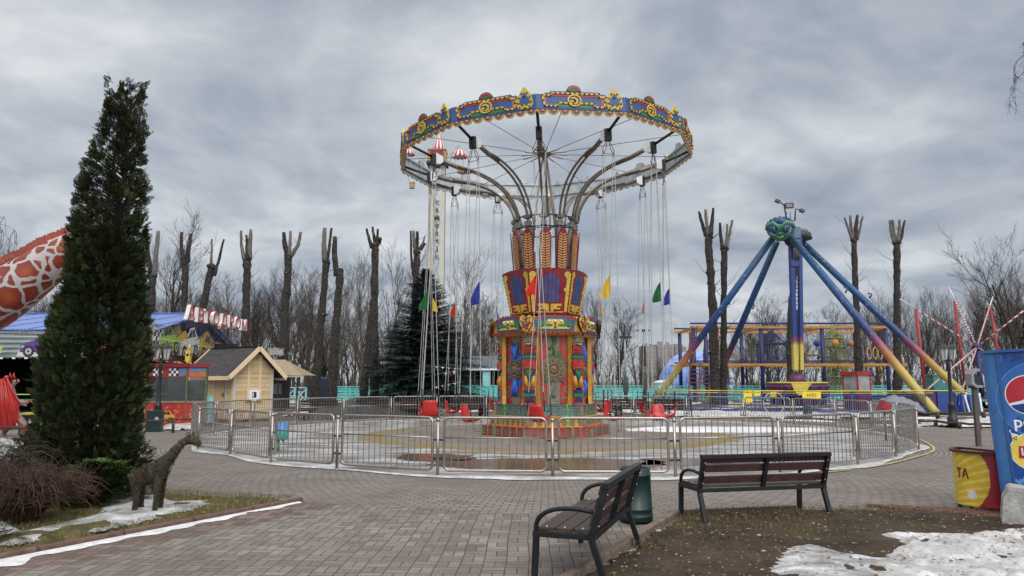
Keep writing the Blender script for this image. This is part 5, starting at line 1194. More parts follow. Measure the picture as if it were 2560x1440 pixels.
for foot, ap_, o in ((R1, apA, Vector((.45, 0, -.1))), (L1, apA, Vector((-.45, 0, -.35))), (R2, apB, Vector((.2, 0, -.3))), (L2, apB, Vector((-1.2, 0, -.5)))):
    b = MB(); top = ap_ + o; b.tube([foot, foot.lerp(top, .03), foot.lerp(top, .5), top], [.22, .22, .22, .195], 14, 0); b.lathe([(.5, 0), (.5, .08), (.3, .1)], 12, 1, foot)
    q = foot.lerp(top, .62); b.tube([q + Vector((.25, -.3, .05)), q + Vector((.35, -.4, .3)), q + Vector((.15, -.4, .35))], .05, 6, 0)
    b.build('leg', [R_leg, P_stl], pen)
# top mask
fw = Vector((-.38, -.90, -.12)).normalized(); fu_ = fw.cross(Z).normalized(); fr = Frame(A(1951, 577, 42.6), -fu_ if fu_.x < 0 else fu_, Vector((0, 0, 1)) - fw * fw.z)
if fr.n.dot(fw) < 0: fr = Frame(fr.o, -fr.u, fr.v)
fr.u = fr.u * .80; fr.v = fr.v * .74; fr.o = fr.o + Z * .08
b = MB(); vs = []; fs = []; n = 28; m = 8
for j in range(m + 1):
    for i in range(n):
        t = 2 * pi * i / n; s = sin(pi / 2 * j / m); x = cos(t) * 1.0 * (1 if sin(t) > 0 else (1 - .35 * sin(t) ** 2)); y = sin(t) * (.62 if sin(t) > 0 else 1.0)
        vs.append(fr(x * s, y * s + .05, .55 * cos(pi / 2 * j / m) - .1))
for j in range(m):
    for i in range(n): fs.append((j * n + i, j * n + (i + 1) % n, (j + 1) * n + (i + 1) % n, (j + 1) * n + i))
b.add(vs, [f[::-1] for f in fs], 0, True)
for sx in (-1, 1):
    b.sphere(fr(sx * .40, .08, .22), .38, 1, 12, 8, (1, .75, .9)); b.tube([fr(sx * .04, -.2, .45), fr(sx * .12, .22, .5), fr(sx * .45, .5, .42), fr(sx * .85, .35, .2), fr(sx * .95, .05, .05)], [.06, .1, .13, .14, .1], 8, 2)
    b.tube([fr(sx * .38, -.12, .56), fr(sx * .38, .22, .54)], .025, 5, 3); b.tube([fr(sx * .72, .1, .3), fr(sx * .62, -.35, .35), fr(sx * .3, -.55, .42)], [.08, .1, .06], 8, 0)
b.tube([fr(-.28, -.55, .38), fr(0, -.68, .42), fr(.28, -.55, .38)], .05, 6, 2); b.sphere(fr(0, -.35, .5), .09, 0, 8, 6); b.tube([fr(-.2, -.62, .43), fr(0, -.72, .46), fr(.2, -.62, .43)], .018, 5, 3)
for i in range(7):
    a = radians(30 + 20 * i); b.tube([fr(.7 * cos(a), .2 + .45 * sin(a), 0), fr(.86 * cos(a), .22 + .62 * sin(a), -.1)], .07, 6, 1); b.sphere(fr(.90 * cos(a), .22 + .68 * sin(a), -.1), .13, 1, 8, 6)
b.tube([fr(-.5, .45, .1), fr(0, .62, .15), fr(.5, .45, .1)], [.2, .26, .2], 10, 1)
b.build('mask', [R_face, M('mask_blue', (.015, .055, .15), .45, var=.3), M('mask_jade', (.07, .20, .11), .45, var=.3), M('mask_lime', (.2, .26, .06), .5)], pen)
b = MB(); ax = (apB - apA).normalized(); b.tube([apA - ax * .2, apB + ax * .2], .38, 14, 0); b.lathe([(.3, 0), (.9, .1), (.8, .5), (.2, .7)], 14, 1, apB + Vector((.2, .2, -.4)))
for i in range(5): b.sphere(apB + Vector((-.5 + .3 * i, .1, .45 - .05 * i)), .17, 2, 8, 6)
b.box(apB + Vector((-.7, -1.2, -.2)), (.8, .9, .7), 3); b.tube([apA + Vector((.6, .3, -.5)), apB + Vector((0, -.4, -.9))], .3, 8, 1)
b.build('axle', [R_blue, M('machine_dark', (.03, .03, .035), .6), M('bulb_grey', (.16, .17, .14), .6), M('faded_panel', (.10, .16, .26), .5)], pen)
b = MB(); q0 = A(1965, 562, 44)
for p1, p2, p3 in (((1966, 545), (1960, 512), (1943, 501)), ((1987, 552), (1989, 522), (2004, 525))):
    b.tube([A(*p1, 44), A(*p2, 44), A(*p3, 44)], .045, 6, 0); b.box(A(*p3, 44) + Vector((0, -.05, -.06)), (.28, .25, .16), 0, Matrix.Rotation(.4, 3, 'Y'))
b.box(A(1973, 514, 44), (.5, .2, .32), 0, Matrix.Rotation(-.06, 3, 'Y')); b.box(A(1973, 514, 43.89), (.36, .03, .2), 1); b.tube([A(1966, 530, 44), A(1966, 548, 44)], .02, 4, 0); b.tube([A(1976, 530, 44), A(1976, 548, 44)], .02, 4, 0)
b.build('floodlights', [M('lamp_casing', (.05, .05, .055), .5), M('lamp_glass', (.2, .2, .2), .2)], pen)
R_arm = grad('arm_paint', [(0, (.50, .42, .10)), (.55, (.52, .42, .09)), (.60, (.22, .06, .10)), (.66, (.014, .035, .17)), (1, (.012, .045, .2))], 0.2, 6.6, .05)
b = MB()
for x0, x1 in ((1977, 1988), (1999, 1999)):
    b.bar(A(x0, 595, 44.6), A(x1 if x0 < 1990 else 2003, 925, 44.6), .24 if x0 < 1990 else .2, .35, 0, Yv)
for i in range(22):
    y = 700 + i * 10.4; s = (y - 595) / 330; b.bar(A(lerp(1977, 1988, s), y, 44.6), A(lerp(1999, 2003, s), y, 44.6), .05, .05, 0, Yv)
b.bar(A(1990, 930, 44.8), A(1995, 775, 44.8), .6, .05, 0, X)
b.tube([A(1990, 600, 44.5), A(1990, 645, 44.5)], .24, 10, 1); b.tube([A(1984, 600, 44.3), A(1984, 645, 44.3)], .05, 6, 1); b.tube([A(1997, 600, 44.3), A(1997, 645, 44.3)], .05, 6, 1); b.box(A(1985, 660, 44.5), (.5, .3, .3), 0)
b.build('pendulum_arm', [R_arm, M('motor_grey', (.12, .12, .115), .5, var=.3)], pen)
gc_ = A(1994, 975, 44.8); b = MB()
b.lathe([(.0, -.95), (.75, -.9), (.95, -.5), (1.45, -.2), (1.72, .0), (1.75, .3), (1.62, .38), (0, .45)], 28, 0, gc_); b.lathe([(1.60, .38), (1.74, .40), (1.74, .46), (1.55, .48)], 28, 1, gc_)
b.lathe([(.55, .45), (.45, .75), (.2, 1.05)], 12, 0, gc_)
for i in range(16):
    a = 2 * pi * i / 16; o = Vector((cos(a), sin(a), 0))
    for k in (-.06, .06, 0): b.sphere(gc_ + Vector((cos(a + k), sin(a + k), 0)) * 1.755 + Z * .17, .05, 2, 6, 4)
    b.box(gc_ + o * 1.35 + Z * -.5, (.45, .42, .7), 2 if i % 3 else 0, Matrix.Rotation(a, 3, 'Z'))
b.prism([(-.5, .4), (.7, .4), (.5, .2), (.3, -.25), (-.1, -.3), (-.35, 0)], Frame(gc_ + Vector((-.55, -1.8, 0)), X, Z), 0, .06, 1)
b.build('gondola', [R_pur, R_yel, M('gondola_dark', (.03, .008, .03), .5)], pen)
# low fence of the pendulum ride
pf = thing('picket_fence', 'blue steel fence with yellow handrail round the pendulum ride', 'fence', (12, 40, 0))
pp = [A(1640, 990, 41), A(1800, 990, 38.5), A(1960, 990, 37), A(2130, 990, 36.6), A(2260, 990, 37), A(2420, 990, 38.5)]
b = MB(); c = MB()
for p, q in zip(pp, pp[1:]):
    p, q = Vector((p.x, p.y, 0)), Vector((q.x, q.y, 0)); n = int((q - p).length / .17)
    c.tube([p + Z * 1.16, q + Z * 1.16], .03, 6, 0); c.tube([p + Z * 1.05, q + Z * 1.05], .02, 6, 0)
    b.bar(p + Z * .12, q + Z * .12, .1, .22, 0); b.bar(p + Z * .95, q + Z * .95, .04, .04, 0)
    for i in range(n + 1):
        s = i / n; r = p.lerp(q, s)
        if i % 12 == 0: b.bar(r, r + Z * 1.15, .07, .07, 0)
        elif i % 3: b.bar(r + Z * .1, r + Z * .95, .022, .022, 0)
        if i % 12 == 6: b.bar(r + Z * .15, p.lerp(q, min(1, s + .5 * 12 / n)) + Z * .95, .03, .03, 0)
b.build('pickets', [M('fence_blue', (.025, .05, .20), .5, var=.3)], pf); c.build('handrail', [R_yel], pf)
def board(name, label, cat, px, py, Y, wpx, hpx, mat, texts=(), tmat=None, post=True, yaw=0):
    p = A(px, py, Y); wd, ht = wpx * Y / FPX, hpx * Y / FPX; o = thing(name, label, cat, (p.x, Y, p.z - ht / 2)); u = Vector((cos(yaw), sin(yaw), 0)); fr = Frame(p, u, Z)
    b = MB(); b.prism([(-wd / 2, -ht / 2), (wd / 2, -ht / 2), (wd / 2, ht / 2), (-wd / 2, ht / 2)], fr, -.02, .0, 0)
    for body, sz, dy_ in texts: b.text(body, sz * ht, Frame(fr(0, dy_ * ht), fr.u, fr.v), .003, 1)
    b.build('panel', [mat, tmat or P_dred], o)
    if post: c = MB(); [c.tube([Vector((p.x, Y + .03, 0)) + u * s * wd * .4, Vector((p.x, Y + .03, p.z)) + u * s * wd * .4], .018, 5) for s in (-1, 1)]; build_pieces(c, 'post', [MATS['fence_blue']], o)
    return o
Y_sign = M('sign_yellow', (.66, .52, .03), .5, var=.08)
board('sign', 'yellow sign with dark red letters in front of the purple gondola', 'sign', 2029, 988, 36.0, 46, 17, Y_sign, [('НЛО', .62, -.22)])
board('sign', 'small yellow exit sign hung inside the hoop', 'sign', 1933, 987, 36.2, 16, 9, Y_sign, [('ВХОД', .6, -.2)], P_blk)
board('notice_board', 'tall yellow rules board on the blue fence with a torn lower corner', 'sign', 1870, 992, 36.6, 21, 28, Y_sign, [('ПРАВИЛА', .14, .34)] , P_dred)
board('notice_board', 'small pale yellow notice beside the tall rules board', 'sign', 1893, 984, 36.9, 16, 12, Y_sign, [('ВНИМАНИЕ', .2, .15)], P_dred)
b = MB(); p = A(1935, 1008, 35.9); b.tube([p + Vector((.50 * cos(t), 0, .52 * sin(t))) for t in (2 * pi * i / 32 for i in range(32))], .018, 6, 0, True); [b.tube([p + Vector((.50 * cos(t), 0, .52 * sin(t))) * .97, p + Vector((.50 * cos(t), 0, .52 * sin(t))) * 1.06], .012, 5, 0) for t in (0, pi / 2, pi, 3 * pi / 2)]
b.tube([p + Vector((0, .02, -.52)), Vector((p.x, p.y + .02, 0))], .02, 5, 0)
tag(b.build('hoop_gate', [M('hoop_cream', (.5, .45, .25), .5)]), 'thin cream hoop standing before the blue fence', 'hoop')
# ticket booth
p = A(2143, 985, 40); tb = thing('ticket_booth', 'small red and blue glazed ticket booth beside the net tower', 'booth', (p.x, 40, 0), radians(25)); b = MB()
b.box((0, 0, .55), (1.0, 1.0, 1.1), 0); b.box((0, 0, 2.06), (1.12, 1.12, .2), 1); b.box((.53, 0, 2.07), (.1, 1.14, .22), 2)
for x in (-.47, .47):
    for y in (-.47, .47): b.box((x, y, 1.53), (.07, .07, .9), 1)
b.build('body', [M('booth_purple', (.10, .02, .06), .5, var=.5), P_red, R_blue], tb, world=False)
b = MB(); b.box((0, -.46, 1.53), (.86, .02, .86), 0); b.box((.46, 0, 1.53), (.02, .86, .86), 0); b.box((-.46, 0, 1.53), (.02, .86, .86), 0); b.box((.12, -.44, 1.5), (.12, .02, .84), 1); b.build('window', [M('hazy_glass', (.30, .30, .30), .15, var=.3, scale=2), M('cream_board', (.6, .57, .5), .6)], tb, world=False)
b = MB(); pts = []
for i in range(14):
    for j in range(9):
        x = -1.2 + 2.4 * i / 13; y = -.6 + 1.2 * j / 8; h = .95 * max(0, 1 - (x / 1.2) ** 2) ** .6 * max(0, 1 - (y / .62) ** 2) ** .4; pts.append((x, y, h * (1 + .25 * mn.noise(Vector((x * 3, y * 3, 1)))) ))
b.add([Vector(q) + Vector((A(2255, 1020, 35.4).x, 35.8, 0)) for q in pts], [(i * 9 + j, (i + 1) * 9 + j, (i + 1) * 9 + j + 1, i * 9 + j + 1) for i in range(13) for j in range(8)], 0, True)
tag(b.build('tarpaulin_heap', [M('tarp_grey', (.15, .16, .19), .5, var=.35, scale=6, bump=.6, bscale=9)]), 'grey tarpaulin bundled over equipment beside the right blue leg', 'tarpaulin')
b = MB(); p = A(2345, 955, 47); b.box((p.x, 47, 1.0), (1.05, .9, 2.0), 0); b.box((p.x, 47, 2.04), (1.15, 1.0, .08), 1); b.prism(circ(-.1, -.5, .16, 8), Frame((p.x, 46.55, 1.0), X, Z), 0, .01, 1); b.box((p.x + .2, 46.54, 1.65), (.3, .02, .2), 2)
tag(b.build('teal_cabinet', [M('cabinet_teal', (.05, .22, .22), .6, var=.25, grime=.3), M('cab_olive', (.22, .24, .12), .6), P_wht], bevel=.02), 'teal metal cabinet behind the lower end of the far right leg', 'cabinet')
b = MB(); p = A(2290, 970, 45); b.lathe([(.75, 0), (.8, .9), (1.0, .95), (1.0, 1.05), (.2, 1.15)], 16, 0, (p.x, 45, 0)); b.lathe([(1.02, 1.0), (1.02, 1.08), (.3, 1.18)], 16, 1, (p.x, 45, 0))
tag(b.build('round_kiosk', [M('kiosk_brown', (.10, .055, .04), .6, var=.3), M('kiosk_cream', (.5, .42, .25), .6)]), 'low round brown kiosk with cream rim behind the near right leg', 'kiosk')
b = MB()
for i in range(26):
    s = i / 25; p = A(lerp(2385, 2450, s), 1000, 37.5); b.bar((p.x, p.y + rnd(-.2, .2), .1), (p.x + rnd(-.15, .15), p.y, rnd(.8, 1.12)), .09, .05, 0 if random.random() < .8 else 1)
b.box((A(2368, 1000, 37.5).x, 37.6, .58), (.9, .1, 1.1), 0); b.box((A(2335, 1000, 37.5).x, 37.7, .58), (.7, .1, 1.1), 2)
tag(b.build('blue_strip_screen', [R_blue, P_wht, R_pur]), 'screen of blue hanging strips behind the black street lamp', 'screen')

# ------------------------------------------------------------------ rope park
RY = 60.0; rp = thing('rope_park', 'two storey rope park of navy posts and orange beams with nets and rings', 'rope park', (A(1980, 900, RY).x, RY, 0))
DY = 6.0
def rx_(px): return A(px, 900, RY).x
z1, z2 = 2.98, 5.95
b = MB()
for px in (1735, 1766, 1905, 2058, 2218):
    for k in (0, 1):
        y = RY + DY * k; x = rx_(px) + .25 * k; q = MB(); q.tube([(x, y, 0), (x, y, z2 + .15)], .16, 10, 0); q.build('post', [R_navy], rp)
for k in (0, 1):
    y = RY + DY * k; x0, x1 = rx_(1728), rx_(2222)
    q = MB(); q.bar((x0, y - .12, z2 + .05), (x1, y - .12, z2 - .05 + .1), .14, .20, 0); q.bar((x0, y, z2 + .36), (x1, y, z2 + .36), .12, .14, 1); q.build('top_beam', [R_org, R_navy], rp)
    q = MB(); q.bar((rx_(1715), y - .12, z1), (rx_(2265), y - .12, z1), .14, .19, 0); q.bar((x0, y + .1, z1 + .28), (x1, y + .1, z1 + .28), .12, .12, 1); q.build('mid_beam', [R_org, R_navy], rp)
for px in (1735, 1766, 1905, 2058, 2218):
    for z, mi in ((z1, 0), (z2, 0)): b.bar((rx_(px), RY, z), (rx_(px) + .25, RY + DY, z), .14, .2, mi)
for i in range(46):
    x = rnd(rx_(1740), rx_(2210)); b.tube([(x, RY - .12, z1 - .1), (x + rnd(-.05, .05), RY - .1, z1 - rnd(.25, .6))], .02, 4, 2)
b.build('cross_beams', [R_org, R_navy, R_yel], rp)
b = MB()
for x0, z0, x1, zt_ in ((1712, 0, 1722, z1 + .1), (1735, 0, 1752, z1), (1712, z1, 1728, z2 + .1)):
    for off in (0, 24 if z0 == 0 else 14):
        b.bar((rx_(x0 + off), RY - .8, z0), (rx_(x1 + off), RY - .5, zt_), .1, .1, 0, Yv)
    for i in range(9): s = (i + .5) / 9; b.bar((rx_(lerp(x0, x1, s)), RY - .7, lerp(z0, zt_, s)), (rx_(lerp(x0, x1, s) + (24 if z0 == 0 else 14)), RY - .7, lerp(z0, zt_, s)), .06, .06, 0)
b.build('ladder', [M('ladder_brown', (.14, .05, .025), .6)], rp)
def net_tube(cx, cy, z0, prof_, n, mat, name, r=.022, rings=()):
    b = MB()
    for s in (1, -1):
        for i in range(n):
            pts = []
            for j, (rad, z) in enumerate(prof_): a = 2 * pi * i / n + s * z * .9; pts.append((cx + rad * cos(a), cy + rad * sin(a), z0 + z))
            b.tube(pts, r, 3, 0, caps=False)
    for rad, z in rings: b.tube([(cx + rad * cos(2 * pi * i / 20), cy + rad * sin(2 * pi * i / 20), z0 + z) for i in range(20)], .05, 5, 0, True)
    b.build(name, [mat], rp)
N_grn = M('net_green', (.20, .27, .12), .8, var=.2); N_blu = M('net_navy', (.05, .06, .14), .8, var=.2); N_grey = M('net_grey', (.17, .16, .15), .8); N_red = M('net_red', (.26, .07, .03), .8)
def pf_(lst, n=18):
    o = []
    for (r0, a0), (r1, a1) in zip(lst, lst[1:]):
        for j in range(n // 3): o.append((lerp(r0, r1, j / (n // 3)), lerp(a0, a1, j / (n // 3))))
    return o + [lst[-1]]
net_tube(rx_(2112), RY + 2, 0, pf_([(.95, .6), (1.05, 2.2), (.95, 4.6), (.75, 5.3), (.05, 6.1)]), 22, N_grn, 'net_tower', .024, [(1.0, .8), (1.15, 2.0), (1.1, 3.2), (.98, 4.5), (.78, 5.2)])
net_tube(rx_(1962), RY + 3, 0, pf_([(1.2, 3.2), (1.25, 4.6), (1.2, 4.8), (.05, 6.0)]), 22, N_blu, 'net_tower', .018, [(1.22, 4.8), (1.2, 3.2)])
net_tube(rx_(1962), RY + 3, 0, pf_([(.9, .4), (.3, 1.6), (.8, 2.9)]), 12, N_blu, 'net_funnel', .02)
net_tube(rx_(1840), RY + 6, 0, pf_([(1.1, .4), (1.1, 2.5), (1.05, 4.4), (.9, 4.7), (.05, 6.3)]), 20, N_red, 'net_tower', .022, [(1.35, 1.9), (1.1, 4.0), (1.1, 2.2)])
b = MB()
for k in range(2):
    y = RY + .5 + k * 1.5
    for i in range(30):
        s = i / 29; px = lerp(1775, 1890 if k == 0 else 1950, s); sag = 1.0 * (1 - (2 * s - 1) ** 2); b.tube([(rx_(px), y, 4.6 - sag * .6), (rx_(px), y, 3.5)], .012, 3, 0, caps=False)
    for j in range(7): b.tube([(rx_(lerp(1775, 1890 if k == 0 else 1950, s)), y, lerp(4.6 - .6 * (1 - (2 * s - 1) ** 2), 3.5, j / 6)) for s in (q / 12 for q in range(13))], .012, 3, 0, caps=False)
b.build('net_bridge', [N_grey], rp)
for px, py, mt, r in ((2043, 858, M('ball_blue', (.03, .10, .34), .5), .29), (2088, 857, M('ball_orange', (.62, .30, .02), .5), .28), (2126, 858, M('ball_salmon', (.4, .17, .08), .5), .28)):
    p = A(px, py, RY + 1); b = MB(); b.sphere(p, r, 0, 14, 10); b.tube([p + Z * r, (p.x, p.y, z2)], .015, 4, 0); b.tube([p - Z * r, p - Z * (r + 1.1) + X * .5], .012, 4, 0); b.build('hanging_ball', [mt], rp)
for px, py in ((2173, 883), (2188, 883), (2201, 883)):
    p = A(px, py, RY - .3); b = MB(); b.tube([p + Vector((.24 * cos(t), .12 * cos(t), .45 * sin(t))) for t in (2 * pi * i / 20 for i in range(20))], .04, 6, 0, True); b.tube([p + Z * .45, A(2184, 843, RY - .3)], .03, 5, 0); b.tube([A(2184, 843, RY - .3), (A(2184, 843, RY).x, RY - .2, z2)], .02, 4, 0); b.build('hanging_ring', [M('ring_straw', (.5, .33, .12), .7)], rp)
random.seed(41)
b = MB()
for i in range(60):
    px = rnd(1770, 2215); y = RY + rnd(0, DY); lo = rnd(3.3, 4.2) if random.random() < .5 else rnd(.3, 1.2); hi = z2 if lo > 3 else z1
    if random.random() < .5: b.tube([(rx_(px), y, hi), (rx_(px) + rnd(-.1, .1), y, lo)], .018, 3, random.randrange(2), caps=False)
for i in range(7):
    px = 1990 + i * 20; b.tube(bez((rx_(px), RY + .2, 5.9), (rx_(px) + .2, RY + .2, 2.6), (rx_(px + 22) - .2, RY + .2, 2.6), (rx_(px + 22), RY + .2, 5.9), 12), .022, 4, 1, caps=False) if i % 2 else b.box((rx_(px), RY + .5, 3.35 + .2 * (i % 3)), (1.3, .25, .1), 2)
b.build('ropes', [N_grey, M('rope_sand', (.33, .25, .15), .8), M('plank_brown', (.13, .075, .04), .8)], rp)

# ------------------------------------------------------------------ igloo
iy = 72.0; ip = A(1737, 970, iy); m, nt, bs = new_mat('igloo_skin'); t = nd(nt, 'ShaderNodeTexCoord').outputs['Object']
sp = nd(nt, 'ShaderNodeSeparateXYZ'); nt.links.new(t, sp.inputs[0]); an = mth(nt, 'MULTIPLY', mth(nt, 'ARCTAN2', sp.outputs[1], sp.outputs[0]), 3.4)
el = mth(nt, 'MULTIPLY', mth(nt, 'ARCTAN2', sp.outputs[2], mth(nt, 'SQRT', mth(nt, 'ADD', mth(nt, 'MULTIPLY', sp.outputs[0], sp.outputs[0]), mth(nt, 'MULTIPLY', sp.outputs[1], sp.outputs[1])))), 3.4)
br = nd(nt, 'ShaderNodeTexBrick'); nt.links.new(comb(nt, an, el), br.inputs['Vector'])
for k, q in (('Color1', (.24, .40, .82)), ('Color2', (.13, .26, .68)), ('Mortar', (.04, .11, .42))): br.inputs[k].default_value = (*q, 1)
for k, q in (('Scale', 1), ('Mortar Size', .05), ('Mortar Smooth', .8), ('Brick Width', 1.25), ('Row Height', .72), ('Bias', .2)): br.inputs[k].default_value = q
nt.links.new(mixc(nt, maprange(nt, noise(nt, t, .8, 4), .45, .7, 0, .5), br.outputs['Color'], (.50, .62, .88)), bs.inputs['Base Color']); bs.inputs['Roughness'].default_value = .4
ig = thing('igloo_dome', 'pale blue inflatable igloo dome printed with ice blocks', 'inflatable', (ip.x, iy, 0)); b = MB(); R_ = 3.45
b.lathe([(R_ * 1.0, 0.0)] + [(R_ * cos(a), 1.15 + R_ * sin(a)) for a in (radians(q) for q in range(0, 90, 6))] + [(.02, 1.15 + R_)], 40, 0); b.build('dome', [m], ig, world=False)
b = MB(); b.tube([(-R_ * .95, -1.6, 0), (-R_ * .95, -1.6, 1.5)], .9, 14, 0); b.sphere((-R_ * .95, -1.6, 1.5), .95, 0, 14, 6, (1.1, 1.1, .3)); b.tube([(R_ * .7, -2.2, 0), (R_ * .7, -2.2, 1.3)], .6, 12, 0); b.build('entrance', [M('igloo_white', (.62, .65, .7), .6, var=.12)], ig, world=False)

# ------------------------------------------------------------------ bungee trampoline
m, nt, bs = new_mat('striped_red_white'); t = nd(nt, 'ShaderNodeTexCoord').outputs['Object']; sp = nd(nt, 'ShaderNodeSeparateXYZ'); nt.links.new(t, sp.inputs[0])
f = mth(nt, 'FRACT', mth(nt, 'MULTIPLY', mth(nt, 'ADD', mth(nt, 'ADD', sp.outputs[0], mth(nt, 'MULTIPLY', sp.outputs[2], 1.3)), mth(nt, 'MULTIPLY', sp.outputs[1], .9)), 2.2)); nt.links.new(mixc(nt, maprange(nt, f, .48, .54), (.58, .54, .53), (.36, .03, .03)), bs.inputs['Base Color']); bs.inputs['Roughness'].default_value = .5
TY = 48.0; tr = thing('bungee_trampoline', 'bungee trampoline frame of red posts and red and white striped poles meeting at a hub', 'trampoline', (A(2442, 970, TY).x, TY, 0))
hub = A(2442, 868, TY)
for i, (px, py, dy_, wt) in enumerate(((2250, 748, -3, 1), (2372, 718, 4, 1), (2482, 742, 4, 1), (2600, 745, -2, 0), (2362, 935, -4, 0), (2405, 978, -4.5, 0), (2320, 972, -6, 0), (2500, 900, -3, 0))):
    e = A(px, py, TY + dy_); b = MB()
    cut = .78 if wt else 1.0; mpt = hub.lerp(e, cut); b.tube([hub, mpt], .048, 8, 0)
    if wt: b.tube([mpt, e], .04, 8, 1)
    b.build('striped_pole', [m, M('pole_white', (.6, .6, .6), .5)], tr)
for px, py, dy_, lean in ((2290, 773, -3, 2), (2386, 752, 4, 3), (2476, 770, 4, 5)):
    p = A(px, py, TY + dy_); b = MB(); b.tube([(p.x + lean * .12, p.y, 0), p], .10, 8, 0); b.build('post', [M('post_red', (.28, .022, .026), .5)], tr)
b = MB(); b.sphere(hub, .28, 0, 10, 8); b.tube([(hub.x + .1, hub.y, 0), hub], .16, 10, 0); b.build('hub', [R_navy], tr)
b = MB()
for p, q in (((2372, 718), (2482, 770)), ((2372, 718), (2410, 800)), ((2372, 722), (2369, 790)), ((2290, 775), (2360, 810)), ((2482, 745), (2370, 820))): b.tube([A(*p, TY + 4), A(*q, TY + 2)], .014, 4)
b.build('rope', [N_grey], tr)
b = MB(); b.box((hub.x, TY + .5, .5), (11.5, 7.5, .16), 0); b.box((hub.x, TY + .5, .62), (10.8, 6.8, .06), 1)
for sx in (-1, 1):
    for sy in (-1, 1): b.tube([(hub.x + sx * 5.4, TY + .5 + sy * 3.4, 0), (hub.x + sx * 5.4, TY + .5 + sy * 3.4, .5)], .08, 6, 0)
b.build('bed', [M('bed_teal', (.05, .2, .2), .6), P_blk], tr)

# ------------------------------------------------------------------ tower ride
KY = 66.0; tw = thing('tower_ride', 'tall pale lattice tower ride with red and white parachutes behind the carousel ring', 'tower ride', (A(1089, 960, KY).x, KY, 0))
kx = A(1089, 800, KY).x; kz = A(1089, 408, KY).z; px1 = KY / FPX; T_col = M('tower_cream', (.50, .47, .40), .55, var=.15, grime=.3)
for sx in (-1, 1):
    b = MB(); b.box((kx + sx * .5, KY, kz / 2), (.42, .5, kz), 0)
    for i in range(150): b.box((kx + sx * .75, KY - .1, 4 + i * (kz - 4) / 150), (.05, .3, .06), 1)
    b.build('column', [T_col, M('tower_grey', (.32, .33, .32), .6)], tw)
b = MB(); n = 12
for i in range(n):
    za, zb_ = kz * i / n, kz * (i + 1) / n
    for y in (-.25, .25): b.bar((kx - .3, KY + y, za), (kx + .3, KY + y, zb_), .035, .035); b.bar((kx + .3, KY + y, za), (kx - .3, KY + y, zb_), .035, .035); b.bar((kx - .3, KY + y, zb_), (kx + .3, KY + y, zb_), .04, .04)
b.build('lattice', [MATS['tower_grey']], tw)
b = MB()
for i, ch in enumerate('SAMBERLA'):
    z = A(1089, 507 + i * 19.3, KY).z; fr = Frame((kx + .05, KY - .32, z - .3), X, Z); b.text(ch, .62, fr, .03, 1, 1, mirror=True); b.text(ch, .66, Frame((kx - .08, KY - .05, z - .1), X, Z), .04, 0, 0, mirror=True)
b.build('letters', [M('letter_gold', (.46, .34, .14), .5), M('letter_dark', (.05, .045, .05), .6)], tw)
b = MB(); c0 = A(1089, 392, KY); b.box((kx, KY, c0.z - .1), (1.6, 1.5, 1.1), 0); b.box((kx, KY, c0.z - .75), (1.9, 1.8, .2), 2); b.box((kx, KY, c0.z + .48), (1.7, 1.6, .08), 1)
for sx in (-1, 1): b.box((kx + sx * .75, KY - .78, c0.z - .15), (.25, .1, .9), 1)
b.text('KA', .5, Frame((kx, KY - .77, c0.z - .3), X, Z), .01, 1)
b.build('cabin', [P_dred, M('cabin_gold', (.34, .22, .08), .5), P_blk], tw)
m, nt, bs = new_mat('striped_cone'); t = nd(nt, 'ShaderNodeTexCoord').outputs['Object']; sp = nd(nt, 'ShaderNodeSeparateXYZ'); nt.links.new(t, sp.inputs[0])
f = mth(nt, 'FRACT', mth(nt, 'MULTIPLY', mth(nt, 'ARCTAN2', sp.outputs[1], sp.outputs[0]), 10 / (2 * pi))); nt.links.new(mixc(nt, maprange(nt, f, .48, .52), (.68, .66, .66), (.45, .03, .05)), bs.inputs['Base Color']); bs.inputs['Roughness'].default_value = .55
b = MB(); zt_ = A(1089, 333, KY).z - (c0.z + .52); b.lathe([(.62, 0), (.56, zt_ * .2), (.45, zt_ * .42), (.28, zt_ * .66), (.10, zt_ * .88), (.01, zt_)], 24, 0); o = b.build('cone_roof', [m], tw, world=False); o.location = (0, 0, c0.z + .52)
for px, py, r in ((1022, 383, .52), (1149, 387, .66), (1162, 428, .55)):
    p = A(px, py, KY + (0 if px < 1155 else 3)); b = MB()
    b.lathe([(r * .15, r * .75), (r * .55, r * .6), (r * .85, r * .25), (r, -.1 * r), (r * .95, -.35 * r)], 24, 0, smooth=True)
    for i in range(10): a = 2 * pi * i / 10; b.sphere((r * .93 * cos(a), r * .93 * sin(a), -.3 * r), r * .2, 0, 6, 4)
    o = b.build('parachute', [m], tw, world=False); o.location = p - tw.location
    b = MB(); gx = A(px + (10 if px < 1100 else -2), 459 if px < 1100 else 470 if px < 1155 else 425, KY).z
    zz = A(px, 459 if px < 1100 else 420, KY).z; q = Vector((p.x + (.35 if px < 1100 else 0), p.y, zz))
    for sx in (-.25, .25): b.tube([p + X * sx * 2, q + X * sx], .012, 3)
    b.build('lines', [N_grey], tw); b = MB(); b.box(q - Z * .2, (.42, .42, .5), 0); b.box(q + Z * .06, (.48, .48, .06), 0); b.build('basket', [MATS['cabin_gold']], tw)
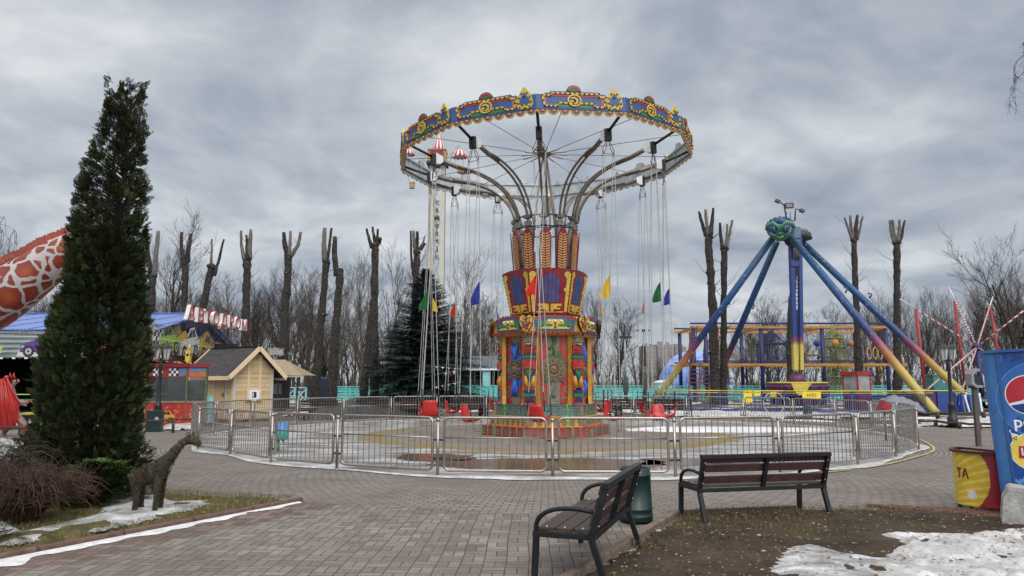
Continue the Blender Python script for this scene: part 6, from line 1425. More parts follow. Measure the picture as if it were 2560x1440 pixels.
for sx, ex, ey in ((-1, 1018, 372), (1, 1148, 362)):
    b = MB()
    for dz_ in (0, .55): b.bar((kx + sx * 1.1, KY, c0.z + .1 - dz_), A(ex, ey, KY) - Z * dz_ * .3, .06, .06)
    for i in range(6): s0, s1 = i / 6, (i + 1) / 6; p0, p1 = Vector((kx + sx * 1.1, KY, c0.z + .1)), A(ex, ey, KY); b.bar(p0.lerp(p1, s0), p0.lerp(p1, s1) - Z * .55 * (1 - .7 * s1), .04, .04); b.bar(p0.lerp(p1, s1), p0.lerp(p1, s1) - Z * .55 * (1 - .7 * s1), .04, .04)
    b.build('boom', [MATS['tower_grey']], tw)
# ------------------------------------------------------------------ wooden hut
def planks(name, c0, c1, axis, w_, rough=.7):
    m, nt, bs = new_mat(name); t = nd(nt, 'ShaderNodeTexCoord').outputs['Object']; s = nd(nt, 'ShaderNodeSeparateXYZ'); nt.links.new(t, s.inputs[0])
    q = mth(nt, 'DIVIDE', s.outputs[axis], w_); fr_ = mth(nt, 'FRACT', q); wn_ = nd(nt, 'ShaderNodeTexWhiteNoise', noise_dimensions='1D'); nt.links.new(mth(nt, 'FLOOR', q), wn_.inputs['W'])
    mp = nd(nt, 'ShaderNodeMapping'); sc = [9, 9, 9]; sc[(0 if axis == 2 else 2)] = 1.2; sc = [2.0, 2.0, 40] if axis == 2 else [40, 40, 2]; mp.inputs['Scale'].default_value = sc; nt.links.new(t, mp.inputs[0])
    c = ramp(nt, mth(nt, 'ADD', mth(nt, 'MULTIPLY', wn_.outputs[0], .5), mth(nt, 'MULTIPLY', noise(nt, mp.outputs[0], 1, 5), .6)), [(.25, c0), (.8, c1)])
    v = nd(nt, 'ShaderNodeTexVoronoi'); v.inputs['Scale'].default_value = 3.2; nt.links.new(t, v.inputs['Vector']); c = mixc(nt, maprange(nt, v.outputs['Distance'], .06, .13, .6, 0), c, tuple(x * .4 for x in c0))
    e = mth(nt, 'MINIMUM', fr_, mth(nt, 'SUBTRACT', 1.0, fr_)); g = maprange(nt, e, .02, .07, 1, 0); c = mixc(nt, g, c, tuple(x * .35 for x in c0))
    nt.links.new(c, bs.inputs['Base Color']); bs.inputs['Roughness'].default_value = rough
    b = nd(nt, 'ShaderNodeBump'); b.inputs['Strength'].default_value = .7; b.inputs['Distance'].default_value = .01; nt.links.new(mth(nt, 'MULTIPLY', g, -1), b.inputs['Height']); nt.links.new(b.outputs[0], bs.inputs['Normal'])
    MATS[name] = m; return m
W_h = planks('pine_boards', (.50, .365, .19), (.70, .54, .32), 2, .095); W_v = planks('pine_door', (.44, .29, .13), (.58, .42, .22), 0, .1)
W_t = M('pine_trim', (.68, .53, .34), .7, var=.12, scale=14); W_p = M('pale_trim', (.55, .49, .43), .7, var=.1, scale=10)
m, nt, bs = new_mat('bitumen_shingles'); t = nd(nt, 'ShaderNodeTexCoord').outputs['Object']; s = nd(nt, 'ShaderNodeSeparateXYZ'); nt.links.new(t, s.inputs[0])
br = nd(nt, 'ShaderNodeTexBrick'); nt.links.new(comb(nt, s.outputs[1], mth(nt, 'MULTIPLY', s.outputs[2], 1.6)), br.inputs['Vector'])
for k, q in (('Color1', (.032, .030, .033)), ('Color2', (.055, .05, .052)), ('Mortar', (.015, .013, .013))): br.inputs[k].default_value = (*q, 1)
for k, q in (('Scale', 1), ('Mortar Size', .012), ('Brick Width', .3), ('Row Height', .15)): br.inputs[k].default_value = q
nt.links.new(br.outputs['Color'], bs.inputs['Base Color']); bs.inputs['Roughness'].default_value = .9; W_r = m
# local axes: +x along the gable wall, -y out of the gable wall, door wall faces -x
hc = G(579, 1057); ht = thing('wooden_hut', 'new pine hut with dark shingle roof beside the bumper car hall', 'hut', hc, radians(53.4))
gw, gl, hw, ha = 1.82, 1.9, 2.12, 2.95
b = MB(); bx = lambda x0, x1, y0, y1, z0, z1, mi=0, M_=None: (M_ or b).box(((x0 + x1) / 2, (y0 + y1) / 2, (z0 + z1) / 2), (x1 - x0, y1 - y0, z1 - z0), mi)
b.add([(0, 0, .12), (gw, 0, .12), (gw, 0, hw), (gw / 2, 0, ha), (0, 0, hw), (0, gl, .12), (gw, gl, .12), (gw, gl, hw), (gw / 2, gl, ha), (0, gl, hw)], [(0, 1, 2, 3, 4), (9, 8, 7, 6, 5), (5, 0, 4, 9), (1, 6, 7, 2)], 0)
bx(.02, gw - .02, .02, gl - .02, 0, .12, 1); b.build('wall', [W_h, M('dark_plinth', (.09, .075, .06), .9)], ht, world=False)
b = MB()
for i in range(17): bx(.06 + i * .11, .11 + i * .11, -.006, .02, .02, .11)
b.build('vent_slats', [P_blk], ht, world=False)
b = MB()
for x0, x1 in ((-.025, .10), (gw - .10, gw + .025)): bx(x0, x1, -.028, .0, .12, hw + .02, 1)
for x0, x1, z1 in ((.62, .72, 2.66), (1.16, 1.26, 2.72)): bx(x0, x1, -.025, 0, 1.30, z1, 0)
bx(-.028, 0, -.02, .10, .12, hw, 0); bx(-.028, 0, gl - .1, gl, .12, hw, 0)
build_pieces(b, 'trim_board', [W_t, W_p], ht, world=False)
pit = (ha - hw) / (gw / 2); ov = .42; og = .34; gl_w = gl; gl = gl + .95; b = MB(); e0 = Vector((-ov, 0, hw - ov * pit)); th_ = .07
for x0, x1 in ((-ov, gw / 2), (gw + ov, gw / 2)):
    z0, z1_ = hw - ov * pit + .03, ha + .03
    vs = [(x0, -og, z0), (x1, -og, z1_), (x1, gl + og, z1_), (x0, gl + og, z0), (x0, -og, z0 + th_), (x1, -og, z1_ + th_), (x1, gl + og, z1_ + th_), (x0, gl + og, z0 + th_)]
    fs = [(0, 1, 2, 3), (7, 6, 5, 4), (0, 4, 5, 1), (2, 6, 7, 3), (0, 3, 7, 4)]
    b.add(vs, fs if x0 < x1 else [f[::-1] for f in fs], 0)
b.bar((gw / 2, -og, ha + .115), (gw / 2, gl + og, ha + .115), .16, .02, 0)
rf = b.build('roof', [W_r], ht, world=False)
b = MB()
for y in (-og - .02, gl + og + .02):
    for x0 in (-ov, gw + ov): b.bar((x0, y, hw - ov * pit + .03), (gw / 2, y, ha + .03), .036, .17, 0)
for x in (-ov - .015, gw + ov + .015): b.bar((x, -og, hw - ov * pit + .02), (x, gl + og, hw - ov * pit + .02), .03, .16, 0)
b.build('fascia_board', [W_t], rf, world=False)
gl = gl_w; b = MB(); bx(-.04, -.0, .42, 1.32, .14, 2.02, 1); dr = b.build('door_frame', [W_p, W_p], ht, world=False)
b = MB(); bx(-.055, -.035, .5, 1.24, .16, 1.95, 0); dd_ = b.build('door', [planks('pine_door_leaf', (.46, .30, .14), (.58, .42, .22), 1, .1)], ht, world=False)
b = MB(); bx(-.075, -.055, .56, .60, 1.0, 1.18); bx(-.095, -.075, .56, .70, 1.1, 1.125); b.build('handle', [P_blk], dd_, world=False)
b = MB(); bx(.60, 1.27, -.05, -.0, .86, 1.34, 0); bx(.56, 1.31, -.10, 0, .84, .875, 0); bx(.70, 1.17, -.075, -.05, .90, 1.27, 1); wf = b.build('window', [W_t, M('pvc_white', (.78, .79, .81), .35, var=.04)], ht, world=False)
b = MB(); bx(.82, 1.02, -.084, -.075, .97, 1.20, 0); bx(.84, .89, -.087, -.084, 1.0, 1.17, 1); b.build('pane', [M('dark_glass', (.02, .022, .025), .08, spec=.6), P_wht], wf, world=False)
b = MB(); b.tube([(-.35, gl + .05, 0), (-.1, gl - .05, 1.25)], .02, 5); o = b.build('broom', [M('broom_wood', (.3, .16, .08), .7)], ht, world=True) if False else None

# ------------------------------------------------------------------ bumper car hall
HX0, HX1, HY0, HY1 = -30.0, -17.6, 36.2, 51.5
hall = thing('bumper_car_hall', 'bumper car hall with blue metal roof and painted racing car fascia on the left', 'amusement hall', (-24, 40, 0))
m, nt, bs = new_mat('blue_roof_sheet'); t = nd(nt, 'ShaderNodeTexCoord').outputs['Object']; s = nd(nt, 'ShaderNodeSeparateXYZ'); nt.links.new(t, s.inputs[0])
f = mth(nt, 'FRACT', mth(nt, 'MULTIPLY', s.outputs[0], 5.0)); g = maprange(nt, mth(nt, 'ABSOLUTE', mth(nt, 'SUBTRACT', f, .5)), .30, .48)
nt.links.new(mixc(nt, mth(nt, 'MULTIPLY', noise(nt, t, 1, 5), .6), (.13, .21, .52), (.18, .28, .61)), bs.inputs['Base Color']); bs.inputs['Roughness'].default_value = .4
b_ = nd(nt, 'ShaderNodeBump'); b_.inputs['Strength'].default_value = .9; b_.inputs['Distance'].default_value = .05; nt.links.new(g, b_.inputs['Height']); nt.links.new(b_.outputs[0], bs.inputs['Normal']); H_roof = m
ez, rz_ = 4.12, 5.55; rY = (HY0 + HY1) / 2
gxe = lambda y: HX1 - .13 * (y - HY0)            # the gable end runs a little askew
b = MB()
for y0, z0, y1, z1_ in ((HY0 - .1, ez, rY, rz_), (HY1 + .3, ez, rY, rz_)):
    vs = [(HX0, y0, z0), (gxe(y0) + .3, y0, z0), (gxe(y1) + .3, y1, z1_), (HX0, y1, z1_)]; vs += [(x, y, z + .06) for x, y, z in vs]
    fs = [(3, 2, 1, 0), (4, 5, 6, 7), (0, 1, 5, 4), (1, 2, 6, 5)]; b.add(vs, fs if y0 < y1 else [q[::-1] for q in fs], 0)
for i in range(7): x = HX0 + 1 + i * 1.8; b.bar((x, HY0 - .1, ez + .075), (x + .9, rY, rz_ + .075), .03, .02, 1)
b.bar((HX0, rY, rz_ + .1), (gxe(rY) + .3, rY, rz_ + .1), .3, .05, 0); b.build('roof', [H_roof, M('roof_seam', (.05, .09, .3), .5)], hall)
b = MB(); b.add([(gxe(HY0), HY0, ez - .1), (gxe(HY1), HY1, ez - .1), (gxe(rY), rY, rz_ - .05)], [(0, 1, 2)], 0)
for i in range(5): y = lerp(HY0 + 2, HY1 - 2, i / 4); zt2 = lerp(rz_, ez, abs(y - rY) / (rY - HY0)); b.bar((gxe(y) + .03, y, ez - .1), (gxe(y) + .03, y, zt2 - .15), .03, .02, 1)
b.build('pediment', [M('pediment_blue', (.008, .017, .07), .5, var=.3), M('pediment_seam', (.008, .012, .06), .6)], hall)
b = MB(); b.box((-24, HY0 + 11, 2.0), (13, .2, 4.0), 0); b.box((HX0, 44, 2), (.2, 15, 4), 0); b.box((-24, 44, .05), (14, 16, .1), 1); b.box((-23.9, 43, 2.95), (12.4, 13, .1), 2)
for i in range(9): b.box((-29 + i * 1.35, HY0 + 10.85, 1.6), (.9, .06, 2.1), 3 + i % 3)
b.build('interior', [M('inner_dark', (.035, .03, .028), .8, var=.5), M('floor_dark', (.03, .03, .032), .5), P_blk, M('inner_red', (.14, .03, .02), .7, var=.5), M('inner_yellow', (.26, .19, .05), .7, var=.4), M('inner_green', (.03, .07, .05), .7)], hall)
for x, y in ((-29, HY0 + .2), (-25.4, HY0 + .2), (-21.6, HY0 + .2), (-17.9, HY0 + .2), (gxe(41) - .2, 41), (gxe(46) - .2, 46)):
    b = MB(); b.box((x, y, 1.5), (.16, .16, 3.0), 0); b.build('column', [M('pillar_yellow', (.35, .3, .06), .6) if x > -20 else M('pillar_dark', (.03, .03, .03), .6)], hall)
b = MB()
for p, q in (((HX0, HY0), (HX1, HY0)), ((gxe(HY0), HY0), (gxe(HY1), HY1))):
    for z in (.75, 1.0): b.tube([(*p, z), (*q, z)], .03, 5, 0 if z > .9 else 1)
b.build('railing', [M('rail_lime', (.38, .45, .12), .5), M('rail_green', (.06, .15, .06), .5)], hall)
# fascia with painted cars
C_g, C_w, C_y, C_r, C_p = M('car_lime', (.30, .46, .06), .45), M('car_white', (.62, .62, .60), .45), M('car_yellow', (.50, .32, .05), .45), M('car_red', (.34, .05, .04), .45), M('car_purple', (.09, .035, .19), .45)
F_bg = M('fascia_grey', (.15, .18, .19), .5, var=.45, scale=.9); F_ck = M('check_black', (.02, .02, .02), .5); F_ft = M('fascia_tan', (.26, .19, .11), .5, var=.5, scale=1.2); F_gl = M('car_glass', (.07, .08, .09), .3); F_ty = M('tyre_black', (.018, .018, .018), .6); F_rm = M('rim_grey', (.35, .35, .35), .5); F_sm = M('smoke_pale', (.5, .52, .5), .5, var=.2)
def painted_car(b, fr, x, y, s, mi, z=.012, flip=1, tilt=0.0, gl=5, ty=6, rm=7):
    ct, st = cos(tilt), sin(tilt)
    T = lambda pts: [(x + flip * s * (a * ct - q * st), y + s * (a * st + q * ct)) for a, q in pts]
    b.prism(T([(-1.0, .12), (-.98, .42), (-.7, .56), (-.35, .62), (-.05, .92), (.45, .95), (.72, .64), (.98, .55), (1.02, .2), (.9, .1)]), fr, 0, z, mi)
    b.prism(T([(-.26, .62), (-.02, .86), (.18, .88), (.18, .62)]), fr, z, z + .006, gl); b.prism(T([(.23, .62), (.23, .88), (.42, .88), (.6, .63)]), fr, z, z + .006, gl)
    for wx in (-.62, .60): b.prism([(px_, py_) for px_, py_ in T(circ(wx, .16, .24, 16))], fr, z, z + .01, ty); b.prism(T(circ(wx, .16, .14, 12)), fr, z + .01, z + .016, rm); b.prism(T(circ(wx, .16, .05, 8)), fr, z + .016, z + .02, ty)
    b.prism(T([(-.98, .32), (-.9, .42), (-.8, .4), (-.85, .3)]), fr, z, z + .006, rm); b.strip(T([(-.95, .3), (-.3, .34), (.95, .36)]), .02 * s, fr, z, z + .004, ty)
FM = [F_bg, C_g, C_w, C_y, C_p, F_gl, F_ty, F_rm, F_sm, F_ck, C_r, F_ft, P_wht]
b = MB(); fr = Frame((-30, HY0 - .12, 2.78), X, Z); LW = 30 - 17.6
b.prism([(0, 0), (LW, 0), (LW, 1.62), (LW - 1.6, 1.62), (LW - 2.6, 1.28), (0, 1.28)], fr, -.1, 0, 0)
for i in range(9): b.strip([(0, .2 + i * .12), (LW * .35, .15 + i * .13), (LW * .7, .28 + i * .1)], .03, fr, 0, .004, 8 if i % 2 else 6)
painted_car(b, fr, 7.2, .12, 1.15, 4, flip=1); b.prism([(5.9, .04), (6.1, .6), (6.5, .75), (6.9, .5), (7.2, .06)], fr, 0, .008, 8); painted_car(b, fr, 4.1, .08, 1.1, 1, flip=-1); painted_car(b, fr, 10.0, .1, 1.0, 10)
for i in range(40): b.box(fr(i * .30 + .1, -.03, .02), (.15, .03, .07), 12 if i % 2 else 9)
ns = 9
for i in range(ns):
    for j in range(7):
        if (i + j) % 2: continue
        x0 = LW - 2.2 + i * .245; y0 = .08 + j * .215; w_ = lambda x, y: (x + .04 * sin(y * 6), y + .05 * sin(x * 4))
        q = [w_(x0, y0), w_(x0 + .245, y0), w_(x0 + .245, y0 + .215), w_(x0, y0 + .215)]
        if max(c[0] for c in q) < LW: b.prism(q, fr, 0, .007, 9 if 1 else 9)
b.build('fascia', FM, hall)
b = MB(); u = Vector((gxe(HY1) - HX1, HY1 - HY0, 0)); GL = u.length; fr = Frame((HX1 + .12, HY0 - .1, 2.72), u, Z)
b.prism([(0, 0), (GL, 0), (GL, 1.35), (GL - 4.5, 1.45), (GL - 6.0, 2.0), (GL - 7.5, 1.55), (4.2, 1.6), (3.6, 2.15), (2.9, 1.75), (0, 1.72)], fr, -.08, 0, 11)
for i in range(11):
    for j in range(8):
        x0 = i * .26; y0 = .05 + j * .21; q = [(x0 + .04 * sin(y0 * 7), y0), (x0 + .26, y0 + .02), (x0 + .26, y0 + .23), (x0 + .04, y0 + .21)]
        if y0 < 1.5 and i < 11 - j * .3: b.prism(q, fr, 0, .006, 9 if (i + j) % 2 else 12)
painted_car(b, fr, 2.5, .32, 1.6, 1, flip=-1, z=.02, tilt=-.12); painted_car(b, fr, 6.0, .28, 1.75, 2, z=.02, flip=1, tilt=.1); painted_car(b, fr, 9.6, .2, 1.65, 3, z=.02, flip=-1, tilt=.12); painted_car(b, fr, 12.3, .2, 1.3, 10, z=.02)
b.prism([(7.4, .9), (8.2, 1.5), (9.8, 1.55), (8.8, 1.1)], fr, 0, .01, 3); b.prism([(3.2, .9), (4, 1.6), (5.0, 1.7), (5.6, 1.2), (4.4, .8)], fr, 0, .01, 3)
b.prism([(0.8, .0), (GL, 0), (GL - 5, .12), (5, .22)], fr, 0, .012, 10)
for i in range(24): b.box(fr(.3 + i * GL / 24, -.07, -.02), (GL / 40, .06, .08), (10, 12, 9, 3)[i % 4], Matrix.Rotation(atan2(u.y, u.x), 3, 'Z'))
b.bar(fr(0, 1.0, .25), fr(GL * .75, .95, .25), .03, .03, 12)
b.build('fascia', FM, hall)
# big red letters
sg = thing('roof_sign', 'row of big red letters with thick white sides above the hall gable', 'sign', (HX1, HY0, 4.5))
LR, LWt = M('letter_red', (.42, .055, .04), .5, var=.15, grime=.25), M('letter_white', (.66, .65, .62), .5, var=.1, grime=.3)
for i, (ch, px, py) in enumerate(zip('АВТОДРОМ', (463, 487, 506, 527, 548, 567, 583, 600), (799, 805, 807, 812, 815, 818, 822, 826))):
    y = 37.6 + i * 1.83; x = gxe(y) + .35; z = A(px, py, y).z; x = A(px, py, y).x + .1
    b = MB(); b.text(ch, 1.02, Frame((x, y, z), Vector((.22, .975, 0)), Z), .12, 0, 1, sx=.86); b.build('letter', [LR, LWt], sg)
    for k in (.0,): c = MB(); c.tube([(x - .1, y + k, z + .03), (gxe(y) + .05, y + k, 3.9)], .022, 5); c.build('leg', [P_blk], sg)
b = MB(); b.bar(A(466, 800, 37.2) - Z * .04, A(604, 828, 51), .05, .05); b.build('rail', [P_blk], sg)
# ticket booth of the hall
bk = thing('ticket_booth', 'red glazed ticket booth painted with flames before the bumper car hall', 'booth', G(462, 1068), radians(-8))
b = MB(); BW, BD = 1.55, 1.3
for x, y in ((-BW, 0), (0, 0), (-BW, BD), (0, BD), (.48, .42)): b.box((x, y, 1.1), (.06, .06, 2.2), 1)
FA = Frame((-BW, -.032, 0), X, Z); FB = Frame((.03, 0, 0), Vector((.48, .42, 0)), Z)
for fr, wd in ((FA, BW), (FB, .62)):
    b.prism([(0, .08), (wd, .08), (wd, .86), (0, .86)], fr, -.03, 0, 0); b.prism([(0, .86), (wd, .86), (wd, .93), (0, .93)], fr, -.04, .03, 2); b.prism([(0, 1.78), (wd, 1.78), (wd, 2.14), (0, 2.14)], fr, -.03, 0, 0); b.prism([(-.08, 2.14), (wd + .08, 2.14), (wd + .08, 2.28), (-.08, 2.28)], fr, -.2, .08, 3)
    for i in range(16):
        x = rnd(.05, wd - .1); y = rnd(.12, .7); s_ = rnd(.1, .25); q = [(x, y), (x + s_ * .3, y + s_ * .5), (x + s_ * .9, y + s_ * .6), (x + s_ * .4, y + s_ * .15)]
        if all(0 < c[0] < wd and c[1] < .85 for c in q): b.prism(q, fr, 0, .004, random.choice((4, 4, 5, 6, 7)))
for i in range(4):
    for j in range(3):
        for k in (0, .62):
            if (i + j) % 2: b.prism([(.22 + k + i * .09, 1.82 + j * .095), (.31 + k + i * .09, 1.82 + j * .095), (.31 + k + i * .09, 1.915 + j * .095), (.22 + k + i * .09, 1.915 + j * .095)], FA, 0, .005, 9)
            else: b.prism([(.22 + k + i * .09, 1.82 + j * .095), (.31 + k + i * .09, 1.82 + j * .095), (.31 + k + i * .09, 1.915 + j * .095), (.22 + k + i * .09, 1.915 + j * .095)], FA, 0, .004, 8)
b.prism([(1.25, 1.82), (1.52, 1.85), (1.5, 2.1), (1.22, 2.08)], FA, 0, .004, 10); b.prism([(.04, 1.8), (.58, 1.8), (.58, 1.98), (.04, 1.96)], FB, 0, .004, 6); b.prism([(.02, 1.98), (.60, 2.0), (.60, 2.12), (.02, 2.12)], FB, 0, .004, 10)
painted_car(b, FA, .75, .18, .42, 5, z=.008, gl=9, ty=9, rm=6)
b.prism([(-BW, -.0), (.02, 0), (.49, .42), (.47, BD), (-BW, BD)], Frame((0, 0, 2.24), X, Yv), -.02, .02, 2); b.prism([(-BW, .02), (.0, .02), (.47, .43), (.46, BD), (-BW, BD)], Frame((0, 0, .06), X, Yv), -.03, .03, 3)
b.build('body', [P_red, M('booth_green', (.09, .13, .06), .5), M('booth_shelf', (.22, .17, .11), .6), P_dred, M('flame_orange', (.5, .14, .03), .5), M('flame_gold', (.55, .30, .04), .5), M('flame_rust', (.4, .12, .04), .5), M('flame_pink', (.42, .22, .2), .5), P_wht, F_ck, M('panel_blue', (.07, .19, .35), .5)], bk, world=False)
b = MB(); b.prism([(.04, .93), (BW - .04, .93), (BW - .04, 1.78), (.04, 1.78)], FA, -.02, -.012, 0); b.prism([(.04, .93), (.58, .93), (.58, 1.78), (.04, 1.78)], FB, -.02, -.012, 0)
b.box((-.5, .9, 1.3), (.6, .2, .7), 1); b.box((-.3, .35, 1.0), (1.0, .3, .06), 2); b.box((-1.1, 1.2, 1.4), (.7, .05, .9), 1); b.build('window', [M('booth_glass', (.07, .075, .08), .06, spec=.7, alpha=.55), M('inside_grey', (.22, .22, .22), .8, var=.4), M('booth_teal', (.05, .12, .14), .6)], bk, world=False)
b = MB(); p = A(512, 1028, 27.5); b.box((p.x, p.y, .62), (.55, .04, .95), 0); b.tube([(p.x - .2, p.y + .04, 0), (p.x - .2, p.y + .04, .6)], .02, 5, 1); b.tube([(p.x + .2, p.y + .04, 0), (p.x + .2, p.y + .04, .6)], .02, 5, 1)
tag(b.build('blank_board', [M('board_turquoise', (.22, .50, .50), .6, var=.15), P_stl]), 'plain pale turquoise board standing against the left end of the fence', 'board')
b = MB(); q = A(471, 945, 33); b.tube([(q.x, 33, 0), A(471, 880, 33)], .075, 8, 0); t0 = A(471, 890, 33); b.box(t0, (.2, .2, .5), 0); b.sphere(t0 + Z * .05, .13, 1, 8, 6); b.tube([t0 + Z * .25, t0 + Z * .5 + X * .04], .05, 6, 0); b.bar(t0 - Z * .5, t0 - Z * .25 - X * .45, .05, .05, 0); b.sphere(t0 + Vector((.16, -.1, -.35)), .06, 2, 6, 4)
tag(b.build('signal_post', [M('post_yellow', (.55, .43, .05), .5, grime=.3), P_blk, P_wht]), 'yellow metal post with a bracket rising behind the red booth', 'post')

# ------------------------------------------------------------------ other buildings
cb = thing('cafe_pavilion', 'low open pavilion with a dark grey tiled roof left of the carousel drum', 'pavilion', (-2.2, 70, 0))
m, nt, bs = new_mat('grey_tiles'); t = nd(nt, 'ShaderNodeTexCoord').outputs['Object']; br = nd(nt, 'ShaderNodeTexBrick'); s = nd(nt, 'ShaderNodeSeparateXYZ'); nt.links.new(t, s.inputs[0]); nt.links.new(comb(nt, s.outputs[0], mth(nt, 'MULTIPLY', s.outputs[2], 2.0)), br.inputs['Vector'])
for k, q in (('Color1', (.085, .10, .13)), ('Color2', (.12, .135, .165)), ('Mortar', (.04, .05, .065))): br.inputs[k].default_value = (*q, 1)
for k, q in (('Scale', 1), ('Mortar Size', .04), ('Brick Width', .6), ('Row Height', .4)): br.inputs[k].default_value = q
nt.links.new(br.outputs['Color'], bs.inputs['Base Color']); bs.inputs['Roughness'].default_value = .6
x0, x1, ya, yb = -5.4, 5.2, 67, 74; e, r2 = 2.75, 4.05
b = MB(); vs = [(x0, ya, e), (x1, ya, e), (x1, yb, e), (x0, yb, e), (x0 + 1.4, (ya + yb) / 2, r2), (x1 - 2, (ya + yb) / 2, r2)]
b.add(vs, [(0, 1, 5, 4), (1, 2, 5), (2, 3, 4, 5), (3, 0, 4), (3, 2, 1, 0)], 0); b.bar((x0, ya - .03, e - .04), (x1, ya - .03, e - .04), .06, .16, 1); b.build('roof', [m, P_wht], cb)
b = MB(); b.box(((x0 + x1) / 2, yb - .5, 1.4), (x1 - x0 - .6, .2, 2.7), 0)
for i in range(7): b.box((lerp(x0 + .4, x1 - .4, i / 6), ya + .3, 1.38), (.12, .12, 2.7), 1)
b.box(((x0 + x1) / 2, ya + .3, .75), (x1 - x0 - .4, .1, .9), 2); b.box((-2.3, ya + .22, 1.9), (.7, .06, 1.5), 3)
for i in range(26):
    x = rnd(x0 + .5, x1 - .5); y = rnd(ya + 1, yb - 2); b.box((x, y, rnd(.9, 1.9)), (rnd(.2, .7), .2, rnd(.15, .5)), random.choice((4, 4, 5, 6)))
b.build('body', [M('cafe_dark', (.02, .02, .022), .8), M('cafe_post', (.05, .05, .055), .6), M('cafe_teal', (.10, .42, .40), .6, var=.15), M('cafe_door', (.25, .52, .55), .5), M('stool_wine', (.20, .02, .03), .6), P_wht, M('cafe_yellow', (.5, .4, .06), .6)], cb)
bt = M('bunting_cloth_red', (.5, .03, .04), .8); b = MB()
for k, (p, q) in enumerate((((1080, 915), (1150, 922)), ((1050, 945), (1142, 925)), ((1080, 968), (1150, 955)))):
    for i in range(1, 9, 2 if k != 1 else 1):
        if k == 1 and i < 6: continue
        s = i / 9; c = A(lerp(p[0], q[0], s), lerp(p[1], q[1], s), 44); b.add([c, c + Vector((.15, 0, -.02)), c + Vector((.08, -.04, -.22 if k == 1 else -.10))], [(0, 1, 2)], (i + k) % 2)
    b.tube([A(*p, 44), A(*q, 44)], .008, 3, 1)
tag(b.build('bunting', [bt, P_wht]), 'red and white pennants strung in front of the spruce', 'bunting')

T_tq = M('turquoise_paint', (.115, .50, .47), .6, var=.16, scale=2, grime=.25); T_lb = M('pale_blue_paint', (.30, .58, .63), .6, var=.12)
def rail_fence(label, pxs, Y, top=1.2, solid=True, xb=False, mat=None):
    mat = mat or T_tq
    x0, x1 = A(pxs[0], 900, Y).x, A(pxs[1], 900, Y).x; t = thing('board_fence', label, 'fence', (x0, Y, 0)); b = MB(); n = max(2, int((x1 - x0) / 1.9))
    b.box(((x0 + x1) / 2, Y - .02, top), (x1 - x0, .22, .07), 0)
    if solid:
        for z in (.16, .38, .60, .82, 1.02):
            if z < top - .08: b.box(((x0 + x1) / 2, Y, z), (x1 - x0, .04, .155), 0)
        for i in range(n * 3): b.box((lerp(x0, x1, (i + .5) / (n * 3)), Y - .035, .6), (.1, .03, 1.1), 0)
    for i in range(n + 1):
        x = lerp(x0, x1, i / n); b.box((x, Y - .03, top / 2), (.12, .12, top), 0)
        if xb and i < n:
            xn = lerp(x0, x1, (i + 1) / n); b.bar((x, Y, .12), (xn, Y, top - .1), .05, .09); b.bar((x, Y + .01, top - .1), (xn, Y + .01, .12), .05, .09); b.bar((x, Y, .1), (xn, Y, .1), .06, .1)
    b.build('boards', [mat], t)
    if solid:
        c = MB(); c.box(((x0 + x1) / 2, Y - .02, top + .05), (x1 - x0 - .1, .17, .035), 0)
    return t
rail_fence('turquoise slatted fence behind the pollarded trunks and spruce', (808, 1090), 62)
rail_fence('pale blue crossed rail fence seen right of the wooden hut', (712, 768), 60, 1.15, False, True, T_lb)
rail_fence('turquoise fence between spruce and carousel drum below the pavilion', (1135, 1262), 61, 1.3)
rail_fence('long turquoise fence running behind the pendulum ride on the right', (1470, 2440), 64, 1.25)
# awning behind the hut
aw = thing('awning_kiosk', 'dark kiosk under a beige sloping awning behind the wooden hut', 'kiosk', (A(705, 960, 43).x, 43, 0))
ax0, ax1 = A(650, 930, 43).x, A(765, 930, 43).x; zt3, zb3 = A(700, 908, 43).z, A(760, 938, 43).z; b = MB(); xm = A(697, 900, 43).x
b.add([(ax0, 42, zb3), (xm, 42, zb3), (ax1, 42.2, zb3), (xm - .1, 44.5, zt3 + .25), (ax0, 44.5, zt3 + .25), (ax1 - .2, 46, zb3)], [(0, 1, 3, 4), (1, 2, 3), (2, 5, 3)], 0); b.add([(ax0, 42.0, zb3), (ax1, 42.2, zb3), (ax1, 42.2, zb3 - .12), (ax0, 42.0, zb3 - .12)], [(0, 3, 2, 1)], 1)
o = b.build('canopy', [M('awning_beige', (.27, .225, .16), .85, var=.2), M('awning_edge', (.36, .30, .19), .8)], aw); sl2 = o.modifiers.new('t', 'SOLIDIFY'); sl2.thickness = .02
b = MB()
for xq in (xm + .2, ax1 - .3): c = MB(); c.box((xq, 42.4, 1.0), (.07, .07, 2.0), 0); c.build('post', [P_blk], aw)
b.box(((ax0 + xm) / 2, 44.6, .95), (xm - ax0, 1.6, 1.9), 0); b.box((ax0 + .8, 43.78, 1.2), (.5, .1, .6), 2); b.build('body', [M('kiosk_dark', (.03, .03, .03), .7), P_blk, M('kiosk_item', (.2, .2, .19), .7)], aw)
b = MB(); c = A(690, 879, 47); fr = Frame(c, X, Z); pl = [(-.48, -.2), (-.3, -.26), (0, -.2), (.3, -.28), (.5, -.18), (.44, 0), (.5, .2), (.3, .18), (0, .25), (-.3, .2), (-.5, .26), (-.44, .02)]
b.prism(pl, fr, -.05, 0, 0); b.strip([(x * .86, y * .8) for x, y in pl], .035, fr, 0, .01, 1, True); b.strip([(-.28, .05), (-.1, .1), (.1, .05), (.28, .09)], .03, fr, 0, .01, 1); b.strip([(-.3, -.08), (-.05, -.03), (.2, -.1)], .025, fr, 0, .01, 1); b.tube([(c.x, 47.05, 0), (c.x, 47.05, c.z)], .04, 6, 1)
